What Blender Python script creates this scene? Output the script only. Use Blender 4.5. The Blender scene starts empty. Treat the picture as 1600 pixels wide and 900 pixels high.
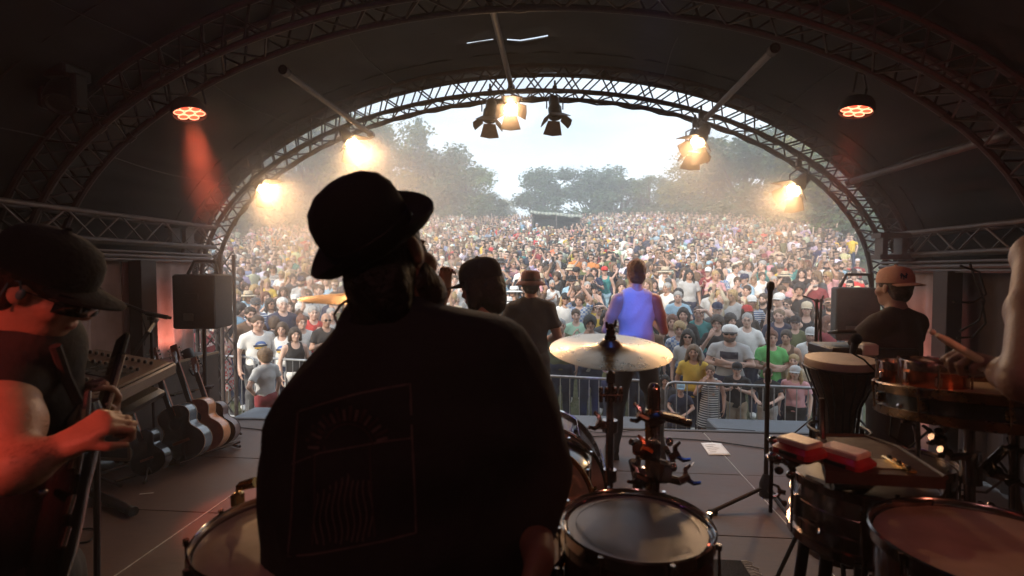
import bpy, bmesh, math, random
import numpy as np
from mathutils import Vector, Matrix, Quaternion
from mathutils.bvhtree import BVHTree
R = math.radians
rng = random.Random(7)
scene = bpy.context.scene
C = scene.collection
PI = math.pi

# ------------------------------------------------------------------ camera
CAM = Vector((0, 0, 1.70)); YAW = R(5.0); PITCH = R(-1.97); FPX = 783.0
cd = bpy.data.cameras.new('camera'); cam = bpy.data.objects.new('camera', cd); C.objects.link(cam)
cam.location = CAM; cam.rotation_euler = (PI/2 + PITCH, 0, YAW)
cd.sensor_width = 36; cd.lens = 36*FPX/1600; cd.clip_start = 0.05; cd.clip_end = 2000
cd.dof.use_dof = True; cd.dof.focus_distance = 7.0; cd.dof.aperture_fstop = 3.2
scene.camera = cam
RM = cam.rotation_euler.to_matrix()
RIGHT = RM @ Vector((1, 0, 0)); UP = RM @ Vector((0, 1, 0)); FWD = RM @ Vector((0, 0, -1))
def P(px, py, d):                       # a sight line measured in the photograph, d metres away
    return CAM + FWD*d + RIGHT*((px-800)/FPX*d) + UP*((450-py)/FPX*d)
def onZ(px, py, z=0.0):
    v = FWD + RIGHT*((px-800)/FPX) + UP*((450-py)/FPX)
    return CAM + v*((z-CAM.z)/v.z)
def onX(px, py, x):
    v = FWD + RIGHT*((px-800)/FPX) + UP*((450-py)/FPX)
    return CAM + v*((x-CAM.x)/v.x)
def onY(px, py, y):
    v = FWD + RIGHT*((px-800)/FPX) + UP*((450-py)/FPX)
    return CAM + v*((y-CAM.y)/v.y)
def proj(p):
    q = Vector(p)-CAM; d = q.dot(FWD)
    return 800+q.dot(RIGHT)/d*FPX, 450-q.dot(UP)/d*FPX, d

# ------------------------------------------------------------------ world, sun, exposure
SUN_EL, SUN_AZ = R(25), R(-148)        # soft high cloud light coming from behind the stage on the left
w = bpy.data.worlds.new('World'); scene.world = w; w.use_nodes = True
nt = w.node_tree; bg = nt.nodes['Background']
sky = nt.nodes.new('ShaderNodeTexSky'); sky.sky_type = 'NISHITA'; sky.sun_disc = False
sky.sun_elevation = SUN_EL; sky.sun_rotation = SUN_AZ; sky.air_density = 1.0; sky.dust_density = 3.0
tc = nt.nodes.new('ShaderNodeTexCoord'); mp = nt.nodes.new('ShaderNodeMapping'); mp.inputs['Scale'].default_value = (1, 1, 4)
nz = nt.nodes.new('ShaderNodeTexNoise'); nz.inputs['Scale'].default_value = 2.6; nz.inputs['Detail'].default_value = 7
rp = nt.nodes.new('ShaderNodeValToRGB'); rp.color_ramp.elements[0].position = .32; rp.color_ramp.elements[1].position = .68
rp.color_ramp.elements[0].color = (.35, .35, .35, 1); rp.color_ramp.elements[1].color = (.95, .95, .95, 1)
mx = nt.nodes.new('ShaderNodeMix'); mx.data_type = 'RGBA'; mx.inputs[7].default_value = (8.7, 9.8, 10.7, 1)
nt.links.new(tc.outputs['Generated'], mp.inputs[0]); nt.links.new(mp.outputs[0], nz.inputs[0]); nt.links.new(nz.outputs[0], rp.inputs[0])
nt.links.new(rp.outputs[0], mx.inputs[0]); nt.links.new(sky.outputs[0], mx.inputs[6]); nt.links.new(mx.outputs[2], bg.inputs[0])
bg.inputs[1].default_value = 0.096
ld = bpy.data.lights.new('sun', 'SUN'); ld.energy = 2.1; ld.angle = R(5); ld.color = (1, .90, .76)
sun = bpy.data.objects.new('sun', ld); C.objects.link(sun)
sdir = Vector((math.sin(SUN_AZ)*math.cos(SUN_EL), math.cos(SUN_AZ)*math.cos(SUN_EL), math.sin(SUN_EL)))
sun.rotation_euler = (-sdir).to_track_quat('-Z', 'Y').to_euler()
scene.view_settings.view_transform = 'Standard'; scene.view_settings.look = 'None'
scene.view_settings.exposure = 1.1; scene.view_settings.gamma = 1.0; scene.view_settings.use_curve_mapping = False
scene.cycles.volume_step_rate = 4; scene.cycles.volume_max_steps = 64; scene.cycles.volume_bounces = 1
scene.cycles.max_bounces = 6; scene.cycles.transparent_max_bounces = 12; scene.cycles.use_light_tree = True

# ------------------------------------------------------------------ materials
def rgb(h):
    h = h.lstrip('#'); c = [int(h[i:i+2], 16)/255 for i in (0, 2, 4)]
    return tuple(x/12.92 if x <= .04045 else ((x+.055)/1.055)**2.4 for x in c)
_m = {}
def mat(name, col=(.5, .5, .5), rough=.6, metal=0, var=.15, scale=8, bump=0, bscale=None, emis=None, estr=0, sheen=0, coat=0, aniso=None, spec=None):
    if name in _m: return _m[name]
    if isinstance(col, str): col = rgb(col)
    m = bpy.data.materials.new(name); m.use_nodes = True; _m[name] = m
    t = m.node_tree; b = t.nodes['Principled BSDF']
    b.inputs['Roughness'].default_value = rough; b.inputs['Metallic'].default_value = metal
    b.inputs['Base Color'].default_value = (*col, 1)
    if sheen: b.inputs['Sheen Weight'].default_value = sheen
    if coat: b.inputs['Coat Weight'].default_value = coat; b.inputs['Coat Roughness'].default_value = .12
    if spec is not None: b.inputs['Specular IOR Level'].default_value = spec
    if emis is not None:
        b.inputs['Emission Color'].default_value = (*emis, 1); b.inputs['Emission Strength'].default_value = estr
    if var or bump:
        tcn = t.nodes.new('ShaderNodeTexCoord'); n = t.nodes.new('ShaderNodeTexNoise')
        n.inputs['Scale'].default_value = scale; n.inputs['Detail'].default_value = 6; n.inputs['Roughness'].default_value = .6
        t.links.new(tcn.outputs['Object'], n.inputs[0])
        if var:
            r = t.nodes.new('ShaderNodeValToRGB'); e = r.color_ramp.elements
            e[0].position = .3; e[1].position = .72
            e[0].color = (*[c*(1-var) for c in col], 1); e[1].color = (*[min(1, c*(1+var)) for c in col], 1)
            t.links.new(n.outputs[0], r.inputs[0]); t.links.new(r.outputs[0], b.inputs['Base Color'])
            mr = t.nodes.new('ShaderNodeMapRange'); mr.inputs[3].default_value = max(0, rough-.08*(rough > .1)); mr.inputs[4].default_value = min(1, rough+.1*(rough > .1)+.02)
            t.links.new(n.outputs[0], mr.inputs[0]); t.links.new(mr.outputs[0], b.inputs['Roughness'])
        if bump:
            n2 = t.nodes.new('ShaderNodeTexNoise'); n2.inputs['Scale'].default_value = bscale or scale*3; n2.inputs['Detail'].default_value = 5
            t.links.new(tcn.outputs['Object'], n2.inputs[0])
            bp = t.nodes.new('ShaderNodeBump'); bp.inputs['Strength'].default_value = bump; bp.inputs['Distance'].default_value = .02
            t.links.new(n2.outputs[0], bp.inputs['Height']); t.links.new(bp.outputs[0], b.inputs['Normal'])
    return m

# ------------------------------------------------------------------ mesh builder
class MB:
    def __init__(s): s.v = []; s.f = []; s.m = []; s.flat = set()
    def add(s, vs, fs, mi=0):
        o = len(s.v); s.v += [tuple(v) for v in vs]; s.f += [tuple(i+o for i in f) for f in fs]; s.m += [mi]*len(fs); return s
    def box(s, lo, hi, mi=0, M=None):
        x0, y0, z0 = lo; x1, y1, z1 = hi
        vs = [Vector(p) for p in ((x0,y0,z0),(x1,y0,z0),(x1,y1,z0),(x0,y1,z0),(x0,y0,z1),(x1,y0,z1),(x1,y1,z1),(x0,y1,z1))]
        if M is not None: vs = [M @ v for v in vs]
        return s.add(vs, [(0,3,2,1),(4,5,6,7),(0,1,5,4),(1,2,6,5),(2,3,7,6),(3,0,4,7)], mi)
    def cbox(s, c, size, M=None, mi=0, bev=0):
        hx, hy, hz = [a/2 for a in size]; T = Matrix.Translation(Vector(c)) @ (M.to_4x4() if M is not None else Matrix())
        if bev:
            b = bev; rings = []
            for z, k in ((-hz, b), (-hz+b, 0), (hz-b, 0), (hz, b)):
                X, Y = hx-k, hy-k
                c2 = b*.7
                rings.append([T @ Vector(p) for p in ((-X+c2,-Y,z),(X-c2,-Y,z),(X,-Y+c2,z),(X,Y-c2,z),(X-c2,Y,z),(-X+c2,Y,z),(-X,Y-c2,z),(-X,-Y+c2,z))])
            f0 = len(s.f); s.loft(rings, mi, True); s.flat |= {f0+8+i for i in range(8)} | {len(s.f)-2, len(s.f)-1}; return s
        return s.box((-hx,-hy,-hz), (hx,hy,hz), mi, T)
    def loft(s, rings, mi=0, cap=True, closed=True):
        n = len(rings[0]); o = len(s.v)
        for r in rings: s.v += [tuple(p) for p in r]
        for i in range(len(rings)-1):
            for j in range(n if closed else n-1):
                a, b = o+i*n+j, o+i*n+(j+1) % n
                s.f.append((a, b, b+n, a+n)); s.m.append(mi)
        if cap and closed:
            s.f.append(tuple(o+j for j in range(n-1, -1, -1))); s.m.append(mi)
            s.f.append(tuple(o+(len(rings)-1)*n+j for j in range(n))); s.m.append(mi)
        return s
    def tube(s, pts, r, n=8, mi=0, cap=True):
        pts = [Vector(p) for p in pts]; rr = r if isinstance(r, (list, tuple)) else [r]*len(pts)
        rings = []; up = None
        for i, p in enumerate(pts):
            t = (pts[min(i+1, len(pts)-1)]-pts[max(i-1, 0)])
            if t.length < 1e-9: t = Vector((0, 0, 1))
            t.normalize()
            if up is None: up = t.orthogonal().normalized()
            up = (up - t*up.dot(t)); up = up.normalized() if up.length > 1e-6 else t.orthogonal().normalized()
            sd = t.cross(up)
            rings.append([p+(up*math.cos(a)+sd*math.sin(a))*rr[i] for a in [2*PI*k/n for k in range(n)]])
        return s.loft(rings, mi, cap)
    def lathe(s, prof, c=(0,0,0), ax=(0,0,1), n=32, mi=0, xd=None, sx=1, sy=1):
        ax = Vector(ax).normalized(); x = Vector(xd) if xd is not None else ax.orthogonal()
        x = (x-ax*x.dot(ax)).normalized(); y = ax.cross(x); c = Vector(c); rings = []
        for r, h in prof:
            rings.append([c+ax*h+x*(r*sx*math.cos(2*PI*k/n))+y*(r*sy*math.sin(2*PI*k/n)) for k in range(n)])
        return s.loft(rings, mi, True)
    def torus(s, c, ax, Rr, r, n=40, m=8, mi=0, sq=1.0):
        ax = Vector(ax).normalized(); x = ax.orthogonal().normalized(); y = ax.cross(x); c = Vector(c); o = len(s.v)
        for i in range(n):
            a = 2*PI*i/n; d = x*math.cos(a)+y*math.sin(a)
            for j in range(m):
                b = 2*PI*j/m; s.v.append(tuple(c+d*(Rr+r*math.cos(b))+ax*(r*sq*math.sin(b))))
        for i in range(n):
            for j in range(m):
                s.f.append((o+i*m+j, o+((i+1) % n)*m+j, o+((i+1) % n)*m+(j+1) % m, o+i*m+(j+1) % m)); s.m.append(mi)
        return s
    def ell(s, c, rad, M=None, n=16, m=10, mi=0):
        c = Vector(c); rings = []
        for i in range(m+1):
            t = PI*i/m; t = min(max(t, .02), PI-.02)
            ring = []
            for k in range(n):
                a = 2*PI*k/n; v = Vector((rad[0]*math.sin(t)*math.cos(a), rad[1]*math.sin(t)*math.sin(a), -rad[2]*math.cos(t)))
                ring.append(c+(M @ v if M is not None else v))
            rings.append(ring)
        return s.loft(rings, mi, True)
    def mesh(s, name, mats, off=None, smooth=True, ang=40):
        me = bpy.data.meshes.new(name)
        v = s.v if off is None else [(p[0]-off[0], p[1]-off[1], p[2]-off[2]) for p in s.v]
        me.from_pydata(v, [], s.f)
        for m in (mats if isinstance(mats, (list, tuple)) else [mats]): me.materials.append(m)
        me.polygons.foreach_set('material_index', s.m)
        if smooth:
            me.polygons.foreach_set('use_smooth', [i not in s.flat for i in range(len(s.f))])
            try: me.set_sharp_from_angle(angle=R(ang))
            except Exception: pass
            for i in s.flat: me.polygons[i].use_smooth = False
        me.update(); return me
def orient(zdir, xdir=None):
    z = Vector(zdir).normalized(); x = Vector(xdir) if xdir is not None else z.orthogonal()
    x = (x-z*x.dot(z)).normalized(); y = z.cross(x)
    return Matrix((x, y, z)).transposed()

_loc = {}
def thing(name, label, cat, loc=(0,0,0), rz=0, group=None):
    o = bpy.data.objects.new(name, None); C.objects.link(o); o.empty_display_size = .1
    o.location = loc; o.rotation_euler = (0, 0, rz); o['label'] = label; o['category'] = cat
    if group: o['group'] = group
    _loc[o] = Vector(loc); return o
def tag(o, label, cat, group=None):
    o['label'] = label; o['category'] = cat
    if group: o['group'] = group
    return o
def wloc(o):
    v = Vector((0,0,0))
    while o is not None: v = v + o.location; o = o.parent
    return v
def link(name, me, parent=None, loc=(0,0,0)):
    o = bpy.data.objects.new(name, me); C.objects.link(o); o.location = loc
    if parent is not None: o.parent = parent
    return o
def part(name, mb, mats, parent, world=True, label=None, smooth=True, ang=40):
    """one mesh object; world=True: the builder's points are world points"""
    off = wloc(parent) if (world and parent is not None) else None
    o = link(name, mb.mesh(name, mats, off, smooth, ang), parent)
    if label: o['label'] = label
    return o
def single(name, mb, mats, label, cat, loc, group=None, smooth=True):
    o = link(name, mb.mesh(name, mats, Vector(loc), smooth), None, loc); return tag(o, label, cat, group)
def struct(name, mb, mats, parent=None, kind='structure', smooth=True):
    o = link(name, mb.mesh(name, mats, None, smooth), parent)
    if parent is None: o['kind'] = kind
    return o

# ------------------------------------------------------------------ smooth-union fields -> one continuous skin (surface nets)
class Field:
    def __init__(s, lo, hi, h):
        s.lo = np.array(lo, np.float32); s.h = h
        n = np.ceil((np.array(hi)-s.lo)/h).astype(int)+1; s.n = n
        s.ax = [s.lo[i]+h*np.arange(n[i], dtype=np.float32) for i in range(3)]
        s.F = np.full(n, 9.0, np.float32)
    def _sub(s, c, rad):
        sl = []
        for i in range(3):
            a = int(math.floor((c[i]-rad[i]-s.lo[i])/s.h)); b = int(math.ceil((c[i]+rad[i]-s.lo[i])/s.h))+1
            a = max(0, a); b = min(int(s.n[i]), b)
            if b <= a: return None
            sl.append(slice(a, b))
        return tuple(sl)
    def _put(s, sl, d, k, sub=False):
        A = s.F[sl]
        if sub:
            d = -d; hh = np.clip(.5-.5*(d-A)/k, 0, 1) if False else None
            s.F[sl] = _smax(A, d, k)
        else: s.F[sl] = _smin(A, d, k)
    def _grid(s, sl): return (s.ax[0][sl[0]][:, None, None], s.ax[1][sl[1]][None, :, None], s.ax[2][sl[2]][None, None, :])
    def cone(s, a, b, ra, rb, k=.02, sub=False, flat=None):
        a = np.array(a, np.float32); b = np.array(b, np.float32); m = max(ra, rb)+k+3*s.h
        c = (a+b)/2; sl = s._sub(c, np.abs(b-a)/2+m)
        if sl is None: return s
        X, Y, Z = s._grid(sl); d = b-a; L2 = float(d@d)+1e-12
        px, py, pz = X-a[0], Y-a[1], Z-a[2]
        t = np.clip((px*d[0]+py*d[1]+pz*d[2])/L2, 0, 1)
        qx, qy, qz = px-t*d[0], py-t*d[1], pz-t*d[2]
        if flat is not None:      # squash: flat=(axis vec, factor>1 makes it thinner along axis)
            f = np.array(flat[0], np.float32); f /= np.linalg.norm(f); e = (qx*f[0]+qy*f[1]+qz*f[2])*(flat[1]-1)
            qx, qy, qz = qx+e*f[0], qy+e*f[1], qz+e*f[2]
        D = np.sqrt(qx*qx+qy*qy+qz*qz)-(ra+t*(rb-ra))
        s._put(sl, D, k, sub); return s
    def ell(s, c, rad, M=None, k=.02, sub=False):
        c = np.array(c, np.float32); rad = np.array(rad, np.float32); m = float(rad.max())+k+3*s.h
        sl = s._sub(c, [m]*3)
        if sl is None: return s
        X, Y, Z = s._grid(sl); px, py, pz = X-c[0], Y-c[1], Z-c[2]
        if M is not None:
            A = np.array(M, np.float32)   # columns are local axes
            px, py, pz = (px*A[0,0]+py*A[1,0]+pz*A[2,0], px*A[0,1]+py*A[1,1]+pz*A[2,1], px*A[0,2]+py*A[1,2]+pz*A[2,2])
        k0 = np.sqrt((px/rad[0])**2+(py/rad[1])**2+(pz/rad[2])**2)
        k1 = np.sqrt((px/rad[0]**2)**2+(py/rad[1]**2)**2+(pz/rad[2]**2)**2)+1e-6
        D = k0*(k0-1)/k1
        s._put(sl, D, k, sub); return s
    def cut(s, p, nrm, k=.006):
        """keep the side the normal points away from"""
        X, Y, Z = s.ax[0][:, None, None], s.ax[1][None, :, None], s.ax[2][None, None, :]
        n = Vector(nrm).normalized(); D = (X-p[0])*n[0]+(Y-p[1])*n[1]+(Z-p[2])*n[2]
        s.F = _smax(s.F, D, k); return s
    def wave(s, amp, fr=(18, 14, 9), seed=0, zlo=None):
        X, Y, Z = s.ax[0][:, None, None], s.ax[1][None, :, None], s.ax[2][None, None, :]
        r = random.Random(seed)
        for i in range(4):
            a = [r.uniform(-1, 1)*f*(1+.6*i) for f in fr]; ph = r.uniform(0, 6)
            w = np.sin(X*a[0]+Y*a[1]+Z*a[2]+ph+1.5*np.sin(Z*fr[2]*.7+X*5+ph))
            s.F = s.F + amp/(1+.5*i)*w
        return s
    def mesh(s, name, m=None, off=None, smooth_it=1):
        F = s.F; F[0] = F[-1] = 1; F[:, 0] = F[:, -1] = 1; F[:, :, 0] = F[:, :, -1] = 1
        S = F < 0; nx, ny, nz = F.shape
        c8 = [S[i:nx-1+i, j:ny-1+j, k:nz-1+k] for i in (0,1) for j in (0,1) for k in (0,1)]
        cnt = sum(c.astype(np.int8) for c in c8); act = (cnt > 0) & (cnt < 8)
        I = np.argwhere(act); N = len(I)
        if N == 0: return bpy.data.meshes.new(name)
        idx = np.full(act.shape, -1, np.int32); idx[act] = np.arange(N)
        acc = np.zeros((N, 3), np.float32); w = np.zeros((N, 1), np.float32)
        cor = [(i, j, k) for i in (0,1) for j in (0,1) for k in (0,1)]
        V8 = {c: F[I[:,0]+c[0], I[:,1]+c[1], I[:,2]+c[2]] for c in cor}
        for a in cor:
            for d in range(3):
                if a[d] == 0:
                    b = list(a); b[d] = 1; b = tuple(b); fa, fb = V8[a], V8[b]
                    cr = (fa < 0) != (fb < 0); t = np.where(cr, fa/(fa-fb+1e-12), 0)
                    p = np.array(a, np.float32)[None, :].repeat(N, 0); p[:, d] += t
                    acc += p*cr[:, None]; w += cr[:, None]
        co = (I+acc/np.maximum(w, 1))*s.h+s.lo
        quads = []
        for d in range(3):
            o = [0,0,0]; o[d] = 1; e1, e2 = [(1,2),(2,0),(0,1)][d]
            A = S[:nx-o[0], :ny-o[1], :nz-o[2]]; B = S[o[0]:, o[1]:, o[2]:]
            E = np.argwhere(A != B); fl = A[E[:,0], E[:,1], E[:,2]]
            def cell(da, db):
                q = E.copy(); q[:, e1] -= da; q[:, e2] -= db; return idx[q[:,0].clip(0, nx-2), q[:,1].clip(0, ny-2), q[:,2].clip(0, nz-2)]
            q = np.stack([cell(0,0), cell(1,0), cell(1,1), cell(0,1)], 1)
            q[~fl] = q[~fl][:, ::-1]; quads.append(q)
        Q = np.concatenate(quads); Q = Q[(Q >= 0).all(1)]
        for _ in range(smooth_it):      # light laplacian along quad edges
            sm = np.zeros_like(co); ct = np.zeros((N, 1), np.float32)
            for a, b in ((0,1),(1,2),(2,3),(3,0)):
                np.add.at(sm, Q[:, a], co[Q[:, b]]); np.add.at(ct, Q[:, a], 1)
                np.add.at(sm, Q[:, b], co[Q[:, a]]); np.add.at(ct, Q[:, b], 1)
            co = co*.5+.5*sm/np.maximum(ct, 1)
        if off is not None: co = co-np.array(off, np.float32)
        me = bpy.data.meshes.new(name)
        me.vertices.add(N); me.vertices.foreach_set('co', co.astype(np.float32).ravel())
        me.loops.add(len(Q)*4); me.loops.foreach_set('vertex_index', Q.astype(np.int32).ravel())
        me.polygons.add(len(Q)); me.polygons.foreach_set('loop_start', np.arange(0, len(Q)*4, 4, dtype=np.int32))
        try: me.polygons.foreach_set('loop_total', np.full(len(Q), 4, dtype=np.int32))
        except Exception: pass
        me.polygons.foreach_set('use_smooth', np.ones(len(Q), bool))
        me.update(calc_edges=True)
        if m is not None:
            for x in (m if isinstance(m, (list, tuple)) else [m]): me.materials.append(x)
        me['n'] = N
        return me
def _smin(a, b, k):
    h = np.clip(.5+.5*(b-a)/k, 0, 1); return b+(a-b)*h-k*h*(1-h)
def _smax(a, b, k):
    h = np.clip(.5-.5*(b-a)/k, 0, 1); return b+(a-b)*h+k*h*(1-h)

# ================================================================== STAGE STRUCTURE
SX = -0.35                                  # centre line of the stage
EDGE = 5.42                                 # front edge of the stage
ARCH1, ARCH2, ARCH3 = 5.55, 3.55, 1.25
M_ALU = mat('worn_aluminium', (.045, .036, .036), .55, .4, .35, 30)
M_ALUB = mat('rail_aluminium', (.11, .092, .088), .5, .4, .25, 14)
M_BLACK = mat('black_paint', (.018, .018, .019), .5, 0, .3, 20)
M_BLKP = mat('black_plastic', (.022, .022, .024), .38, 0, .3, 40, .1)
M_TARP = mat('roof_tarp', (.006, .006, .008), .7, 0, .35, 1.5, .35, 5)
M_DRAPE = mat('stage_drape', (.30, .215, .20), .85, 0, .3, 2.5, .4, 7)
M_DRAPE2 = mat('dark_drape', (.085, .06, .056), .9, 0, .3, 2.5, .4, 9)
M_STEEL = mat('galvanised_steel', (.42, .43, .45), .4, .8, .2, 30)
M_CHROME = mat('chrome', (.62, .6, .6), .12, 1, .08, 12)
M_DCHROME = mat('smoked_chrome', (.3, .27, .27), .16, 1, .2, 12)
M_BRASS = mat('brass', (.55, .36, .15), .25, 1, .2, 12)
M_RUB = mat('rubber', (.02, .02, .02), .8, 0, .2, 20)

def deck_mat():
    m = mat('stage_plywood', (.15, .105, .09), .42, 0, .0, 3)
    t = m.node_tree; b = t.nodes['Principled BSDF']
    tcn = t.nodes.new('ShaderNodeNewGeometry')
    n1 = t.nodes.new('ShaderNodeTexNoise'); n1.inputs['Scale'].default_value = 1.3; n1.inputs['Detail'].default_value = 9; n1.inputs['Roughness'].default_value = .7
    mp = t.nodes.new('ShaderNodeMapping'); mp.inputs['Scale'].default_value = (3, 45, 1)
    n2 = t.nodes.new('ShaderNodeTexNoise'); n2.inputs['Scale'].default_value = 2.5; n2.inputs['Detail'].default_value = 5
    n3 = t.nodes.new('ShaderNodeTexNoise'); n3.inputs['Scale'].default_value = 22; n3.inputs['Detail'].default_value = 4
    t.links.new(tcn.outputs['Position'], n1.inputs[0]); t.links.new(tcn.outputs['Position'], mp.inputs[0]); t.links.new(mp.outputs[0], n2.inputs[0]); t.links.new(tcn.outputs['Position'], n3.inputs[0])
    r1 = t.nodes.new('ShaderNodeValToRGB'); e = r1.color_ramp.elements; e[0].position = .3; e[1].position = .75
    e[0].color = (.052, .026, .019, 1); e[1].color = (.115, .058, .043, 1)
    t.links.new(n1.outputs[0], r1.inputs[0])
    mxx = t.nodes.new('ShaderNodeMix'); mxx.data_type = 'RGBA'; mxx.blend_type = 'MULTIPLY'; mxx.inputs[0].default_value = .7
    r2 = t.nodes.new('ShaderNodeValToRGB'); r2.color_ramp.elements[0].position = .35; r2.color_ramp.elements[1].position = .65
    r2.color_ramp.elements[0].color = (.55, .55, .55, 1); r2.color_ramp.elements[1].color = (1, 1, 1, 1)
    t.links.new(n2.outputs[0], r2.inputs[0]); t.links.new(r1.outputs[0], mxx.inputs[6]); t.links.new(r2.outputs[0], mxx.inputs[7])
    t.links.new(mxx.outputs[2], b.inputs['Base Color'])
    mr = t.nodes.new('ShaderNodeMapRange'); mr.inputs[1].default_value = .3; mr.inputs[2].default_value = .7; mr.inputs[3].default_value = .45; mr.inputs[4].default_value = .62
    t.links.new(n1.outputs[0], mr.inputs[0]); t.links.new(mr.outputs[0], b.inputs['Roughness'])
    bp = t.nodes.new('ShaderNodeBump'); bp.inputs['Strength'].default_value = .25; bp.inputs['Distance'].default_value = .004
    t.links.new(n3.outputs[0], bp.inputs['Height']); t.links.new(bp.outputs[0], b.inputs['Normal'])
    return m
M_DECK = deck_mat()

# stage deck: 2 x 1 m plates with alloy edges, each a piece
fl = struct('stage_floor', MB().box((-4.45, -1.75, -.16), (3.6, EDGE-.03, -.028)), M_BLACK)
pm = {}
for xi, x0 in enumerate((-4.45, -2.445, -.445, 1.55)):
    x1 = (-2.445, -.445, 1.55, 3.6)[xi]
    for yi in range(7):
        y1 = 5.27-yi*1.0+.12 if yi == 0 else 5.27-yi*1.0; y0 = 5.27-(yi+1)*1.0
        key = (round(x1-x0, 3), round(y1-y0, 3))
        if key not in pm:
            W, D = key
            b = MB().cbox((0, 0, -.012), (W-.012, D-.010, .024), bev=.002)
            pm[key] = b.mesh('floor_panel', M_DECK)
        o = link('floor_panel', pm[key], fl, ((x0+x1)/2, (y0+y1)/2, rng.uniform(-.0012, .0012)))
b = MB()
for x in (-4.45, -2.445, -.445, 1.55, 3.6): b.box((x-.003, -1.7, -.026), (x+.003, EDGE-.06, .0016))
struct('floor_edge_strip', b, mat('pale_edge_strip', (.5, .46, .42), .4, .4, .3, 20), fl)
struct('floor_front_edge', MB().cbox((SX-.08, EDGE, -.04), (8.05, .05, .1), bev=.006), mat('dark_edge', (.05, .045, .05), .45, .3), fl)
# skirt below the deck
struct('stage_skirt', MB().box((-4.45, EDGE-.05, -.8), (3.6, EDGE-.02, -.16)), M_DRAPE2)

# arch trusses
def ell_pt(a, b, t, y): return Vector((SX+a*math.cos(t), y, 1.55+b*math.sin(t)))
def arch(Y, label, t0=0.02, n=56, D=.27):
    root = thing('arch_truss', label, 'truss', (SX, Y, 0), group='curved roof trusses')
    ts = [t0+(PI-2*t0)*i/n for i in range(n+1)]
    for (da, dy) in ((0, 0), (0, D), (D, 0), (D, D)):
        b = MB().tube([ell_pt(3.8+da, 2.12+da, t, Y+dy) for t in ts], .025, 8)
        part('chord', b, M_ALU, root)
    m = 58; tt = [t0+(PI-2*t0)*i/m for i in range(m+1)]
    faces = (((0,0),(D,0)), ((0,D),(D,D)), ((0,0),(0,D)), ((D,0),(D,D)))
    for (p, q) in faces:
        b = MB()
        for i in range(m):
            A = ell_pt(3.8+p[0], 2.12+p[0], tt[i], Y+p[1]); A2 = ell_pt(3.8+p[0], 2.12+p[0], tt[i+1], Y+p[1])
            B = ell_pt(3.8+q[0], 2.12+q[0], tt[i], Y+q[1]); B2 = ell_pt(3.8+q[0], 2.12+q[0], tt[i+1], Y+q[1])
            if i % 2 == 0: b.tube([A, B2], .009, 5); 
            else: b.tube([B, A2], .009, 5)
            if p[1] == q[1] and i % 2 == 0: b.tube([B, A2], .009, 5)
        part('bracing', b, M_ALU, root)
    for sx in (-1, 1):           # straight legs down to the deck
        b = MB()
        for (da, dy) in ((0,0),(0,D),(D,0),(D,D)):
            x = SX+sx*(3.8+da); b.tube([(x, Y+dy, 0 if Y < EDGE-.3 else -.8), (x, Y+dy, 1.6)], .025, 8)
        z = 0; k = 0
        while z < 1.5:
            for dy in (0, D):
                xa, xb = SX+sx*3.8, SX+sx*(3.8+D)
                b.tube([(xa if k % 2 else xb, Y+dy, z), (xb if k % 2 else xa, Y+dy, z+.25)], .009, 5)
            for da in (0, D):
                x = SX+sx*(3.8+da); b.tube([(x, Y if k % 2 else Y+D, z), (x, Y+D if k % 2 else Y, z+.25)], .009, 5)
            z += .25; k += 1
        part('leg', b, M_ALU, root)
    # spigot couplings
    for t in (.62, PI/2-.02, PI-.62):
        for (da, dy) in ((0, 0), (0, D), (D, 0), (D, D)):
            a, c = ell_pt(3.8+da, 2.12+da, t-.012, Y+dy), ell_pt(3.8+da, 2.12+da, t+.012, Y+dy)
            part('coupling', MB().tube([a, c], .034, 8), M_ALU, root)
    return root
arch_front = arch(ARCH1, 'curved lattice truss framing the open front of the stage, hung with warm lamps')
arch(ARCH2, 'curved lattice truss inside the dark stage roof, its chords catching red light')
arch(ARCH3, 'curved lattice truss nearest the camera overhead, mostly above the view')

r_ = random.Random(4)
for k_, (rad, dy) in enumerate(((3.79, -.03), (3.84, .12), (3.78, .25))):
    part('cable_run', MB().tube([ell_pt(rad-.02*abs(math.sin(i*.9+k_)), 2.12+rad-3.8-.02*abs(math.sin(i*.9+k_)), .3+2.5*i/90, ARCH1+dy+.015*math.sin(i*1.7)) for i in range(91)], .010, 5), M_RUB, arch_front)
for px_ in (700, 742, 840, 905, 1010, 640):
    q = onY(px_, 150, ARCH1); tq = math.acos(max(-1, min(1, (q.x-SX)/3.8))); q = ell_pt(3.78, 2.10, tq, ARCH1); rr_ = r_.uniform(.04, .08)
    part('cable_loop', MB().tube([q+Vector((rr_*1.3*math.sin(a), 0, -rr_*.6+rr_*.7*math.cos(a))) for a in [2*PI*i/12 for i in range(13)]], .007, 5), M_RUB, arch_front)
# purlins between the arches
def purlin(px, py, label, y0=ARCH2+.2, y1=ARCH1+.1, r=.027):
    e = onY(px, py, y1); root = thing('roof_pole', label, 'pole', (e.x, y0, e.z), group='poles joining the roof arches')
    part('tube', MB().tube([(e.x, y0, e.z), (e.x, y1, e.z)], r, 12), M_ALUB, root)
    for y in (y0+.03, y1-.05): part('clamp', MB().tube([(e.x, y-.03, e.z), (e.x, y+.03, e.z)], r+.012, 10), M_ALU, root)
purlin(340, 278, 'long grey roof pole sloping down to the lamp glow on the left arch', y0=3.4)
purlin(582, 212, 'grey roof pole running down to the arch beside the glowing lamp over the trees')
purlin(800, 140, 'roof pole at the top middle of the arch above the central lamps')
purlin(1092, 196, 'grey roof pole running down to the arch above the right barn door lamp')
purlin(1325, 285, 'thick pale roof pole sloping across the dark roof on the right', y0=2.9, r=.032)

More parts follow.
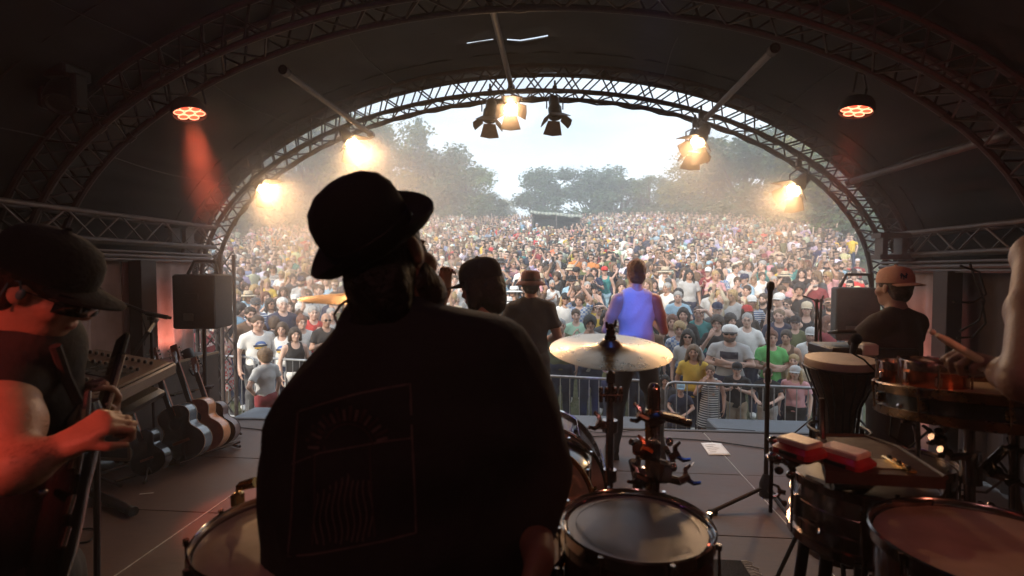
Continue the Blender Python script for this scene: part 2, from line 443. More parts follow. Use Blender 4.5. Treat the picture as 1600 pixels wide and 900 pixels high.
# roof skin with folds and the light slit near the crown
def tarp():
    b = MB(); n = 96; ys = [-1.9+.2*i for i in range(34)] + [4.93, 4.98, 5.1, 5.25, 5.4, 5.55, 5.72, 5.86]; r = random.Random(3)
    ys = sorted(y for y in ys if y <= 5.9)
    for y in ys:
        for i in range(n+1):
            t = .0+PI*i/n; sag = .05*abs(math.sin((y-ARCH1)*PI/2.15))
            fold = .014*math.sin(i*1.9+math.sin(y*1.3+i*.3)*2)*(1 if y > 3 else .6)+.01*math.sin(y*7+i*.8)
            a = 4.12-sag+fold; p = ell_pt(a, a-1.66, t, y); b.v.append(tuple(p))
    for j in range(len(ys)-1):
        for i in range(n):
            c = (ys[j]+ys[j+1])/2; x = SX+4.1*math.cos(PI*(i+.5)/n)
            if 4.93 < c < 4.98 and -.86 < x < -.08 and i not in (49,): continue
            o = j*(n+1)+i; b.f.append((o, o+1, o+n+2, o+n+1)); b.m.append(0)
    return b
roof = struct('roof', tarp(), M_TARP)
sm = roof.modifiers.new('thick', 'SOLIDIFY'); sm.thickness = -.012
b = MB()      # rolled hem of the skin along the front arch
b.tube([ell_pt(4.12, 2.46, PI*i/72, 5.88) for i in range(73)], .02, 6); struct('roof_hem', b, M_TARP, roof)
for y_ in (.4, 2.4, 3.05, 4.1, 4.7, 5.3): struct('roof_seam', MB().tube([ell_pt(4.085, 2.425, PI*i/72, y_) for i in range(73)], .007, 5), M_TARP, roof)
for tt_ in (.5, .85, 1.2, 1.94, 2.29, 2.64): struct('roof_strap', MB().tube([ell_pt(4.05, 2.39, tt_+.01*math.sin(y_*3), y_) for y_ in [.2+.2*k for k in range(28)]], .006, 4), M_BLACK, roof)
# side skin from the arch foot to the deck, rear wall
def wavy_wall(p0, p1, z0, z1, amp=.03, n=90, th=.0):
    b = MB(); p0, p1 = Vector(p0), Vector(p1); d = p1-p0; nn = Vector((-d.y, d.x, 0)).normalized(); L = d.length
    zs = [z0+(z1-z0)*k/8 for k in range(9)]
    for z in zs:
        for i in range(n+1):
            u = i/n; a = amp*(math.sin(u*L*19+math.sin(z*1.2+u*9)*.7)+.5*math.sin(u*L*41+z))*(1 if z < z1-.05 else .5)
            q = p0+d*u+nn*a; b.v.append((q.x, q.y, z))
    for j in range(8):
        for i in range(n):
            o = j*(n+1)+i; b.f.append((o, o+1, o+n+2, o+n+1)); b.m.append(0)
    return b
for x, nme in ((-4.5, 'wall_left'), (3.78, 'wall_right')):
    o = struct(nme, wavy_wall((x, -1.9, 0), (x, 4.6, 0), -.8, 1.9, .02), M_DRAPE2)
    o.modifiers.new('thick', 'SOLIDIFY').thickness = .01
o = struct('wall_back', wavy_wall((-4.6, -1.85, 0), (4.0, -1.85, 0), -.8, 4.1, .04), M_DRAPE2)

# lengthwise side trusses
def side_truss(X, z0, z1, y0, y1, label, D=.24):
    root = thing('side_truss', label, 'truss', (X, y0, z0), group='straight side trusses')
    L = y1-y0; sg = 1 if X > 0 else -1
    for (dx, z) in ((0, z0), (0, z1), (sg*D, z0), (sg*D, z1)):
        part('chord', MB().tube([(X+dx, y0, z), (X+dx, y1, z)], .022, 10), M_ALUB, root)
    n = int(L/.24)
    for (a, c) in (((0, z0), (0, z1)), ((sg*D, z0), (sg*D, z1)), ((0, z0), (sg*D, z0)), ((0, z1), (sg*D, z1))):
        b = MB()
        for i in range(n):
            ya, yb = y0+L*i/n, y0+L*(i+1)/n; p, q = (a, c) if i % 2 else (c, a)
            b.tube([(X+p[0], ya, p[1]), (X+q[0], yb, q[1])], .009, 5)
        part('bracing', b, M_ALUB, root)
    return root
side_truss(-3.93, 1.97, 2.2, 1.2, 5.5, 'pale lattice truss along the left side above the curtains')
side_truss(3.27, 1.85, 2.05, 1.2, 5.4, 'pale lattice truss along the right side above the curtains')
# junction frames at the arch feet
def joint(px, py, y, label, w=.2, h=.2):
    c = onY(px, py, y); root = thing('junction_frame', label, 'bracket', (c.x, y, c.z-h/2), group='square truss junction frames')
    for s in (-1, 1): part('upright', MB().cbox((c.x+s*w/2, y, c.z), (.045, .12, h)), M_ALUB, root)
    for s in (-1, 1): part('crossbar', MB().cbox((c.x, y, c.z+s*h/2), (w+.1, .14, .045)), M_ALUB, root)
joint(283, 368, 5.15, 'square aluminium frame at the left end of the side truss', .16, .2)
joint(1392, 385, 5.0, 'square aluminium frame at the right end of the side truss', .17, .2)
# curtain rails and curtains below the side trusses
def rail(X, z, y0, y1, label):
    root = thing('curtain_rail', label, 'rail', (X, y0, z), group='curtain rails')
    for k, (dz, r) in enumerate(((0, .016), (.035, .02), (.075, .014))): part('bar', MB().tube([(X, y0, z+dz), (X, y1, z+dz)], r, 8), M_ALUB, root)
rail(-3.9, 1.80, 3.0, 5.35, 'pale horizontal rail below the left truss with curtains hanging from it')
rail(3.22, 1.70, 2.2, 5.3, 'pale horizontal rail below the right truss with curtains hanging from it')
def curtain(X, y0, y1, z1, m, label, amp=.025, z0=.02):
    b = wavy_wall((X, y0, 0), (X, y1, 0), z0, z1, amp, 50)
    o = single('stage_curtain', b, m, label, 'curtain', (X, (y0+y1)/2, 0), 'curtains hanging at the stage sides')
    o.modifiers.new('thick', 'SOLIDIFY').thickness = .008
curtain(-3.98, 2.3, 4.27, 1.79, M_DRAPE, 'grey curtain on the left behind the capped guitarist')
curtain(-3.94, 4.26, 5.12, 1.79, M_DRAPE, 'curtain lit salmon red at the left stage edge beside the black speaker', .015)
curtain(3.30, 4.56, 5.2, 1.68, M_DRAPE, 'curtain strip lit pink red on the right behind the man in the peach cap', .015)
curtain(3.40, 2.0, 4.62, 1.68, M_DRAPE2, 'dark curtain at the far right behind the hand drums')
# dark upright posts
def post(p, z0, z1, w, label, m=M_BLACK, d=None):
    root = thing('support_post', label, 'post', (p[0], p[1], z0), group='dark support posts')
    part('shaft', MB().cbox((p[0], p[1], (z0+z1)/2), (w, d or w, z1-z0), bev=.006), m, root)
    part('foot_plate', MB().cbox((p[0], p[1], z0+.006), (w+.1, (d or w)+.1, .012)), m, root)
M_POST = mat('brown_post', (.045, .035, .033), .6, .1)
post((-3.86, 4.38), 0, 1.8, .13, 'dark brown upright post between the two left curtains', M_POST, .18)
post((3.22, 4.43), 0, 1.7, .12, 'dark upright post between the right hand curtains', M_POST, .16)
# slim braced tower at the left edge
root = thing('braced_tower', 'slim cross braced tower beside the black speaker at the left stage edge', 'tower', (-4.1, 5.75, -.8))
for dx in (0, .24):
    for dy in (0, .24): part('leg', MB().tube([(-4.25+dx, 5.7+dy, -.8), (-4.25+dx, 5.7+dy, 1.9)], .022, 8), M_ALUB, root)
b = MB(); z = -.75
while z < 1.8:
    for dy in (0, .24):
        b.tube([(-4.25, 5.7+dy, z), (-4.01, 5.7+dy, z+.3)], .009, 5); b.tube([(-4.01, 5.7+dy, z), (-4.25, 5.7+dy, z+.3)], .009, 5)
    z += .3
part('bracing', b, M_ALUB, root)

# ------------------------------------------------------------------ lamps
def emit(name, col, s):
    m = bpy.data.materials.new(name); m.use_nodes = True; b = m.node_tree.nodes['Principled BSDF']
    b.inputs['Base Color'].default_value = (.02, .02, .02, 1); b.inputs['Emission Color'].default_value = (*col, 1); b.inputs['Emission Strength'].default_value = s
    return m
M_WARM = emit('lamp_filament', (1, .62, .32), 90)
M_REDL = emit('red_led', (1, .09, .04), 1.1)
M_REDR = emit('red_led_ring', (1, .25, .13), 2.2)
M_DOOR = mat('barn_door_paint', (.10, .07, .05), .5, .2, .3, 12)
def spot(name, p, aim, col, power, size, blend=.5, r=.05, parent=None):
    l = bpy.data.lights.new(name, 'SPOT'); l.energy = power; l.color = col; l.spot_size = R(size); l.spot_blend = blend; l.shadow_soft_size = r
    o = bpy.data.objects.new(name, l); C.objects.link(o)
    if parent is not None: o.parent = parent; o.location = Vector(p)-wloc(parent)
    else: o.location = p
    o.rotation_euler = (Vector(aim)-Vector(p)).to_track_quat('-Z', 'Y').to_euler(); return o
def par_lamp(c, aim, label, on=True, power=0, r=.075, top=None, doors=True):
    c = Vector(c); ax = (Vector(aim)-c).normalized(); root = thing('stage_lamp', label, 'stage lamp', c, group='barn door lamps on the front arch')
    M3 = orient(ax, Vector((0, 0, 1)).cross(ax) if abs(ax.z) < .95 else (1, 0, 0)); xs = M3.col[0]; ys = M3.col[1]
    b = MB().lathe([(r*.35, -.24), (r*.7, -.235), (r*.8, -.2), (r*.8, -.12), (r, -.1), (r, 0), (r*1.04, 0), (r*1.04, .012), (r*.93, .012), (r*.9, -.04)], c, ax, 24)
    part('housing', b, M_BLACK, root)
    part('lens', MB().lathe([(.001, -.022), (r*.5, -.026), (r*.9, -.035), (.9*r, -.04)], c, ax, 20), M_WARM if on else mat('dark_lens', (.05, .05, .06), .1, 0, 0, spec=.8), root)
    up = Vector((0, 0, 1)); z1 = c.z+.19
    yk = MB()
    for s in (-1, 1):
        q = c-ax*.09+xs*(s*(r+.018)); yk.tube([q, q+up*.12, Vector((c.x, c.y, 0))-ax*.09+Vector((0, 0, z1-.03))+xs*(s*.02), Vector((c.x, c.y, z1))-ax*.09], .008, 6)
    part('yoke', yk, M_BLACK, root)
    cl = Vector((c.x, c.y, z1))-ax*.09
    part('clamp', MB().cbox(cl+up*.03, (.05, .05, .07), bev=.008).tube([cl+up*.05, cl+up*.12], .012, 8), M_BLACK, root)
    if doors:
        for d, w in ((ys, .14), (-ys, .14), (xs, .1), (-xs, .1)):
            s = d.cross(ax); h = c+ax*.014+d*r*.98; tip = (ax*.72+d*.69)*(.15 if w > .12 else .12); t = .003
            vs = [h-s*r*.9, h+s*r*.9, h+tip+s*w*.78, h+tip*1.1, h+tip-s*w*.78]; nrm = tip.cross(s).normalized()*t
            b = MB(); b.v = [tuple(v+nrm) for v in vs]+[tuple(v-nrm) for v in vs]; b.f = [(0,1,2,3,4), (9,8,7,6,5)]+[(i, i+5, (i+1) % 5+5, (i+1) % 5) for i in range(5)]; b.m = [0]*7
            part('barn_door', b, M_DOOR, root, smooth=False)
    if on:
        o = spot('lamp_light', c+ax*.02, c+ax, (1, .56, .25), power, 108, .8, .04, root)
        o['kind'] = 'helper'
    return root
KEY = (-.2, 1.2, .9)
LP = [(798, 170, 5.45), (550, 224, 5.5), (413, 295, 5.6), (1090, 222, 5.4), (1240, 297, 5.35)]
names = ['glowing warm lamp in the middle of the arch between two unlit lamps', 'glowing warm lamp on the arch above the bowler hat, lighting the smoke',
         'glowing warm lamp lowest on the left of the arch', 'glowing lamp on the right of the arch with amber barn doors below it', 'glowing warm lamp lowest on the right of the arch']
for (px, py, y), nm in zip(LP, names):
    p = onY(px, py, y-.02); par_lamp(p, (.5, 3.7, -.2) if px < 700 else ((.1, 1.4, .2) if px < 900 else (-.6, 3.5, -.2)), nm, True, 78 if px < 700 else 26)
for px, py, nm, ax in ((764, 190, 'unlit brown barn door lamp hanging left of the bright central lamp', (-.1, -.3, -1)), (868, 185, 'unlit dark barn door lamp hanging right of the bright central lamp', (.1, -.35, -1)),
                   (1085, 240, 'unlit amber barn door lamp hanging just below the glowing lamp right of the arch crown', (-.1, -.3, -1))):
    p = onY(px, py-4, 5.62); par_lamp(p, p+Vector(ax), nm, False)
# red LED cans under the roof
def led_can(c, aim, label, power, r=.115, col=(1, .13, .06), on=M_REDL, ring=M_REDR, group='round LED lamps under the roof', size=24, lum=None):
    c = Vector(c); ax = (Vector(aim)-c).normalized(); root = thing('led_lamp', label, 'LED lamp', c, group=group)
    part('housing', MB().lathe([(r*.5, -.085), (r*.85, -.08), (r*1.0, -.05), (r*1.08, 0), (r*1.08, .02), (r*.99, .02), (r*.97, -.012), (.001, -.014)], c, ax, 32), M_BLACK, root)
    M3 = orient(ax); cells = [(0, 0)]+[(r*.62*math.cos(a), r*.62*math.sin(a)) for a in [PI/3*k for k in range(6)]]
    for x, y in cells:
        q = c+M3.col[0]*x+M3.col[1]*y
        part('led_lens', MB().lathe([(.001, .008), (r*.16, .006), (r*.27, -.004), (r*.27, -.01)], q, ax, 14), on, root)
        part('led_ring', MB().torus(q+ax*.004, ax, r*.29, r*.035, 16, 5), ring, root)
    yk = MB()
    for s in (-1, 1):
        q = c-ax*.08+M3.col[0]*(s*r*1.1); yk.tube([q, q-ax*.16, c-ax*.3], .009, 6)
    part('yoke', yk, M_BLACK, root)
    if power:
        o = spot('led_light', c+ax*.03, c+ax, col, power, size, .35, .08, root); o['kind'] = 'helper'
    return root
e1 = P(296, 176, 3.9); led_can(e1, e1+Vector((.30, -.12, -1)), 'round red LED lamp on the left throwing a red beam down', 200)
e2 = P(1338, 172, 3.9); led_can(e2, e2+Vector((-.22, -.12, -1)), 'round red LED lamp on the right under the dark roof', 30)

# hoisted moving lamp in shadow on the left arch
def moving_head(c, label):
    c = Vector(c); root = thing('moving_head_lamp', label, 'moving head lamp', c, group='moving head lamps in shadow')
    part('base', MB().cbox(c+Vector((0, 0, .16)), (.26, .22, .1), bev=.02), M_BLKP, root)
    for s in (-1, 1): part('arm', MB().cbox(c+Vector((s*.13, 0, .03)), (.04, .1, .24), bev=.012), M_BLKP, root)
    part('head', MB().lathe([(.02, -.13), (.08, -.12), (.1, -.05), (.105, .05), (.095, .1), (.08, .1), (.07, .08), (.001, .075)], c, (.3, -.5, -.8), 24), M_BLKP, root)
moving_head(P(98, 150, 3.6), 'dark moving head lamp on the inner arch at the upper left')
moving_head(P(1585, 150, 3.5), 'dark moving head lamp on the inner arch at the upper right edge')

# black speaker cabinets
M_GRILL = mat('speaker_grille', (.03, .03, .032), .6, .3, .3, 60, .3, 200)
def speaker(px, py, d, w, h, label, yaw=0, top=True, dd=.34):
    c = P(px, py, d); root = thing('speaker_cabinet', label, 'speaker', (c.x, c.y, c.z-h/2), group='black speaker cabinets'); M3 = Matrix.Rotation(yaw, 3, 'Z')
    part('cabinet', MB().cbox(c, (w, dd, h), M3, bev=.015), mat('speaker_paint', (.035, .033, .034), .7, 0, .3, 30, .25, 90), root)
    part('grille', MB().cbox(c+M3@Vector((0, dd/2+.008, 0)), (w-.05, .02, h-.06), M3, bev=.006), M_GRILL, root)
    part('socket_plate', MB().cbox(c+M3@Vector((-.05, -dd/2-.004, -h*.28)), (.09, .012, .07), M3, bev=.003), mat('plate', (.12, .12, .12), .4, .5), root)
    part('handle', MB().cbox(c+M3@Vector((-.02, -dd/2-.003, h*.1)), (.13, .01, .06), M3, bev=.003), M_BLACK, root)
    if top:
        b = MB(); t = c+Vector((0, 0, h/2))
        b.tube([t+M3@Vector((-w*.36, 0, 0)), t+M3@Vector((-w*.2, 0, .13)), t+M3@Vector((w*.3, 0, .13)), t+M3@Vector((w*.38, 0, 0))], .016, 6)
        part('bracket', b, M_BLACK, root)
        part('stand_pole', MB().tube([c-Vector((0, 0, h/2)), (c.x, c.y, .02)], .018, 10), M_BLACK, root)
        for k in range(3):
            a = k*2.09+.4; part('foot', MB().tube([(c.x, c.y, .28), (c.x+.32*math.cos(a), c.y+.32*math.sin(a), .02)], .012, 6), M_BLACK, root)
    return root
speaker(318, 470, 5.0, .40, .53, 'black speaker cabinet hung at the left stage edge before the crowd', R(8))
speaker(1335, 490, 5.0, .36, .52, 'black speaker cabinet at the right stage edge beside the peach cap man', R(-20))
# flat subwoofer tops in front of the stage edge
M_SUB = mat('blue_grey_paint', (.10, .12, .15), .5, 0, .2, 10)
for x, w, lb in ((-3.45, .75, 'flat blue grey box top beyond the stage edge below the guitars'), (.62, 1.0, 'flat blue grey box top beyond the stage edge behind the crash cymbal'), (2.35, 1.15, 'flat blue grey box top beyond the stage edge behind the microphone stand')):
    root = thing('bass_bin', lb, 'bass speaker', (x, 5.75, -.8), group='bass bins in front of the stage')
    part('cabinet', MB().cbox((x, 5.76, -.42), (w, .56, .76), bev=.012), M_SUB, root)
    part('grille', MB().cbox((x, 6.05, -.42), (w-.08, .02, .68), bev=.004), M_GRILL, root)

# ================================================================== GROUND, HILL, TREES
KN = [(-10, -.8), (6, -.8), (9.5, -.8), (13, -.2), (17, .32), (22, 1.0), (28, 2.0), (35, 3.2), (44, 4.65), (52, 5.85), (58, 6.25), (75, 6.3), (140, 4), (400, -2)]
def gz(x, y):
    for (a, za), (b_, zb) in zip(KN, KN[1:]):
        if y <= b_:
            t = max(0, min(1, (y-a)/(b_-a))); t2 = t; z = za+(zb-za)*t2; break
    else: z = KN[-1][1]
    if y > 9: z += .12*math.sin(x*.23+y*.11)*min(1, (y-9)/8)
    return z
def grass_mat():
    m = mat('hill_grass', (.065, .08, .03), .9, 0, .0)
    t = m.node_tree; b = t.nodes['Principled BSDF']; tcn = t.nodes.new('ShaderNodeTexCoord')
    n1 = t.nodes.new('ShaderNodeTexNoise'); n1.inputs['Scale'].default_value = .35; n1.inputs['Detail'].default_value = 8
    n2 = t.nodes.new('ShaderNodeTexNoise'); n2.inputs['Scale'].default_value = 14; n2.inputs['Detail'].default_value = 6
    t.links.new(tcn.outputs['Object'], n1.inputs[0]); t.links.new(tcn.outputs['Object'], n2.inputs[0])
    ad = t.nodes.new('ShaderNodeMath'); ad.operation = 'ADD'; t.links.new(n1.outputs[0], ad.inputs[0]); t.links.new(n2.outputs[0], ad.inputs[1])
    r = t.nodes.new('ShaderNodeValToRGB'); e = r.color_ramp.elements; e[0].position = .38; e[1].position = .68; e[0].color = (.035, .05, .018, 1); e[1].color = (.13, .12, .06, 1)
    ml = t.nodes.new('ShaderNodeMath'); ml.operation = 'MULTIPLY'; ml.inputs[1].default_value = .5; t.links.new(ad.outputs[0], ml.inputs[0]); t.links.new(ml.outputs[0], r.inputs[0]); t.links.new(r.outputs[0], b.inputs['Base Color'])
    bp = t.nodes.new('ShaderNodeBump'); bp.inputs['Strength'].default_value = .7; bp.inputs['Distance'].default_value = .06; t.links.new(n2.outputs[0], bp.inputs['Height']); t.links.new(bp.outputs[0], b.inputs['Normal'])
    return m
b = MB(); xs = [-400, -200, -120]+[-80+2.5*i for i in range(65)]+[120, 200, 400]; ys = [-60, -20, -5]+[1+1.2*i for i in range(60)]+[80, 95, 115, 140, 200, 300, 400]
for y in ys:
    for x in xs: b.v.append((x, y, gz(x, y)))
for j in range(len(ys)-1):
    for i in range(len(xs)-1):
        o = j*len(xs)+i; b.f.append((o, o+1, o+len(xs)+1, o+len(xs))); b.m.append(0)
struct('ground', b, grass_mat())

# grass tufts by the barrier
b = MB(); r = random.Random(5)
for i in range(9000):
    x = r.uniform(-7, 6); y = r.uniform(5.6, 11); z = gz(x, y); a = r.uniform(0, PI); h = r.uniform(.03, .09); dx, dy = .006*math.cos(a), .006*math.sin(a)
    b.add([(x-dx, y-dy, z), (x+dx, y+dy, z), (x+r.uniform(-.03, .03), y+r.uniform(-.03, .03), z+h)], [(0, 1, 2)])
o = struct('grass', b, mat('grass_blade', (.07, .09, .03), .8, 0, .3, 3), None, 'stuff'); o['label'] = 'trampled green grass along the crowd barrier'; o['category'] = 'grass'

# trees: tapered trunk with limbs and a crown of leaf clumps
M_BARK = mat('bark', (.07, .055, .045), .9, 0, .3, 6, .5, 20)
def leaf_mat(name, c1, c2):
    m = bpy.data.materials.new(name); m.use_nodes = True; t = m.node_tree; b = t.nodes['Principled BSDF']; b.inputs['Roughness'].default_value = .65
    at = t.nodes.new('ShaderNodeAttribute'); at.attribute_name = 'tint'; r = t.nodes.new('ShaderNodeValToRGB'); e = r.color_ramp.elements
    e[0].color = (*c1, 1); e[1].color = (*c2, 1); t.links.new(at.outputs['Fac'], r.inputs[0]); t.links.new(r.outputs[0], b.inputs['Base Color'])
    tr = t.nodes.new('ShaderNodeBsdfTranslucent'); t.links.new(r.outputs[0], tr.inputs[0]); ms = t.nodes.new('ShaderNodeMixShader'); ms.inputs[0].default_value = .3
    t.links.new(b.outputs[0], ms.inputs[1]); t.links.new(tr.outputs[0], ms.inputs[2]); t.links.new(ms.outputs[0], t.nodes['Material Output'].inputs[0]); return m
L1 = leaf_mat('leaf_green', (.04, .085, .02), (.16, .25, .055)); L2 = leaf_mat('leaf_olive', (.07, .085, .015), (.28, .26, .05)); L3 = leaf_mat('leaf_dark', (.025, .06, .028), (.10, .17, .06))
def crown_mesh(seed, H, Rr, nl, kind='round', size=.3, base=.12):
    r = np.random.default_rng(seed); lobes = []
    if kind == 'conifer':
        for i in range(34):
            z = H*(.1+.88*i/34); rad = Rr*(1-(i/34)**1.15)*.9+.15; a = r.uniform(0, 6.28)
            for k in range(3): lobes.append((math.cos(a+k*2.1)*rad*.6, math.sin(a+k*2.1)*rad*.6, z, rad*.5+.25, rad*.5+.25, .45))
    else:
        nlb = 26 if kind == 'round' else 15
        for i in range(nlb):
            z = H*(base+.82*r.random()**.85); q = (z/H-base)/(1-base); prof = math.sqrt(max(.02, 1-(q*1.05-.42)**2*2.1)); a = r.uniform(0, 6.28); rr = Rr*prof*r.uniform(.3, .8)
            s = Rr*r.uniform(.22, .42)*(.75 if kind != 'round' else 1); lobes.append((math.cos(a)*rr, math.sin(a)*rr, z, s, s, s*.75))
    lobes = np.array(lobes); vol = lobes[:, 3]**1.7; ix = r.choice(len(lobes), nl, p=vol/vol.sum()); L = lobes[ix]
    d = r.normal(size=(nl, 3)); d /= np.linalg.norm(d, axis=1)[:, None]; rad = r.random(nl)**.38*(1+.12*r.normal(size=nl))
    cpt = L[:, :3]+d*L[:, 3:]*rad[:, None]
    cl = r.normal(size=(nl//14+1, 3))*.10*Rr/3; cpt = cpt+cl[np.arange(nl)//14]
    n = d*.5+r.normal(size=(nl, 3))*.7+np.array([0, 0, .45]); n /= np.linalg.norm(n, axis=1)[:, None]
    u = np.cross(n, r.normal(size=(nl, 3))); u /= np.linalg.norm(u, axis=1)[:, None]+1e-9; v = np.cross(n, u)
    s = size*r.uniform(.5, 1.25, nl)[:, None]; el = .55
    V = np.stack([cpt-u*s*.5, cpt+v*s*el*.5, cpt+u*s*.5, cpt-v*s*el*.5], 1).reshape(-1, 3)
    tint = np.clip(r.uniform(0, 1, nl)*.5+.5*r.random(len(lobes))[ix], 0, 1).repeat(4)
    me = bpy.data.meshes.new('crown'); me.vertices.add(nl*4); me.vertices.foreach_set('co', V.astype(np.float32).ravel()); me.loops.add(nl*4)
    me.loops.foreach_set('vertex_index', np.arange(nl*4, dtype=np.int32)); me.polygons.add(nl); me.polygons.foreach_set('loop_start', np.arange(0, nl*4, 4, dtype=np.int32))
    me.update(calc_edges=True); a = me.attributes.new('tint', 'FLOAT', 'POINT'); a.data.foreach_set('value', tint.astype(np.float32)); return me, lobes
def trunk_mesh(seed, H, Rr, lobes):
    r = random.Random(seed); b = MB(); top = H*.85; pts = []; n = 9
    for i in range(n+1): pts.append(Vector((math.sin(i*1.1+seed)*.12*i/n*H*.08, math.cos(i*.9+seed)*.1*i/n*H*.08, -.3+(top+.3)*i/n)))
    b.tube(pts, [(.045*H*.55)*(1-i/n)**.8+.04 for i in range(n+1)], 9)
    for i in range(min(16, len(lobes))):
        L = lobes[i]; k = max(1, min(n-2, int(n*(L[2]/H)*.62))); s = pts[k]; e = Vector((L[0], L[1], L[2])); m1 = s.lerp(e, .45)+Vector((0, 0, -.06*H*r.random()))
        b.tube([s, m1, e], [.014*H, .009*H, .02], 5)
    return b.mesh('trunk', M_BARK)
TV = {}
def tree_var(key, seed, H, Rr, nl, kind, m, size=.3, base=.12):
    me, lb = crown_mesh(seed, H, Rr, nl, kind, size, base); me.materials.append(m); TV[key] = (me, trunk_mesh(seed, H, Rr, lb), H, Rr)
tree_var('a', 1, 12, 4.6, 10500, 'round', L1, .43); tree_var('b', 2, 12, 5.2, 10500, 'round', L2, .43); tree_var('c', 3, 12, 4.4, 10500, 'round', L3, .43, .05)
tree_var('f', 4, 12, 2.9, 9000, 'conifer', L3, .32); tree_var('s', 5, 12, 3.6, 2600, 'open', L1, .30, .35); tree_var('d', 6, 12, 5.0, 10500, 'round', L3, .43, .03)
def tree(px, top, y, key, width, label, rz=0, kindname='deciduous_tree'):
    t = onY(px, top, y); g = gz(t.x, y)-.3; crown, trunk, H, Rr = TV[key]; s = (t.z-g)/H; sx = width/2/Rr
    root = thing(kindname, label, 'tree', (t.x, y, g), rz, 'trees around the hill meadow'); root.scale = (sx, sx, s)
    link('crown', crown, root); link('trunk', trunk, root)
TREES = [
 (345, 150, 40, 'b', 11, 'yellow green tree at the far left behind the lowest glowing lamp'),
 (415, 170, 43, 'd', 11, 'broad tree behind the smoke between the two left lamps'),
 (480, 165, 46, 'b', 12, 'tall olive tree behind the glowing lamp above the bowler hat'),
 (545, 172, 52, 'a', 13, 'broad leafy tree directly behind the bowler hat'),
 (608, 190, 54, 'b', 13, 'tall rounded tree left of the pointed conifer'),
 (655, 178, 58, 'f', 6.5, 'pointed dark conifer rising above the left tree line'),
 (690, 222, 56, 'd', 11, 'broad dark tree to the right of the pointed conifer'),
 (728, 258, 57, 'a', 9, 'leafy tree on the falling right end of the left tree line'),
 (755, 296, 55, 'c', 6.5, 'low dark tree ending the left tree line beside the sky gap'),
 (796, 312, 74, 'b', 5.5, 'small pale distant tree in the gap of bright sky'),
 (850, 262, 62, 'c', 9, 'round dark tree behind the left end of the mixing tent'),
 (925, 256, 63, 'd', 11.5, 'tallest round tree in the middle group behind the mixing tent'),
 (972, 272, 62, 'c', 9, 'dark tree on the right of the middle group'),
 (1014, 284, 60, 's', 8, 'thin open branched tree beside the right sky gap'),
 (1062, 268, 58, 'd', 8.5, 'dark tree starting the right hand tree line'),
 (1105, 225, 54, 'b', 11, 'tree with loose crown behind the amber barn door lamp'),
 (1165, 195, 48, 'c', 11, 'large dark tree behind the right half of the arch'),
 (1235, 185, 43, 'd', 11, 'large dark tree behind the lowest right lamp'),
 (1300, 200, 37, 'b', 10, 'olive tree behind the right foot of the arch'),
 (1365, 210, 33, 'a', 10, 'leafy tree at the far right beyond the stage side'),
 (290, 190, 38, 'a', 10, 'green tree glimpsed through the left side truss'),
]
for i, (px, top, y, k, wd, lb) in enumerate(TREES): tree(px, top, y, k, wd, lb, rz=i*1.3, kindname='conifer_tree' if k == 'f' else 'deciduous_tree')
# undergrowth along the crest
V = []; rr = np.random.default_rng(9)
line = [(330, 36), (420, 40), (520, 48), (600, 52), (700, 55), (770, 57), (830, 60), (900, 61), (1000, 60), (1040, 57), (1100, 52), (1180, 46), (1260, 40), (1340, 33), (1420, 30)]
me, _ = crown_mesh(11, 3.2, 2.6, 3500, 'round', .3, .0); me.materials.append(L3)
for i, (px, top, y, kk, wd, lb) in enumerate(TREES):
    if 1010 < px < 1020: continue
    q = onY(px, 340, y-2.5); root = thing('bush', 'bush under the '+lb, 'bush', (q.x, y-2.5, gz(q.x, y-2.5)-.4), i*1.7, 'bushes under the tree line')
    root.scale = (1.9, 1.3, rng.uniform(.85, 1.2)); link('foliage', me, root)

# mixing tent on the slope
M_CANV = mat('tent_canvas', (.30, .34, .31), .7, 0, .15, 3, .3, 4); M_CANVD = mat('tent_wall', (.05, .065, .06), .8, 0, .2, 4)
TY = 40.0
a0 = onY(833, 332, TY); a1 = onY(906, 338, TY); g = gz((a0.x+a1.x)/2, TY-1)+.1
root = thing('mixing_tent', 'grey green open fronted mixing tent among the crowd on the slope', 'tent', ((a0.x+a1.x)/2, TY, g))
zt = a0.z; x0, x1 = a0.x, a1.x
b = MB(); ns = 14
for j, (yy, dz) in enumerate(((TY-1.6, -.02), (TY-.2, .12), (TY+1.6, -.25))):
    for i in range(ns+1):
        u = i/ns; b.v.append((x0-.15+(x1-x0+.3)*u, yy, zt+dz-.38*u-.05*math.sin(u*PI*2)**2+(a1.z-a0.z)*0))
for j in range(2):
    for i in range(ns): o = j*(ns+1)+i; b.f.append((o, o+1, o+ns+2, o+ns+1)); b.m.append(0)
for i in range(ns):          # valance
    p, q = b.v[i], b.v[i+1]; b.add([p, q, (q[0], q[1]-.02, q[2]-.22-.04*math.sin(i*2.1)), (p[0], p[1]-.02, p[2]-.22-.04*math.sin((i-1)*2.1))], [(0,1,2,3)])
o = part('roof', b, M_CANV, root); o.modifiers.new('t', 'SOLIDIFY').thickness = .02
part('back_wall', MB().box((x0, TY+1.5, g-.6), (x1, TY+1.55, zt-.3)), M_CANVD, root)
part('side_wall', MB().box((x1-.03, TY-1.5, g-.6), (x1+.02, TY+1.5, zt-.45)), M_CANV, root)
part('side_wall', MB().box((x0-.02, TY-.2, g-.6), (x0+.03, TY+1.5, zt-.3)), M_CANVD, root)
for x, y, hh in ((x0, TY-1.55, 0), (x1-.02, TY-1.55, -.36), ((x0+x1)/2, TY-1.55, -.2)): part('pole', MB().tube([(x, y, g-1), (x, y, zt+hh)], .045, 8), M_ALUB, root)
xm = (x0+x1)/2
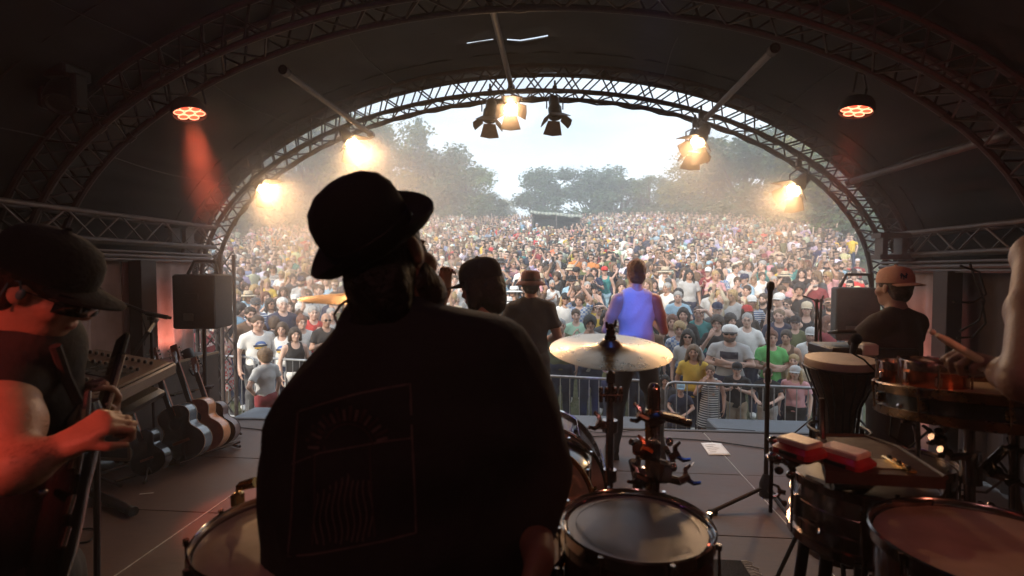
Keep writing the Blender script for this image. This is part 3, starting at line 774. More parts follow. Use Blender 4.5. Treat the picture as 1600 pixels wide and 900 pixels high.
d = thing('mixing_desk', 'pale covered mixing desk inside the tent', 'mixing desk', (xm+.5, TY-.9, g)); part('table', MB().cbox((xm+.5, TY-.9, g+.55), (2.3, .8, .08)), M_CANV, d)
part('console', MB().cbox((xm+.5, TY-.9, g+.68), (1.9, .6, .16), Matrix.Rotation(-.15, 3, 'X'), bev=.03), mat('console_grey', (.35, .36, .36), .5), d)
for s in (-1, 1): part('leg', MB().tube([(xm+.5+s*1, TY-.9, g-.4), (xm+.5+s*1, TY-.9, g+.52)], .03, 6), M_ALUB, d)

# crowd barrier
def barrier(p, q, label):
    p, q = Vector(p), Vector(q); d = q-p; L = d.length; n = max(3, int(L/.125)); root = thing('crowd_barrier', label, 'barrier', (p+q)/2, group='steel crowd barriers in front of the stage')
    H = 1.1; up = Vector((0, 0, 1)); u = d.normalized()
    fr = [p+up*.12, p+up*(H-.08), p+u*.03+up*(H-.02), p+u*.09+up*H, q-u*.09+up*H, q-u*.03+up*(H-.02), q+up*(H-.08), q+up*.12, p+up*.12]
    part('frame', MB().tube(fr, .018, 8), M_STEEL, root)
    me = MB().tube([(0, 0, .12), (0, 0, H)], .007, 5).mesh('bar', M_STEEL)
    for i in range(1, n): o = link('bar', me, root, p+d*(i/n)-wloc(root))
    nn = Vector((-u.y, u.x, 0))
    for e in (p+u*.25, q-u*.25): part('foot', MB().tube([e+up*.12, e+nn*.05+up*.05, e+nn*.28+up*.015], .014, 6).tube([e+up*.12, e-nn*.05+up*.05, e-nn*.28+up*.015], .014, 6), M_STEEL, root)
G0 = -.8
bl = [(-6.9, 7.95), (-4.8, 7.65), (-2.7, 7.25), (-.6, 6.72), (1.35, 6.42), (3.3, 6.2), (5.2, 6.1)]
bn = ['at the far left beyond the side curtain', 'behind the black speaker and the guitars', 'behind the bowler hat man', 'behind the crash cymbal', 'in front of the yellow top and the grey cap', 'in front of the child with the pale cap on the right', 'at the far right beyond the side curtain']
for i in range(len(bl)-1):
    p, q = bl[i], bl[i+1]; ux, uy = (q[0]-p[0])*.02, (q[1]-p[1])*.02
    barrier((p[0]+ux, p[1]+uy, G0), (q[0]-ux, q[1]-uy, G0), 'galvanised steel crowd barrier '+bn[i])

# ================================================================== PEOPLE
def V3(*a): return Vector(a)
SKIN = [mat('skin_fair', (.50, .31, .24), .5, 0, .08, 6), mat('skin_pale', (.58, .38, .30), .5, 0, .08, 6), mat('skin_tanned', (.40, .23, .16), .5, 0, .08, 6), mat('skin_olive', (.36, .22, .15), .5, 0, .08, 6), mat('skin_brown', (.20, .115, .075), .5, 0, .08, 6)]
def feat_link(m):
    t = m.node_tree; b = t.nodes['Principled BSDF']; at = t.nodes.new('ShaderNodeAttribute'); at.attribute_name = 'feat'
    x = t.nodes.new('ShaderNodeMix'); x.data_type = 'RGBA'; x.blend_type = 'MULTIPLY'; x.inputs[0].default_value = 1
    src = b.inputs['Base Color'].links[0].from_socket if b.inputs['Base Color'].links else None
    if src: t.links.new(src, x.inputs[6])
    else: x.inputs[6].default_value = b.inputs['Base Color'].default_value
    t.links.new(at.outputs['Color'], x.inputs[7]); t.links.new(x.outputs[2], b.inputs['Base Color'])
    b.inputs['Subsurface Weight'].default_value = 0
for s in SKIN: feat_link(s)
HAIRC = {'dark brown': (.03, .018, .011), 'black': (.01, .009, .009), 'brown': (.07, .04, .022), 'blond': (.36, .24, .11), 'grey': (.33, .32, .31), 'white': (.62, .6, .58), 'red brown': (.14, .05, .025), 'light brown': (.16, .10, .055)}
def hair_mat(c): return mat('hair_'+c.replace(' ', '_'), HAIRC[c], .55, 0, .45, 35, .6, 60)

def headframe(c, f, u):
    u = Vector(u).normalized(); f = Vector(f); f = (f-u*f.dot(u)).normalized(); s = f.cross(u)*-1   # s points to the person's left
    return Matrix((s, f, u)).transposed()
def head(F, c, M, k=1.0, detail=True):
    c = Vector(c); L = lambda x, y, z: c+M@Vector((x*k, y*k, z*k))
    E = lambda p, r, kk=.02, sub=False: F.ell(L(*p), [a*k for a in r], M, kk, sub)
    E((0, -.012, .03), (.074, .093, .088)); E((0, .022, -.035), (.060, .068, .085)); E((0, .035, -.085), (.046, .045, .034), .025)
    F.cone(L(0, .066, -.098), L(0, .066, -.1), .017*k, .017*k, .02)
    E((0, .078, .022), (.05, .014, .012), .015)
    for s in (-1, 1):
        E((s*.031, .100, .002), (.018, .013, .011), .012, True); E((s*.031, .079, .001), (.0135, .012, .0115), .006)
        E((s*.05, .055, -.03), (.02, .025, .024), .02); E((s*.077, -.01, -.008), (.009, .02, .031), .008)
    F.cone(L(0, .088, .008), L(0, .106, -.03), .0075*k, .0125*k, .012); E((0, .09, -.036), (.019, .014, .009), .01)
    E((0, .086, -.062), (.025, .011, .006), .008); E((0, .085, -.071), (.022, .011, .007), .006)
def feat(me, c, M, k=1.0, lips=True):
    n = len(me.vertices); co = np.empty(n*3, np.float32); me.vertices.foreach_get('co', co); co = co.reshape(-1, 3)
    A = np.array(M, np.float32); q = (co-np.array(c, np.float32))@A/k; col = np.ones((n, 4), np.float32)
    x, y, z = np.abs(q[:, 0]), q[:, 1], q[:, 2]
    eye = (np.hypot((x-.031)/1.5, (z-.001)) < .0085) & (y > .06); brow = (np.hypot((x-.033)/3.6, z-.024) < .0055) & (y > .055); lip = (np.hypot(x/3.2, z+.066) < .0078) & (y > .07)
    col[brow, :3] = (.35, .3, .28); col[eye, :3] = (.16, .14, .15)
    if lips: col[lip, :3] = (.72, .42, .42)
    ck = (np.hypot(x-.05, z+.03) < .02) & (y > .03); col[ck, :3] *= (1.0, .9, .88)
    a = me.attributes.new('feat', 'FLOAT_COLOR', 'POINT'); a.data.foreach_set('color', col.ravel())

def hand(F, W, d, n, k=1.0, curl=(.5, .6, .6, .7), thumb=1, tcurl=.5, spread=.1, hold=None):
    """W wrist, d towards the fingers, n the way the palm faces; thumb=+1/-1 the side the thumb is on (sign of d x n)"""
    W = Vector(W); d = Vector(d).normalized(); n = Vector(n); n = (n-d*n.dot(d)).normalized(); s = d.cross(n)*thumb   # s towards the thumb
    kn = []
    for i, (o, l) in enumerate(((.030, .088), (.010, .092), (-.010, .088), (-.029, .078))):
        b = W+d*(l*k)+s*(o*k); kn.append(b); F.cone(W+s*(o*.62*k)+d*.005, b, .0135*k, .0105*k, .014)
    F.cone(W-d*.02*k, W+d*.03*k, .023*k, .02*k, .02, flat=(n, 1.35))
    F.cone(W+s*.018*k+d*.02*k+n*.006*k, W+s*.03*k+d*.05*k+n*.008*k, .016*k, .013*k, .012)     # ball of the thumb
    for i, (b, ls) in enumerate(zip(kn, ((.040, .026, .021), (.045, .029, .022), (.042, .027, .021), (.033, .021, .019)))):
        a = 0; p = b; c = curl[i]; sp = spread*(1.5-i)
        for j, l in enumerate(ls):
            a += c*(.75 if j == 0 else 1.0); dd = (d*math.cos(a)+n*math.sin(a)+s*sp*math.cos(a)*.6).normalized(); q = p+dd*(l*k)
            r0, r1 = (.0098, .0085, .0078)[j]*k*(1 if i < 3 else .88), (.0086, .0078, .0062)[j]*k*(1 if i < 3 else .88)
            F.cone(p, q, r0, r1, .0035 if j else .006); p = q
    b = W+s*.030*k+d*.045*k+n*.008*k; p = b; a = 0
    for j, l in enumerate((.036, .028)):
        dd = (s*math.cos(.75+a)*.8+d*math.sin(.75+a)+n*(.35+a*.9)).normalized(); q = p+dd*(l*k); F.cone(p, q, (.0115, .0098)[j]*k, (.0098, .0078)[j]*k, .005); p = q; a += tcurl

# ---------------------------------------------------- standing figure of the crowd, 1.75 m, facing -Y, feet on z = 0
HC = V3(0, -.02, 1.632); HM = headframe(HC, (0, -1, 0), (0, 0, 1))
LEFT = 1
def joints(pose):
    S = {1: V3(.17, .01, 1.395), -1: V3(-.17, .01, 1.395)}; A = {}
    def arm(s, e, w, d, n): A[s] = (S[s], V3(s*e[0], e[1], e[2]), V3(s*w[0], w[1], w[2]), V3(s*d[0], d[1], d[2]), V3(s*n[0], n[1], n[2]))
    dn = ((.245, .03, 1.15), (.25, -.05, .92), (.0, -.12, -1), (-1, .1, 0))
    if pose == 'relaxed':
        for s in (1, -1): arm(s, *dn)
    elif pose == 'clapping':
        for s in (1, -1): arm(s, (.25, -.03, 1.17), (.075, -.26, 1.27), (-.35, -.35, .85), (-1, -.1, -.25))
    elif pose == 'folded':
        for s in (1, -1): arm(s, (.245, -.06, 1.17), (-.01, -.19, 1.17+.03*s), (-1, .12, .12), (0, .9, .1))
    elif pose == 'waving':
        arm(1, (.30, -.05, 1.62), (.27, -.1, 1.87), (.05, -.1, 1), (0, -1, 0)); arm(-1, *dn)
    elif pose == 'cheering':
        for s in (1, -1): arm(s, (.26, -.08, 1.66), (.13, -.12, 1.88), (-.25, -.05, 1), (-1, -.3, 0))
    elif pose == 'sipping':
        arm(1, *dn); arm(-1, (.25, -.1, 1.16), (.10, -.2, 1.42), (-.35, .1, 1), (-.5, .9, 0))
    elif pose == 'leaning':
        for s in (1, -1): arm(s, (.26, -.08, 1.2), (.14, -.30, 1.12), (-.5, -.8, -.1), (0, 0, -1))
    elif pose == 'shading':
        arm(-1, *dn); arm(1, (.31, -.1, 1.50), (.11, -.17, 1.70), (-1, -.05, .1), (0, .2, -1))
    elif pose == 'onhip':
        arm(1, (.34, .05, 1.17), (.2, -.03, 1.02), (-.6, -.3, -.7), (-.8, .2, 0)); arm(-1, *dn)
    return A
POSES = ['relaxed', 'clapping', 'folded', 'waving', 'cheering', 'sipping', 'leaning', 'shading', 'onhip']
POSE_TXT = {'relaxed': 'with arms down', 'clapping': 'with hands together in mid clap', 'folded': 'with folded arms', 'waving': 'waving one raised arm', 'cheering': 'with both arms raised', 'sipping': 'with one hand at the mouth',
            'leaning': 'with forearms held out in front', 'shading': 'shading the eyes with one hand', 'onhip': 'with one hand on the hip'}
def torso(F, t=0.0, hem=None):
    F.ell((0, .0, 1.28), (.158+t, .108+t, .20+t), None, .05); F.ell((0, -.005, 1.08), (.138+t, .098+t, .17), None, .06)
    for s in (1, -1): F.cone((s*.04, .015, 1.455), (s*.15, .012, 1.40), .045+t, .05+t, .05)
def legs(F, t=0.0, shoe=True, to=0.0):
    F.ell((0, .005, .93), (.16+t, .112+t, .13+t), None, .05)
    for s in (1, -1):
        F.cone((s*.085, 0, .9), (s*.095, -.01, .5), .083+t, .056+t, .03); F.cone((s*.095, -.01, .5), (s*.1, .02, .34), .056+t, .055+t, .02); F.cone((s*.1, .02, .34), (s*.105, .02, .09), .055+t, .038+t, .02)
def fig_body(pose, h=.0115):
    A = joints(pose); ys = [0.15]; F = Field((-.52, -.48, -.01), (.52, .2, 2.12 if pose in ('waving', 'cheering') else 1.82), h)
    torso(F); legs(F)
    for s in (1, -1): F.cone((s*.105, .02, .05), (s*.12, -.13, .035), .04, .034, .02)
    F.cone((0, .015, 1.42), (0, -.005, 1.56), .06, .052, .035); head(F, HC, HM)
    for s in (1, -1):
        S, E, W, d, n = A[s]; F.cone(S, E, .05, .038, .03); F.cone(E, W, .041, .026, .012)
        hand(F, W, d, n, 1.08, (.25, .28, .3, .35), spread=.14, thumb=(1 if d.cross(n).dot(V3(0, -.6, .8)) > 0 else -1))
    me = F.mesh('body_'+pose); feat(me, HC, HM); return me
def fig_tee(pose, long=False, h=.0135, seed=0):
    A = joints(pose); F = Field((-.45, -.45, .8), (.45, .2, 1.95), h); torso(F, .016); F.ell((0, 0, .95), (.172, .125, .16), None, .06)
    if not long: pass
    F.wave(.005, (20, 14, 14), seed+3)
    F.cut((0, 0, .86), (0, 0, -1), .01)
    G = Field((-.45, -.45, .8), (.45, .2, 1.95), h)
    for s in (1, -1):
        S, E, W, d, n = A[s]
        if long: G.cone(S, E, .061, .053, .02); G.cone(E, W.lerp(E, .03), .053, .036, .02)
        else: G.cone(S, E, .062, .064, .02)
    if not long:
        for s in (1, -1):
            S, E, W, d, n = A[s]; X, Y, Z = G.ax[0][:, None, None], G.ax[1][None, :, None], G.ax[2][None, None, :]
            q = S.lerp(E, .66); nn = (E-S).normalized(); D = (X-q[0])*nn[0]+(Y-q[1])*nn[1]+(Z-q[2])*nn[2]
            side = (X*s > .13)
            G.F = np.where(side, _smax(G.F, D, .008), G.F)
    G.wave(.004, (22, 14, 30), seed+8)
    F.F = _smin(F.F, G.F, .03)
    F.cone((0, -.02, 1.53), (0, -.035, 1.475), .075, .066, .01, sub=True)
    return F.mesh(('shirt_' if not long else 'sweater_')+pose)
def fig_tank(h=.0135):
    F = Field((-.3, -.3, .8), (.3, .3, 1.6), h); torso(F, .013); F.ell((0, 0, .95), (.170, .122, .16), None, .06); F.wave(.0045, (20, 14, 14), 5); F.cut((0, 0, .88), (0, 0, -1), .01)
    for s in (1, -1): F.ell((s*.215, .0, 1.42), (.09, .2, .13), None, .015, True)
    F.ell((0, -.09, 1.50), (.095, .09, .12), None, .015, True); F.ell((0, .1, 1.54), (.09, .07, .1), None, .015, True); return F.mesh('tank_top')
def fig_dress(h=.015):
    F = Field((-.4, -.4, .3), (.4, .4, 1.6), h); torso(F, .013); F.ell((0, 0, .95), (.17, .125, .16), None, .06); F.cone((0, 0, 1.0), (0, 0, .5), .14, .25, .08); F.wave(.007, (22, 22, 4), 5); F.cut((0, 0, .5), (0, 0, -1), .01)
    for s in (1, -1): F.ell((s*.215, .0, 1.42), (.09, .2, .13), None, .015, True)
    F.ell((0, -.09, 1.50), (.095, .09, .12), None, .015, True); F.ell((0, .1, 1.54), (.09, .07, .1), None, .015, True); return F.mesh('dress')
def fig_trousers(short=False, h=.015):
    F = Field((-.3, -.3, -.02), (.3, .3, 1.1), h); legs(F, .016); F.wave(.005, (22, 20, 18), 9); F.cut((0, 0, 1.0), (0, 0, 1), .01); F.cut((0, 0, .5 if short else .07), (0, 0, -1), .01); return F.mesh('shorts' if short else 'trousers')
def fig_shoes(h=.012):
    F = Field((-.25, -.3, -.03), (.25, .15, .2), h)
    for s in (1, -1): F.cone((s*.105, .025, .05), (s*.12, -.135, .04), .052, .043, .02)
    F.cut((0, 0, 0), (0, 0, -1), .008); return F.mesh('shoes')
def hairF(kind, h=.010, c=HC, M=HM, k=1.0, pad=.33, low=.52):
    c = Vector(c); F = Field((c[0]-pad, c[1]-pad, c[2]-low), (c[0]+pad, c[1]+pad, c[2]+.28), h); L = lambda x, y, z: c+M@Vector((x*k, y*k, z*k))
    E = lambda p, r, kk=.02, sub=False: F.ell(L(*p), [a*k for a in r], M, kk, sub)
    if kind in ('short', 'long', 'bun', 'bob', 'tail', 'curly', 'thin'):
        t = {'short': .010, 'curly': .034, 'thin': .005}.get(kind, .016); E((0, -.018, .036), (.076+t, .094+t, .088+t)); E((0, -.05, -.03), (.066+t*.8, .055+t, .06+t))
        E((0, .095, -.045), (.075, .075, .085), .012, True)              # opens the face
        if kind != 'curly': E((0, .13, .03), (.062, .05, .04), .02, True)
        for s in (1, -1): E((s*.085, .012, -.03), (.02, .028, .04), .01, True) if kind in ('short', 'thin') else None
    if kind == 'long':
        for s in (1, -1): F.cone(L(s*.082, .0, .02), L(s*.10, -.005, -.13), .03*k, .034*k, .03); F.cone(L(s*.10, -.005, -.13), L(s*.095, .03, -.27), .034*k, .026*k, .03)
        F.cone(L(0, -.075, -.02), L(0, -.085, -.27), .07*k, .07*k, .04)
    if kind == 'bob':
        for s in (1, -1): F.cone(L(s*.085, -.0, .02), L(s*.09, .0, -.09), .03*k, .036*k, .03)
        F.cone(L(0, -.07, -.02), L(0, -.07, -.10), .065*k, .06*k, .03)
    if kind == 'bun': E((0, -.07, .135), (.04, .04, .036), .012)
    if kind == 'tail': F.cone(L(0, -.115, .03), L(.02, -.15, -.16), .032*k, .02*k, .02)
    if kind in ('beard',):
        E((0, .045, -.085), (.060, .058, .052)); E((0, .03, -.05), (.068, .05, .05)); E((0, .08, -.02), (.06, .06, .036), .012, True); E((0, .105, -.066), (.024, .02, .008), .006, True); F.cut(L(0, -.005, 0), -(M.col[1]), .01)
    F.wave(.0022, (60, 60, 30), 4)
    return F
def hair_mesh(kind, **kw): return hairF(kind, **kw).mesh(kind+'_hair' if kind != 'beard' else 'beard')
def cap_mb(kind, c=HC, M=HM, k=1.0, peak=1, scale=1.0):
    c = Vector(c); T = Matrix.Translation(c) @ M.to_4x4() @ Matrix.Scale(k, 4); b = MB(); n = 20
    def ring(rx, ry, z, y0=-.012): return [T@Vector((rx*math.cos(2*PI*i/n), y0+ry*math.sin(2*PI*i/n), z)) for i in range(n)]
    if kind in ('cap', 'backcap'):
        b.loft([ring(.083, .101, .028), ring(.087, .105, .03), ring(.0865, .105, .055), ring(.082, .1, .085), ring(.067, .084, .112), ring(.04, .05, .128), ring(.01, .012, .134), ring(.004, .005, .142)], 0)
        sg = peak if kind == 'cap' else -peak; m = 10; vs = []
        for t_, zz in ((0, 0), (1, 0)):
            for j in range(4):
                for i in range(m+1):
                    a = PI*(.12+.76*i/m); r0 = 1+.0*j; ex = j/3*.075*math.sin(a)**.8; x = (.084)*math.cos(a); y = (.1)*math.sin(a)+ex; z = .034-.012*(abs(math.cos(a))**2)-.010*(j/3)-t_*.005
                    vs.append(T@Vector((x, sg*y-.012, z)))
        fs = []
        for t_ in range(2):
            for j in range(3):
                for i in range(m): o = t_*4*(m+1)+j*(m+1)+i; q = (o, o+1, o+m+2, o+m+1); fs.append(q if t_ == 0 else q[::-1])
        b.add(vs, fs, 1)
    else:
        br = {'sunhat': .085, 'fedora': .042}[kind]; zd = -.006 if kind == 'sunhat' else -.012
        b.loft([ring(.086, .104, .02), ring(.089, .107, .026), ring(.086, .103, .07), ring(.078, .094, .11), ring(.055, .07, .128), ring(.02, .028, .122), ring(.004, .005, .12)], 0)
        b.loft([ring(.084, .102, .022), ring(.09+br*.5, .107+br*.5, .010), ring(.09+br, .107+br, zd), ring(.092+br, .109+br, zd+.006), ring(.09+br*.5, .107+br*.5, .02), ring(.086, .104, .03)], 0, cap=False)
        b.loft([ring(.0895, .1075, .027), ring(.090, .108, .028), ring(.0885, .106, .05), ring(.086, .103, .05)], 1, cap=False)
    return b
def glasses_mb(c=HC, M=HM, k=1.0, sun=False):
    T = Matrix.Translation(Vector(c)) @ M.to_4x4() @ Matrix.Scale(k, 4); b = MB()
    for s in (1, -1):
        fr = [T@Vector((s*.033+.023*math.cos(a), .104-.004*abs(math.cos(a)), .001+.017*math.sin(a))) for a in [2*PI*i/14 for i in range(15)]]; b.tube(fr, .0022*k, 5, 0)
        b.tube([T@Vector((s*.056, .1, .004)), T@Vector((s*.078, .06, .004)), T@Vector((s*.08, -.01, .0))], .0018*k, 5, 0)
        if sun: b.add([T@Vector((s*.033, .103, .001))]+[T@Vector((s*.033+.021*math.cos(a), .1025, .001+.0155*math.sin(a))) for a in [2*PI*i/12 for i in range(12)]], [(0, i+1, (i+1) % 12+1) for i in range(12)], 0)
    b.tube([T@Vector((-.011, .104, .004)), T@Vector((.011, .104, .004))], .002*k, 5, 0); return b
M_CLOTHV = {}
def cloth(name, col, pat=None, col2=None):
    if name in M_CLOTHV: return M_CLOTHV[name]
    m = mat('cloth_'+name.replace(' ', '_'), col, .85, 0, .12, 5, .15, 60)
    if pat:
        t = m.node_tree; b = t.nodes['Principled BSDF']; src = b.inputs['Base Color'].links[0].from_socket; tcn = t.nodes.new('ShaderNodeTexCoord')
        if pat == 'stripes': w_ = t.nodes.new('ShaderNodeTexWave'); w_.bands_direction = 'Z'; w_.inputs['Scale'].default_value = 7; out = w_.outputs['Fac']
        elif pat == 'checks': w_ = t.nodes.new('ShaderNodeTexChecker'); w_.inputs['Scale'].default_value = 22; out = w_.outputs['Fac']
        else: w_ = t.nodes.new('ShaderNodeTexVoronoi'); w_.inputs['Scale'].default_value = 18; out = w_.outputs['Distance']
        t.links.new(tcn.outputs['Object'], w_.inputs['Vector']); r = t.nodes.new('ShaderNodeValToRGB'); e = r.color_ramp.elements
        e[0].position = .42 if pat != 'print' else .28; e[1].position = .5 if pat != 'print' else .36; e[0].color = (0, 0, 0, 1); e[1].color = (1, 1, 1, 1); t.links.new(out, r.inputs[0])
        x = t.nodes.new('ShaderNodeMix'); x.data_type = 'RGBA'; x.inputs[7].default_value = (*col2, 1); t.links.new(r.outputs[0], x.inputs[0]); t.links.new(src, x.inputs[6]); t.links.new(x.outputs[2], b.inputs['Base Color'])
    M_CLOTHV[name] = m; return m
CL = {'white': (.72, .71, .69), 'black': (.016, .016, .018), 'navy blue': (.02, .03, .07), 'light grey': (.42, .42, .42), 'dark grey': (.07, .07, .075), 'maroon': (.20, .025, .03), 'red': (.5, .04, .035), 'light blue': (.30, .46, .58),
      'mustard yellow': (.62, .42, .06), 'olive green': (.11, .12, .05), 'teal': (.04, .22, .22), 'pink': (.62, .32, .34), 'beige': (.50, .42, .31), 'orange': (.62, .20, .06), 'lavender': (.42, .36, .55), 'mint green': (.36, .56, .42), 'brown': (.13, .075, .045), 'bright green': (.12, .42, .12)}
PT = {'black and white striped': ('stripes', (.70, .70, .68), (.03, .03, .04)), 'blue and white striped': ('stripes', (.65, .68, .7), (.06, .12, .28)), 'red checked': ('checks', (.5, .08, .07), (.55, .5, .48)), 'blue checked': ('checks', (.12, .2, .4), (.5, .52, .55)),
      'black flowered': ('print', (.5, .45, .42), (.03, .03, .035)), 'blue flowered': ('print', (.6, .6, .6), (.08, .14, .3))}
def clothes(n):
    if n in CL: return cloth(n, CL[n])
    p = PT[n]; return cloth(n, p[1], p[0], p[2])
BODY = {p: fig_body(p) for p in POSES}; TEE = {p: fig_tee(p, seed=i) for i, p in enumerate(POSES)}; SWT = {p: fig_tee(p, True, seed=i) for i, p in enumerate(POSES)}
TANK = fig_tank(); DRESS = fig_dress(); TROU = fig_trousers(); SHORTS = fig_trousers(True); SHOE = fig_shoes()
HAIRM = {k: hair_mesh(k) for k in ('short', 'long', 'bun', 'bob', 'tail', 'curly', 'thin', 'beard')}
CAPM = {}
for k in ('cap', 'sunhat', 'fedora'): CAPM[k] = cap_mb(k, k=1.07).mesh(k if k != 'cap' else 'cap', [None, None])
GLM = glasses_mb().mesh('glasses', [None]); SGM = glasses_mb(sun=True).mesh('sunglasses', [None])
M_GLAS = mat('dark_frames', (.02, .02, .02), .25, 0, 0)
for me in list(BODY.values()): me.materials.append(SKIN[0])
for me in list(TEE.values())+list(SWT.values())+[TANK, DRESS, TROU, SHORTS, SHOE]+list(HAIRM.values()): me.materials.append(M_GLAS)
for me in list(CAPM.values())+[GLM, SGM]: 
    for i in range(len(me.materials)): me.materials[i] = M_GLAS
def ob(name, me, parent, *mats):
    o = bpy.data.objects.new(name, me); C.objects.link(o); o.parent = parent
    for i, m in enumerate(mats): o.material_slots[i].link = 'OBJECT'; o.material_slots[i].material = m
    return o
def crowd_person(loc, rz, sc, label, pose='relaxed', top=('tee', 'white'), bottom=('trousers', 'navy blue'), hair=('short', 'brown'), skin=0, hat=None, glasses=None, beard=None, group=None, wide=1.0, name='person', tilt=0):
    o = bpy.data.objects.new(name, BODY[pose]); C.objects.link(o); o.location = loc; o.rotation_euler = (tilt, 0, rz); o.scale = (sc*wide, sc*wide**.7, sc)
    o.material_slots[0].link = 'OBJECT'; o.material_slots[0].material = SKIN[skin]; tag(o, label, 'person', group)
    k, c = top
    if k == 'tee': ob('shirt', TEE[pose], o, clothes(c))
    elif k == 'long': ob('sweater', SWT[pose], o, clothes(c))
    elif k == 'tank': ob('tank_top', TANK, o, clothes(c))
    elif k == 'dress': ob('dress', DRESS, o, clothes(c))
    if k != 'dress': ob(bottom[0], TROU if bottom[0] == 'trousers' else SHORTS, o, clothes(bottom[1]))
    ob('shoes', SHOE, o, clothes('dark grey') if int(loc[0]*7) % 2 else clothes('white'))
    if hair[0] != 'bald' and not (hat and hair[0] in ('bun', 'curly', 'short')): ob('hair', HAIRM[hair[0]], o, hair_mat(hair[1]))
    elif hat and hair[0] == 'short': ob('hair', HAIRM['thin'], o, hair_mat(hair[1]))
    if hat: ob(hat[0], CAPM[hat[0]], o, clothes(hat[1]), clothes(hat[2] if len(hat) > 2 else hat[1]))
    if glasses: ob(glasses, SGM if glasses == 'sunglasses' else GLM, o, M_GLAS)
    if beard: ob('beard', HAIRM['beard'], o, hair_mat(beard))
    return o

# ------------------------------------------------------------------ the crowd
TARGET = V3(.6, 3.2, 0)
def face_rz(x, y, j=0): return math.atan2(TARGET.x-x, y-TARGET.y)+j
taken = []; used_labels = set()
TOPN = {'tee': 'T-shirt', 'long': 'long sleeved top', 'tank': 'tank top', 'dress': 'dress'}
def hero(px, py, d, label, pose='relaxed', top=('tee', 'white'), bottom=('trousers', 'navy blue'), hair=('short', 'brown'), skin=0, hat=None, glasses=None, beard=None, wide=1.0, turn=0, away=False):
    d += .25; g = G0; p = P(px, py, d); H = p.z-g; sc = max(.5, H/(1.77 if hat else 1.762))
    rz = face_rz(p.x, p.y, turn)+(PI if away else 0)
    o = crowd_person((p.x, p.y, g), rz, sc, label, pose, top, bottom, hair, skin, hat, glasses, beard, 'festival crowd', wide*(1 if H > 1.5 else 1.08)); taken.append((p.x, p.y, .40 if H > 1.4 else .3)); used_labels.add(label); return o
h1 = hero(318, 494, 8.05, 'person in maroon T-shirt with white script print leaning on the barrier below the speaker', 'leaning', ('tee', 'maroon'), ('shorts', 'dark grey'), ('short', 'dark brown'), 2, wide=1.12)
hero(344, 503, 8.3, 'person in sleeveless red checked dress with long hair beside the maroon script T-shirt', 'relaxed', ('dress', 'red checked'), hair=('long', 'light brown'), skin=1)
h2 = hero(402, 492, 8.0, 'tall person in white T-shirt with a yellow and blue sun print at the barrier', 'relaxed', ('tee', 'white'), ('trousers', 'dark grey'), ('short', 'brown'), 0, wide=1.18)
hero(391, 479, 8.8, 'person in brown sweater and glasses standing behind the tall sun print T-shirt', 'relaxed', ('long', 'brown'), hair=('short', 'dark brown'), glasses='glasses', beard='dark brown', wide=1.1)
h3 = hero(441, 503, 8.2, 'smaller person in white T-shirt with the same sun print, brown bobbed hair', 'relaxed', ('tee', 'white'), hair=('bob', 'brown'), turn=-.5)
hero(460, 511, 7.8, 'person in black tank top and white shorts with a fringe at the barrier', 'relaxed', ('tank', 'black'), ('shorts', 'white'), ('bob', 'dark brown'), 1)
hero(414, 545, 6.75, 'child in grey T-shirt seen from behind on the stage side of the barrier', 'onhip', ('tee', 'light grey'), ('shorts', 'maroon'), ('curly', 'light brown'), 0, away=True, turn=.3)
hero(471, 492, 8.5, 'person in white T-shirt with glasses and red brown bun behind the black tank top', 'relaxed', ('tee', 'white'), hair=('bun', 'red brown'), skin=1, glasses='glasses')
hero(489, 477, 8.9, 'person in red sweater with short grey hair left of the gold cymbal', 'clapping', ('long', 'red'), hair=('short', 'grey'), skin=1)
hero(509, 488, 8.4, 'bald person in black T-shirt and sunglasses clapping beside the bowler hat', 'clapping', ('tee', 'black'), hair=('bald', 'black'), glasses='sunglasses', skin=2)
hero(441, 464, 9.6, 'white haired person in a navy blue jacket above the sun print T-shirts', 'relaxed', ('long', 'navy blue'), hair=('short', 'white'), skin=1, wide=1.1)
hero(428, 495, 9.0, 'person with brown curly head of hair and dark grey top seen from behind', 'relaxed', ('long', 'dark grey'), hair=('curly', 'brown'), away=True)
hero(375, 473, 9.5, 'person in light blue T-shirt with a black bun right of the speaker', 'relaxed', ('tee', 'light blue'), hair=('bun', 'black'), turn=1.1)
hero(354, 480, 9.2, 'person in black tank top and sunglasses close to the right side of the speaker', 'relaxed', ('tank', 'black'), hair=('long', 'dark brown'), glasses='sunglasses')
hero(399, 465, 10.0, 'person in dark grey cap and blue and white striped top', 'relaxed', ('tee', 'blue and white striped'), hair=('short', 'grey'), hat=('cap', 'dark grey'))
hero(368, 452, 10.6, 'person in white T-shirt with blond bun carrying a strap near the speaker', 'relaxed', ('tee', 'white'), hair=('bun', 'blond'))
hero(876, 497, 8.2, 'grey haired person in olive green T-shirt left of the crash cymbal', 'relaxed', ('tee', 'olive green'), hair=('thin', 'grey'), skin=1, wide=1.1)
hero(922, 493, 7.9, 'dark haired person in light grey T-shirt holding one hand up above the cymbal', 'sipping', ('tee', 'light grey'), hair=('curly', 'black'), skin=2)
hero(948, 485, 8.5, 'person in dark grey sweater with dark hair directly left of the blue lit singer', 'relaxed', ('long', 'dark grey'), hair=('bob', 'dark brown'))
hero(900, 482, 9.3, 'person in mint green T-shirt behind the olive green T-shirt', 'clapping', ('tee', 'mint green'), hair=('short', 'brown'), skin=1)
hero(1075, 514, 7.5, 'person in light grey T-shirt and sunglasses with long black hair', 'relaxed', ('tee', 'light grey'), hair=('long', 'black'), glasses='sunglasses')
hero(1084, 538, 6.85, 'person in bright yellow top with long light brown hair at the barrier', 'relaxed', ('tee', 'mustard yellow'), hair=('long', 'light brown'), skin=2)
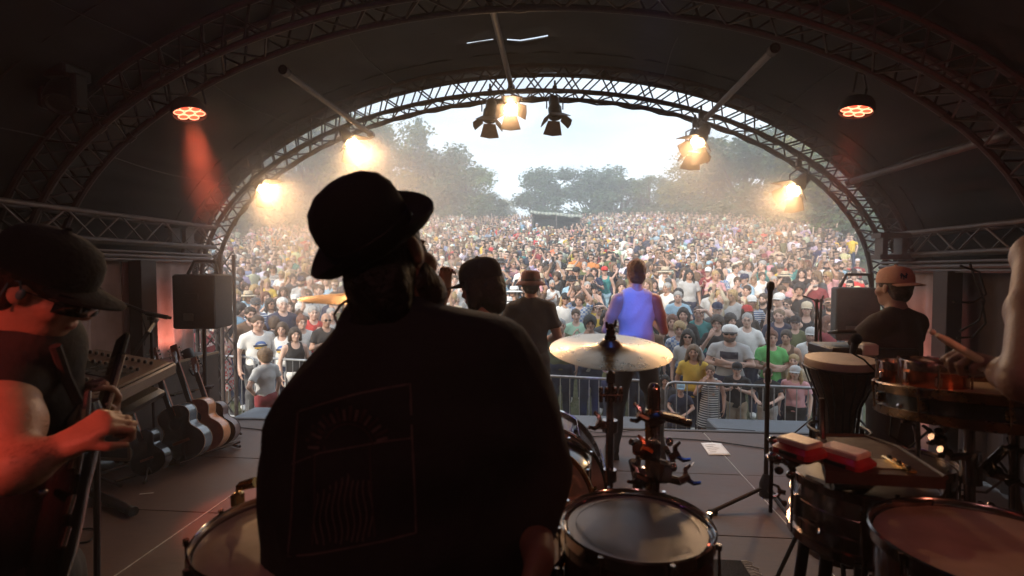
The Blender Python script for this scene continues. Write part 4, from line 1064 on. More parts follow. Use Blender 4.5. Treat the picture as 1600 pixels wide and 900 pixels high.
h4 = hero(1141, 507, 7.25, 'bulky bearded person in light grey T-shirt, sunglasses and white fronted black cap', 'folded', ('tee', 'light grey'), hair=('short', 'brown'), hat=('cap', 'white', 'black'), glasses='sunglasses', beard='brown', wide=1.3)
hero(1152, 566, 6.75, 'child in black T-shirt and black cap clapping behind the barrier', 'clapping', ('tee', 'black'), ('shorts', 'beige'), ('short', 'dark brown'), 1, hat=('cap', 'black'))
hero(1110, 570, 6.7, 'small child in black and white striped dress with a hand at the mouth', 'sipping', ('dress', 'black and white striped'), hair=('short', 'light brown'))
hero(1064, 598, 6.5, 'small child in light blue cap leaning arms on the barrier', 'leaning', ('tee', 'navy blue'), hair=('short', 'brown'), hat=('cap', 'light blue'))
hero(1040, 586, 6.75, 'small dark haired child in dark grey T-shirt peering over the barrier', 'relaxed', ('tee', 'dark grey'), hair=('bob', 'black'))
hero(1206, 515, 7.2, 'person in green T-shirt with folded arms right of the microphone stand', 'folded', ('tee', 'bright green'), hair=('bun', 'red brown'), turn=.35)
hero(1229, 515, 7.6, 'person in brown tank top with dark hair behind the pale capped child', 'relaxed', ('tank', 'brown'), hair=('tail', 'dark brown'), skin=2)
hero(1200, 574, 6.65, 'child in black T-shirt with short brown hair leaning on the barrier beside the microphone stand', 'leaning', ('tee', 'black'), ('trousers', 'light grey'), ('short', 'brown'), 1)
hero(1243, 571, 6.55, 'child in pink T-shirt and pale grey cap at the barrier', 'relaxed', ('tee', 'pink'), ('trousers', 'black'), ('long', 'blond'), 1, hat=('cap', 'light grey'))
hero(1241, 553, 7.05, 'small round faced child in beige top behind the pale grey cap', 'relaxed', ('tee', 'beige'), hair=('short', 'blond'), skin=1)
hero(1268, 511, 7.6, 'bearded person in white T-shirt and light grey cap left of the hand drum', 'relaxed', ('tee', 'white'), hair=('short', 'brown'), hat=('cap', 'light grey'), beard='red brown')
hero(1168, 488, 8.3, 'balding person in white T-shirt and glasses behind the bulky grey T-shirt', 'relaxed', ('tee', 'white'), hair=('thin', 'grey'), glasses='glasses', skin=1)
hero(1121, 493, 8.1, 'person in black T-shirt and glasses drinking beside the bulky capped person', 'sipping', ('tee', 'black'), hair=('curly', 'dark brown'), glasses='glasses')
hero(1092, 478, 9.0, 'person in teal T-shirt shading the eyes with one hand', 'shading', ('tee', 'teal'), hair=('short', 'brown'))
hero(1068, 480, 8.9, 'person in black long sleeved top with black bobbed hair right of the singer', 'relaxed', ('long', 'black'), hair=('bob', 'black'))
hero(1051, 491, 8.3, 'person in black flowered dress and long red brown hair beside the singer\'s elbow', 'relaxed', ('dress', 'black flowered'), hair=('long', 'red brown'))
hero(1062, 503, 8.0, 'curly blond child in blue checked shirt near the singer\'s elbow', 'relaxed', ('tee', 'blue checked'), hair=('curly', 'blond'))
hero(1218, 482, 9.0, 'stocky person in navy blue T-shirt behind the green T-shirt', 'relaxed', ('tee', 'navy blue'), hair=('thin', 'light brown'), wide=1.15)
hero(1243, 493, 8.8, 'person in olive green long sleeved top wearing a black cap', 'relaxed', ('long', 'olive green'), hair=('short', 'black'), hat=('cap', 'black'))
hero(1261, 471, 9.6, 'person in beige cap and black tank top in the middle rows on the right', 'relaxed', ('tank', 'black'), hair=('long', 'brown'), hat=('cap', 'beige'))
hero(1294, 493, 8.4, 'person in maroon long sleeved top with long red brown hair near the right speaker', 'relaxed', ('long', 'maroon'), hair=('long', 'red brown'), turn=1.0)
hero(1141, 490, 8.9, 'person in dark grey long sleeved top with black curls behind the white fronted cap', 'relaxed', ('long', 'dark grey'), hair=('curly', 'black'), turn=.6)

# prints on the chests of the front row
_tb = {}
def tee_bvh(p):
    if p not in _tb:
        me = TEE[p]; _tb[p] = BVHTree.FromPolygons([v.co.copy() for v in me.vertices], [tuple(q.vertices) for q in me.polygons])
    return _tb[p]
def chest_y(p, x, z, lift=.005):
    h_ = tee_bvh(p).ray_cast(Vector((x, -1, z)), Vector((0, 1, 0)), 2)[0]; return (h_.y if h_ is not None else -.12)-lift
def print_patch(o, p, pts, m, lift=.005, name='print'):
    cx = sum(a for a, b_ in pts)/len(pts); cz = sum(b_ for a, b_ in pts)/len(pts); b = MB(); n = len(pts); b.v = [(cx, chest_y(p, cx, cz, lift), cz)]
    for k_ in (.5, 1): b.v += [(cx+(x-cx)*k_, chest_y(p, cx+(x-cx)*k_, cz+(z-cz)*k_, lift), cz+(z-cz)*k_) for x, z in pts]
    b.f = [(0, 1+(i+1) % n, 1+i) for i in range(n)]+[(1+i, 1+(i+1) % n, 1+n+(i+1) % n, 1+n+i) for i in range(n)]; b.m = [0]*2*n; me = b.mesh(name, m, None, True); ob_ = link(name, me, o); return ob_
def rect(x0, x1, z0, z1): return [(x0+(x1-x0)*i/6, z0) for i in range(7)]+[(x1, z0+(z1-z0)*i/3) for i in (1, 2)]+[(x1-(x1-x0)*i/6, z1) for i in range(7)]+[(x0, z1-(z1-z0)*i/3) for i in (1, 2)]
PB = mat('print_blue', (.10, .22, .55), .7, 0, .2, 40); PY = mat('print_yellow', (.75, .45, .06), .7, 0, .2, 40); PD = mat('print_dark', (.03, .03, .05), .7, 0, .1, 40); PW = mat('print_white', (.68, .66, .64), .7, 0, .1, 40)
for h_ in (h2, h3):
    print_patch(h_, 'relaxed', [(.07*math.cos(PI*i/14), 1.285+.06*math.sin(PI*i/14)) for i in range(15)], PB, .005); print_patch(h_, 'relaxed', rect(-.09, .09, 1.255, 1.285), PD, .007); print_patch(h_, 'relaxed', rect(-.075, .08, 1.225, 1.25), PY, .006); print_patch(h_, 'relaxed', rect(-.05, .06, 1.21, 1.22), PD, .006)
print_patch(h4, 'folded', rect(-.10, .10, 1.25, 1.36), PD, .006)
tcu = bpy.data.curves.new('script_text', 'FONT'); tcu.body = 'Super'; tcu.size = .105; tcu.shear = .45; tcu.align_x = 'CENTER'; tcu.resolution_u = 3; to = bpy.data.objects.new('script_text', tcu); C.objects.link(to); tme = bpy.data.meshes.new_from_object(to); C.objects.unlink(to); bpy.data.objects.remove(to)
for v in tme.vertices: x, z = -v.co.x, 1.275+v.co.y-v.co.x*0; x = v.co.x; v.co = (x, chest_y('leaning', x, z+.18*x, .006), z+.18*x)
tme.materials.clear(); tme.materials.append(PW); ob_ = link('script_print', tme, h1); print_patch(h1, 'leaning', [(-.12, 1.235), (-.04, 1.25), (.12, 1.285), (.125, 1.297), (-.04, 1.262), (-.12, 1.247)], PW, .006, 'script_underline')

def bary(x): 
    for (a, b_) in zip(bl, bl[1:]):
        if x <= b_[0]: return a[1]+(b_[1]-a[1])*(x-a[0])/(b_[0]-a[0])
    return 6.1
CR = [(250, 30), (330, 33), (400, 37), (450, 40), (560, 47), (700, 53), (800, 56), (1000, 55), (1130, 53), (1200, 48), (1260, 40), (1300, 34), (1345, 30)]
def crest(px):
    for (a, ya), (b_, yb) in zip(CR, CR[1:]):
        if px <= b_: return ya+(yb-ya)*max(0, (px-a)/(b_-a))
    return 28
def hidden(px, py, d):
    if px < 262 or px > 1318: return True
    if 520 < px < 672 and py > 400: return True
    if 455 < px < 868 and py > 545: return True
    if px < 340 and px > 290 and 432 < py < 500 and d < 20: return True
    return False
rr = random.Random(21); spots = []; y = 6.9; k = 0
TX0, TX1 = xm-2.6, xm+2.6
while y < 57:
    sp = .57+.10*min(1, y/40); xl = onY(262, 450, y).x-.5; xr = onY(1335, 450, y).x+.5; n = int((xr-xl)/sp); off = rr.random()*sp
    for i in range(n):
        x = xl+off+i*sp+rr.uniform(-.24, .24); yy = y+rr.uniform(-.38, .38); x += .22*math.sin(x*1.9+y*.7)+.1*math.sin(x*4.1-y)
        if yy < bary(x)+.45: continue
        z = gz(x, yy); H = rr.gauss(1.72, .08); H = min(1.95, max(1.5, H))
        if yy < 12 and rr.random() < .05: H = rr.uniform(1.15, 1.4)
        px, py, d = proj((x, yy, z+H))
        if px < 255 or px > 1345: continue
        c = crest(px)+rr.uniform(-3, 2)
        if yy > c: continue
        if yy > c-9 and rr.random() < .3: continue
        if rr.random() < .07: continue
        if TX0 < x < TX1 and 35.5 < yy < 42.5: continue
        if any(abs(x-a) < q and abs(yy-b_) < q for a, b_, q in taken): continue
        spots.append((d, x, yy, z, H, px, py))
    y += .63+.29*min(1, (y-7)/35)
spots.sort()
near = []; far = []
N_IND = 300-len(taken)-6
for s_ in spots:
    (near if (len(near) < N_IND and not hidden(s_[5], s_[6], s_[0])) else far).append(s_)
tops = [('tee', c) for c in ('white', 'black', 'light grey', 'navy blue', 'light blue', 'dark grey', 'pink', 'olive green', 'beige', 'maroon', 'teal', 'mustard yellow', 'red', 'lavender', 'mint green', 'orange', 'blue checked', 'blue and white striped', 'black and white striped', 'brown')] \
     + [('long', c) for c in ('black', 'light grey', 'white', 'navy blue', 'beige', 'light blue', 'red checked', 'blue checked', 'dark grey')] + [('tank', c) for c in ('white', 'black', 'pink', 'light grey', 'teal', 'mustard yellow')] + [('dress', c) for c in ('black flowered', 'blue flowered', 'beige', 'white', 'red')]
tw = [9, 11, 5, 5, 4, 6, 2.5, 3, 4, 2, 2, 1, 1.2, 1.5, 1, .8, 2, 2, 2, 1.5]+[3, 2, 3, 2, 2, 2, 1, 2, 2]+[3, 3, 1, 1, 1, 1]+[2, 2, 1, 1.5, .7]
hairs = [('short', c) for c in ('brown', 'dark brown', 'black', 'blond', 'grey', 'light brown')]+[('long', c) for c in ('brown', 'dark brown', 'blond', 'black', 'light brown', 'red brown')]+[('bun', c) for c in ('brown', 'blond', 'black')]+[('bob', c) for c in ('brown', 'grey', 'dark brown', 'blond')]+[('tail', c) for c in ('brown', 'blond')]+[('curly', c) for c in ('brown', 'black')]+[('thin', 'grey'), ('bald', 'grey')]
hw = [5, 5, 3, 3, 3, 4]+[4, 4, 4, 2, 3, 1]+[2, 2, 1]+[2, 1.5, 2, 1]+[2, 2]+[1.5, 1]+[2, 1]
HT = {'short': 'short {} hair', 'long': 'long {} hair', 'bun': '{} hair in a bun', 'bob': 'bobbed {} hair', 'tail': '{} ponytail', 'curly': '{} curls', 'thin': 'cropped {} hair', 'bald': 'shaved head'}
pw = [9, 5, 3, .9, .8, 2, 1.2, 1, 1.5]
for (d, x, yy, z, H, px, py) in near:
    for _ in range(60):
        tp = rr.choices(tops, tw)[0]; hr = rr.choices(hairs, hw)[0]; ps = rr.choices(POSES, pw)[0]; hat = gl = None; u = rr.random()
        if u < .10: hat = ('cap', rr.choice(['black', 'white', 'navy blue', 'beige', 'light blue', 'red', 'dark grey']))
        elif u < .14: hat = ('sunhat', rr.choice(['beige', 'white', 'black']), 'dark grey')
        elif u < .17: hat = ('fedora', rr.choice(['beige', 'brown', 'black']), 'black')
        if rr.random() < .22: gl = rr.choice(['glasses', 'sunglasses'])
        ht = (hat[1]+' '+{'cap': 'cap', 'sunhat': 'sun hat', 'fedora': 'small brimmed hat'}[hat[0]]) if hat else HT[hr[0]].format(hr[1])
        g_ = '' if not gl else ' and '+gl
        lb = ('person in %s %s with %s%s %s' % (tp[1], TOPN[tp[0]], ht, g_, POSE_TXT[ps])).replace('with with', 'with')
        if lb not in used_labels and len(lb.split()) <= 16: break
    used_labels.add(lb); man = hr[0] in ('short', 'thin', 'bald')
    crowd_person((x, yy, z), face_rz(x, yy, rr.gauss(0, .42)), H/1.75, lb, ps, tp, (rr.choice(['trousers', 'trousers', 'shorts']), rr.choice(['navy blue', 'dark grey', 'black', 'beige', 'light blue'])), hr, rr.choices(range(5), [5, 4, 4, 1.5, .5])[0], hat, gl,
                 rr.choice(['brown', 'dark brown', 'grey']) if man and rr.random() < .3 else None, 'festival crowd', rr.uniform(.95, 1.15), tilt=rr.uniform(-.03, .03))
# a few picked out by the photograph further up the slope
def far_hero(px, py, y, label, **kw):
    t = onY(px, py, y); z = gz(t.x, y); H = t.z-z; crowd_person((t.x, y, z), face_rz(t.x, y), min(1.12, max(.95, H/1.75)), label, group='festival crowd', **kw)
far_hero(783, 372, 27, 'tall person in long white dress standing out in the upper crowd left of the tent', top=('dress', 'white'), hair=('long', 'blond'), pose='relaxed')
far_hero(792, 378, 26.5, 'second figure in long white dress beside the tall one in the upper crowd', top=('dress', 'white'), hair=('bob', 'blond'), pose='cheering')
far_hero(706, 400, 19, 'person in long beige dress in the crowd right of the bowler hat', top=('dress', 'beige'), hair=('short', 'black'), pose='onhip')
far_hero(845, 412, 14.5, 'person in lavender T-shirt standing tall above the brown fedora', top=('tee', 'lavender'), hair=('short', 'brown'), pose='relaxed')
far_hero(1225, 348, 30, 'person in white top raised above the crowd at the upper right beside the lamp', top=('tank', 'white'), hair=('long', 'dark brown'), pose='cheering')

# the rest of the crowd: one mass of simple figures
def mass_template(pose):
    b = MB()
    def ring(rx, ry, z, n=8, cx=0, cy=0): return [(cx+rx*math.cos(2*PI*i/n), cy+ry*math.sin(2*PI*i/n), z) for i in range(n)]
    b.loft([ring(.165, .11, .84), ring(.145, .1, 1.05), ring(.185, .115, 1.27), ring(.17, .09, 1.40), ring(.075, .06, 1.46)], 0)
    for s in (1, -1): b.loft([ring(.055, .055, 0, 5, s*.1), ring(.06, .06, .45, 5, s*.1), ring(.09, .09, .9, 5, s*.09)], 1, False)
    b.loft([ring(.05, .05, 1.43, 6, 0, -.0), ring(.052, .055, 1.54, 6, 0, -.01)], 2, False)
    b.loft([ring(.04, .045, 1.515, 8, 0, -.035), ring(.062, .08, 1.56, 8, 0, -.02), ring(.074, .092, 1.63, 8, 0, -.015), ring(.066, .084, 1.70, 8, 0, -.01), ring(.03, .04, 1.745, 8, 0, -.01)], 2)
    b.box((-.048, -.118, 1.618), (.048, -.09, 1.642), 4)
    hb_ = MB(); hb_.loft([ring(.07, .08, 1.55, 8, 0, .02), ring(.084, .1, 1.62, 8, 0, .0), ring(.082, .1, 1.69, 8, 0, -.005), ring(.06, .075, 1.745, 8, 0, 0), ring(.02, .03, 1.768, 8, 0, 0)], 3)
    keep = []
    for f in hb_.f:
        c = [sum(hb_.v[i][k] for i in f)/len(f) for k in range(3)]
        if c[1] > -.035 or c[2] > 1.70: keep.append(f)
    b.add(hb_.v, keep, 3)
    A = joints(pose)
    for s in (1, -1):
        S, E, W, d, n = A[s]; m_ = S.lerp(E, .6); b.tube([S, m_], [.058, .056], 5, 0); b.tube([m_, E, W, W+d.normalized()*.13], [.04, .036, .028, .025], 5, 2)
    return np.array(b.v, np.float32), b.f, np.array([m for m in b.m])
TPL = [mass_template(p) for p in ('relaxed', 'clapping', 'folded', 'relaxed', 'sipping', 'cheering', 'waving', 'clapping')]
PALT = [CL[c] for c in ('white', 'light grey', 'white', 'light blue', 'beige', 'black', 'black', 'navy blue', 'dark grey', 'brown', 'black', 'white', 'white', 'white', 'black', 'black', 'light grey', 'navy blue', 'light blue', 'dark grey', 'pink', 'beige', 'olive green', 'maroon', 'teal', 'lavender', 'light grey', 'brown', 'white', 'black', 'dark grey')]+[CL['red'], CL['mustard yellow'], CL['orange']]
PALH = [HAIRC[c] for c in ('dark brown', 'black', 'dark brown', 'dark brown', 'black', 'brown', 'brown', 'blond', 'light brown', 'grey', 'dark brown')]+[CL['white'], CL['beige']]
PALS = [(.52, .36, .29), (.60, .43, .36), (.46, .31, .24), (.36, .24, .18)]
VV = []; LV = []; LS = []; CC = []; vo = 0; lo = 0
for (d, x, yy, z, H, px, py) in far:
    v, f, mi = TPL[rr.choices(range(8), [5, 3, 2, 3, 2, .5, .5, 1])[0]]; a = face_rz(x, yy, rr.gauss(0, .6)); c, s = math.cos(a), math.sin(a); k = H/1.75; w_ = k*rr.uniform(1.0, 1.2)
    q = np.empty_like(v); q[:, 0] = (v[:, 0]*c-v[:, 1]*s)*w_+x; q[:, 1] = (v[:, 0]*s+v[:, 1]*c)*w_+yy; q[:, 2] = v[:, 2]*k+z; VV.append(q)
    sk = rr.choice(PALS); j = lambda t: tuple(min(.8, c_*rr.uniform(.8, 1.15)) for c_ in t); pal = [j(rr.choice(PALT)), j(rr.choice([CL['navy blue'], CL['dark grey'], CL['beige'], CL['light blue']])), sk, j(rr.choice(PALH)), tuple(c_*.35 for c_ in sk)]
    for fi, m_ in zip(f, mi): LV.extend([i+vo for i in fi]); LS.append(lo); lo += len(fi); CC.extend([pal[m_]]*len(fi))
    vo += len(v)
me = bpy.data.meshes.new('crowd'); V = np.concatenate(VV); me.vertices.add(len(V)); me.vertices.foreach_set('co', V.ravel()); me.loops.add(lo); me.loops.foreach_set('vertex_index', np.array(LV, np.int32)); me.polygons.add(len(LS)); me.polygons.foreach_set('loop_start', np.array(LS, np.int32))
me.update(calc_edges=True); me.polygons.foreach_set('use_smooth', [True]*len(LS)); ca = np.ones((lo, 4), np.float32); ca[:, :3] = np.array(CC, np.float32)
at = me.attributes.new('tone', 'FLOAT_COLOR', 'CORNER'); at.data.foreach_set('color', ca.ravel())
m = bpy.data.materials.new('crowd_cloth_and_skin'); m.use_nodes = True; t = m.node_tree; a_ = t.nodes.new('ShaderNodeAttribute'); a_.attribute_name = 'tone'; t.links.new(a_.outputs['Color'], t.nodes['Principled BSDF'].inputs['Base Color']); t.nodes['Principled BSDF'].inputs['Roughness'].default_value = .8; me.materials.append(m)
o = bpy.data.objects.new('crowd', me); C.objects.link(o); o['kind'] = 'stuff'; o['label'] = 'dense festival crowd filling the rising meadow up to the trees'; o['category'] = 'crowd'
print('CROWD', len(near), len(far), len(taken))

# ================================================================== INSTRUMENTS AND GEAR
M_HEADC = mat('cream_drum_head', (.48, .36, .27), .42, 0, .35, 5)
M_HEADT = mat('worn_tan_drum_head', (.46, .34, .25), .5, 0, .45, 4, .1)
M_HEADG = mat('clear_glossy_drum_head', (.74, .76, .79), .10, .0, .12, 9, .06, 7, spec=1.0)
M_HEADG.node_tree.nodes['Principled BSDF'].inputs['Metallic'].default_value = .9
M_SHELLD = mat('dark_lacquered_shell', (.035, .014, .012), .18, .1, .3, 6, coat=.6)
M_SHELLK = mat('black_lacquered_shell', (.015, .014, .016), .2, 0, .3, 6, coat=.5)
M_COPPER = mat('copper_shell', (.50, .14, .06), .22, 1, .3, 14)
M_CYM = mat('cymbal_bronze', (.66, .57, .46), .27, 1, .18, 9)
M_CYMG = mat('golden_cymbal', (.75, .42, .16), .33, 1, .18, 9)
M_HW = mat('dark_chrome_hardware', (.34, .27, .26), .2, 1, .25, 20)
M_FELT = mat('black_felt', (.012, .012, .012), .95, 0, .3, 40)
for mm, ax_ in ((M_CYM, 1), (M_CYMG, 1)):
    t = mm.node_tree; b_ = t.nodes['Principled BSDF']; tcn = t.nodes.new('ShaderNodeTexCoord'); wv = t.nodes.new('ShaderNodeTexWave'); wv.wave_type = 'RINGS'; wv.rings_direction = 'SPHERICAL'; wv.inputs['Scale'].default_value = 60; wv.inputs['Distortion'].default_value = .6
    t.links.new(tcn.outputs['Object'], wv.inputs[0]); nn_ = t.nodes.new('ShaderNodeTexNoise'); nn_.inputs['Scale'].default_value = 26; t.links.new(tcn.outputs['Object'], nn_.inputs[0])
    ad = t.nodes.new('ShaderNodeMath'); ad.operation = 'MULTIPLY_ADD'; ad.inputs[1].default_value = .25; t.links.new(wv.outputs['Fac'], ad.inputs[0]); t.links.new(nn_.outputs[0], ad.inputs[2])
    bp = t.nodes.new('ShaderNodeBump'); bp.inputs['Strength'].default_value = .35; bp.inputs['Distance'].default_value = .003; t.links.new(ad.outputs[0], bp.inputs['Height']); t.links.new(bp.outputs[0], b_.inputs['Normal'])

def drum(c, ax, r, h, label, shell=M_SHELLD, headm=M_HEADC, rim=M_CHROME, lugs=8, name='drum', legs=None, ring=None, head_only_group='drums'):
    c = Vector(c); ax = Vector(ax).normalized(); root = thing(name, label, 'drum', c-ax*h, group=head_only_group)
    part('shell', MB().lathe([(r*.93, -h), (r*.955, -h), (r*.955, -.012), (r*.93, -.004), (r*.90, -.004)], c, ax, 48), shell, root)
    hd = part('head', MB().lathe([(r*.945, -.006), (r*.945, .001), (r*.92, .004), (r*.5, .0045), (.001, .0045)], c, ax, 48), headm, root)
    if ring: part('head_ring', MB().lathe([(r*.80, .0052), (r*.80, .0062), (r*.90, .0062), (r*.90, .0052)], c, ax, 48), ring, root)
    for z, nm in ((.006, 'top_hoop'), (-h-.004, 'bottom_hoop')):
        s = 1 if z > 0 else -1
        part('hoop', MB().lathe([(r*.965, z-.014*s), (r, z-.014*s), (r*1.005, z+.012*s), (r*.985, z+.016*s), (r*.965, z+.010*s), (r*.965, z-.012*s)], c, ax, 48), rim, root)
    M3 = orient(ax)
    for i in range(lugs):
        a = 2*PI*(i+.3)/lugs; d = M3.col[0]*math.cos(a)+M3.col[1]*math.sin(a); q = c+d*(r*.985)
        part('lug', MB().cbox(q-ax*(h*.5)-d*.004, (.02, .016, min(.07, h*.5)), orient(ax, d.cross(ax)), bev=.004), rim, root)
        part('tension_rod', MB().tube([q+d*.012-ax*h, q+d*.012+ax*.016], .0032, 6).tube([q+d*.012+ax*.008, q+d*.012+ax*.022], .0062, 6), rim, root)
    return root
def tripod(root, c, z1, legs_r=.32, r=.011, m=None, a0=.3, top=.34, foot=True, colr=None):
    m = m or M_HW; c = Vector(c)
    part('tube', MB().tube([(c.x, c.y, .06), (c.x, c.y, z1)], r*1.25, 12), m, root)
    for k in range(3):
        a = a0+k*2.094; e = Vector((c.x+legs_r*math.cos(a), c.y+legs_r*math.sin(a), .015))
        l = part('leg', MB().tube([(c.x, c.y, top), e], r*.8, 8), m, root)
        part('foot', MB().tube([e-Vector((math.cos(a), math.sin(a), 0))*.02, e+Vector((math.cos(a), math.sin(a), 0))*.02], r*1.3, 8), M_RUB, l, world=True)
    part('collar', MB().tube([(c.x, c.y, top-.04), (c.x, c.y, top+.04)], r*2.1, 10), m, root)
def wing(root, p, d, m=None, k=1.0):
    m = m or M_HW; p = Vector(p); d = Vector(d).normalized(); s = d.orthogonal().normalized()
    b = MB().tube([p, p+d*.02*k], .007*k, 8)
    for g in (-1, 1): b.tube([p+d*.012*k, p+d*.02*k+s*(g*.014*k), p+d*.032*k+s*(g*.018*k)], [.005*k, .0045*k, .003*k], 6)
    part('wing_nut', b, m, root)
def clampb(root, p, M3, size=(.05, .045, .06), m=None):
    part('clamp', MB().cbox(p, size, M3, bev=.010), m or M_HW, root)

# drums of the nearest kit
drum(P(994, 826, 1.25), (-.02, .004, 1), .188, .30, 'floor tom with glossy head mirroring the sky right of the bowler hat man', M_SHELLD, M_HEADG, M_CHROME, 8, 'floor_tom', ring=mat('damper_ring', (.16, .15, .15), .3, 0, .1))
drum(P(442, 840, 1.13), (.03, -.05, 1), .183, .14, 'snare drum with cream head and chrome rim half hidden by the bowler hat man', M_SHELLK, M_HEADC, M_CHROME, 10, 'snare_drum')
drum(P(768, 858, 1.30), (0, 0, 1), .19, .2, 'black side drum with chrome rim peeping out beside the bowler hat man', M_SHELLK, M_HEADT, M_CHROME, 8, 'side_drum')
drum(P(842, 776, 1.75), (.25, -.62, .72), .20, .22, 'rack tom with bronze hoop tilted towards the player behind the floor tom', M_SHELLD, M_HEADT, M_BRASS, 8, 'rack_tom')
drum(P(842, 770, 2.6), (0, -1, .04), .36, .36, 'large bass drum standing on the stage floor behind the rack tom', M_SHELLD, M_HEADC, M_CHROME, 10, 'bass_drum')
drum(P(852, 718, 2.05), (.02, -.12, 1), .185, .17, 'second rack tom with black shell and bright chrome rim', M_SHELLK, M_SHELLK, M_CHROME, 8, 'rack_tom')
# microphone clipped on the snare rim
p = P(371, 772, 1.24); root = thing('clip_microphone', 'small golden clip microphone on the rim of the snare drum', 'microphone', p)
part('clip', MB().cbox(p+Vector((0, 0, -.012)), (.022, .03, .035), bev=.005), M_BRASS, root); part('arm', MB().tube([p, p+V3(.0, .0, .02), p+RIGHT*.018+V3(0, 0, .03)], .004, 6), M_BRASS, root)
part('capsule', MB().tube([p+RIGHT*.008+V3(0, 0, .02), p+RIGHT*.045+V3(0, 0, .03)], [.011, .013], 12), M_BRASS, root)
for n_ in M_HEADG.node_tree.nodes:
    if n_.type == 'MAP_RANGE': n_.inputs[1].default_value = .45; n_.inputs[2].default_value = .75; n_.inputs[3].default_value = .02; n_.inputs[4].default_value = .22
M_HEADG.node_tree.nodes['Principled BSDF'].inputs['Metallic'].default_value = .92
# legs of the kit drums
def leg_stand(c, zt, label, rr_=.17):
    root = thing('drum_stand', label, 'drum stand', (c[0], c[1], 0), group='drum stands'); tripod(root, (c[0], c[1], 0), zt, .3, .012, M_HW)
    for k in range(3):
        a = k*2.09+.7; part('basket_arm', MB().tube([(c[0], c[1], zt-.03), (c[0]+rr_*math.cos(a), c[1]+rr_*math.sin(a), zt), (c[0]+rr_*math.cos(a), c[1]+rr_*math.sin(a), zt+.03)], .007, 6), M_HW, root)
for px, py, d, h, lb in ((994, 826, 1.25, .32, 'chrome stand carrying the floor tom'), (428, 832, 1.13, .16, 'chrome stand carrying the cream headed snare drum'), (768, 858, 1.3, .22, 'chrome stand carrying the black side drum'), (852, 718, 2.05, .19, 'stand carrying the second rack tom')):
    q = P(px, py, d); leg_stand((q.x, q.y), q.z-h, lb, .13)

# cymbals
def cymbal(c, ax, r, label, m, bell=.2, pole=True, stand=True, topper=True):
    c = Vector(c); ax = Vector(ax).normalized(); root = thing('cymbal', label, 'cymbal', c, group='cymbals on stands')
    prof = [(.004, .034*r/.2), (r*.07, .033*r/.2), (r*.14, .027*r/.2), (r*.19, .016*r/.2), (r*.22, .0125*r/.2), (r*.5, .006), (r*.8, -.001), (r*.97, -.0065), (r, -.0075), (r*.998, -.009), (r*.8, -.003), (r*.5, .0035), (r*.2, .009), (.004, .02)]
    part('disc', MB().lathe(prof, c, ax, 72), m, root)
    if topper:
        part('felt', MB().lathe([(.004, .03), (.02, .03), (.021, .036), (.019, .048), (.004, .05)], c, ax, 20), M_FELT, root)
        part('sleeve', MB().lathe([(.014, .048), (.016, .05), (.016, .07), (.009, .074), (.009, .09), (.003, .092)], c, ax, 14), M_BLKP, root); wing(root, c+ax*.052, ax, M_BLKP, 1.5)
    return root
cA = (RIGHT*.01-FWD*.155+V3(0, 0, 1)).normalized(); cc = P(953, 544, 1.8); cymbal(cc, cA, .216, 'large pale bronze crash cymbal on a stand before the singer', M_CYM)
root = thing('cymbal_stand', 'chrome stand under the large crash cymbal with a row of small clamps', 'cymbal stand', (cc.x, cc.y, 0), group='cymbal stands')
q0 = cc-cA*.03; base = V3(cc.x, cc.y+.02, 0)
part('upper_rod', MB().tube([cc+cA*.07, q0, P(954, 600, 1.81)], .0065, 10), M_HW, root); part('tilter', MB().cbox(P(954, 590, 1.81), (.03, .03, .05), bev=.008), M_HW, root)
part('tube', MB().tube([P(954, 598, 1.81), P(953, 665, 1.81), V3(base.x, base.y, .3)], [.011, .0145, .0145], 14), M_HW, root)
for dx, h in ((-15, 26), (-6, 20), (7, 20), (16, 24)):
    p = P(954+dx, 616, 1.80); part('clamp_bolt', MB().lathe([(.003, -.03), (.007, -.028), (.008, -.005), (.006, 0), (.0085, .006), (.008, .022), (.004, .027)], p, (0, 0, 1), 10), M_HW, root)
part('crossbar', MB().tube([P(936, 618, 1.8), P(973, 618, 1.8)], .007, 8), M_HW, root)
for py, s in ((665, 1.4), (742, 1.2)): part('collar', MB().tube([P(953, py-9, 1.81), P(953, py+9, 1.81)], .02*s, 12), M_HW, root)
wing(root, P(946, 668, 1.79), -RIGHT+V3(0, 0, .6), M_HW, 1.8)
tripod(root, base, .5, .36, .012, M_HW, .8, .4)
cb = P(556, 464, 1.9); ax2 = (V3(0, 0, 1)-FWD*.03+RIGHT*.03).normalized(); cymbal(cb, ax2, .205, 'golden cymbal edge showing left of the bowler hat man', M_CYMG)
root = thing('cymbal_stand', 'stand of the golden cymbal hidden behind the bowler hat man', 'cymbal stand', (cb.x, cb.y, 0), group='cymbal stands'); tripod(root, (cb.x, cb.y, 0), cb.z, .36, .012, M_HW, .2, .42)

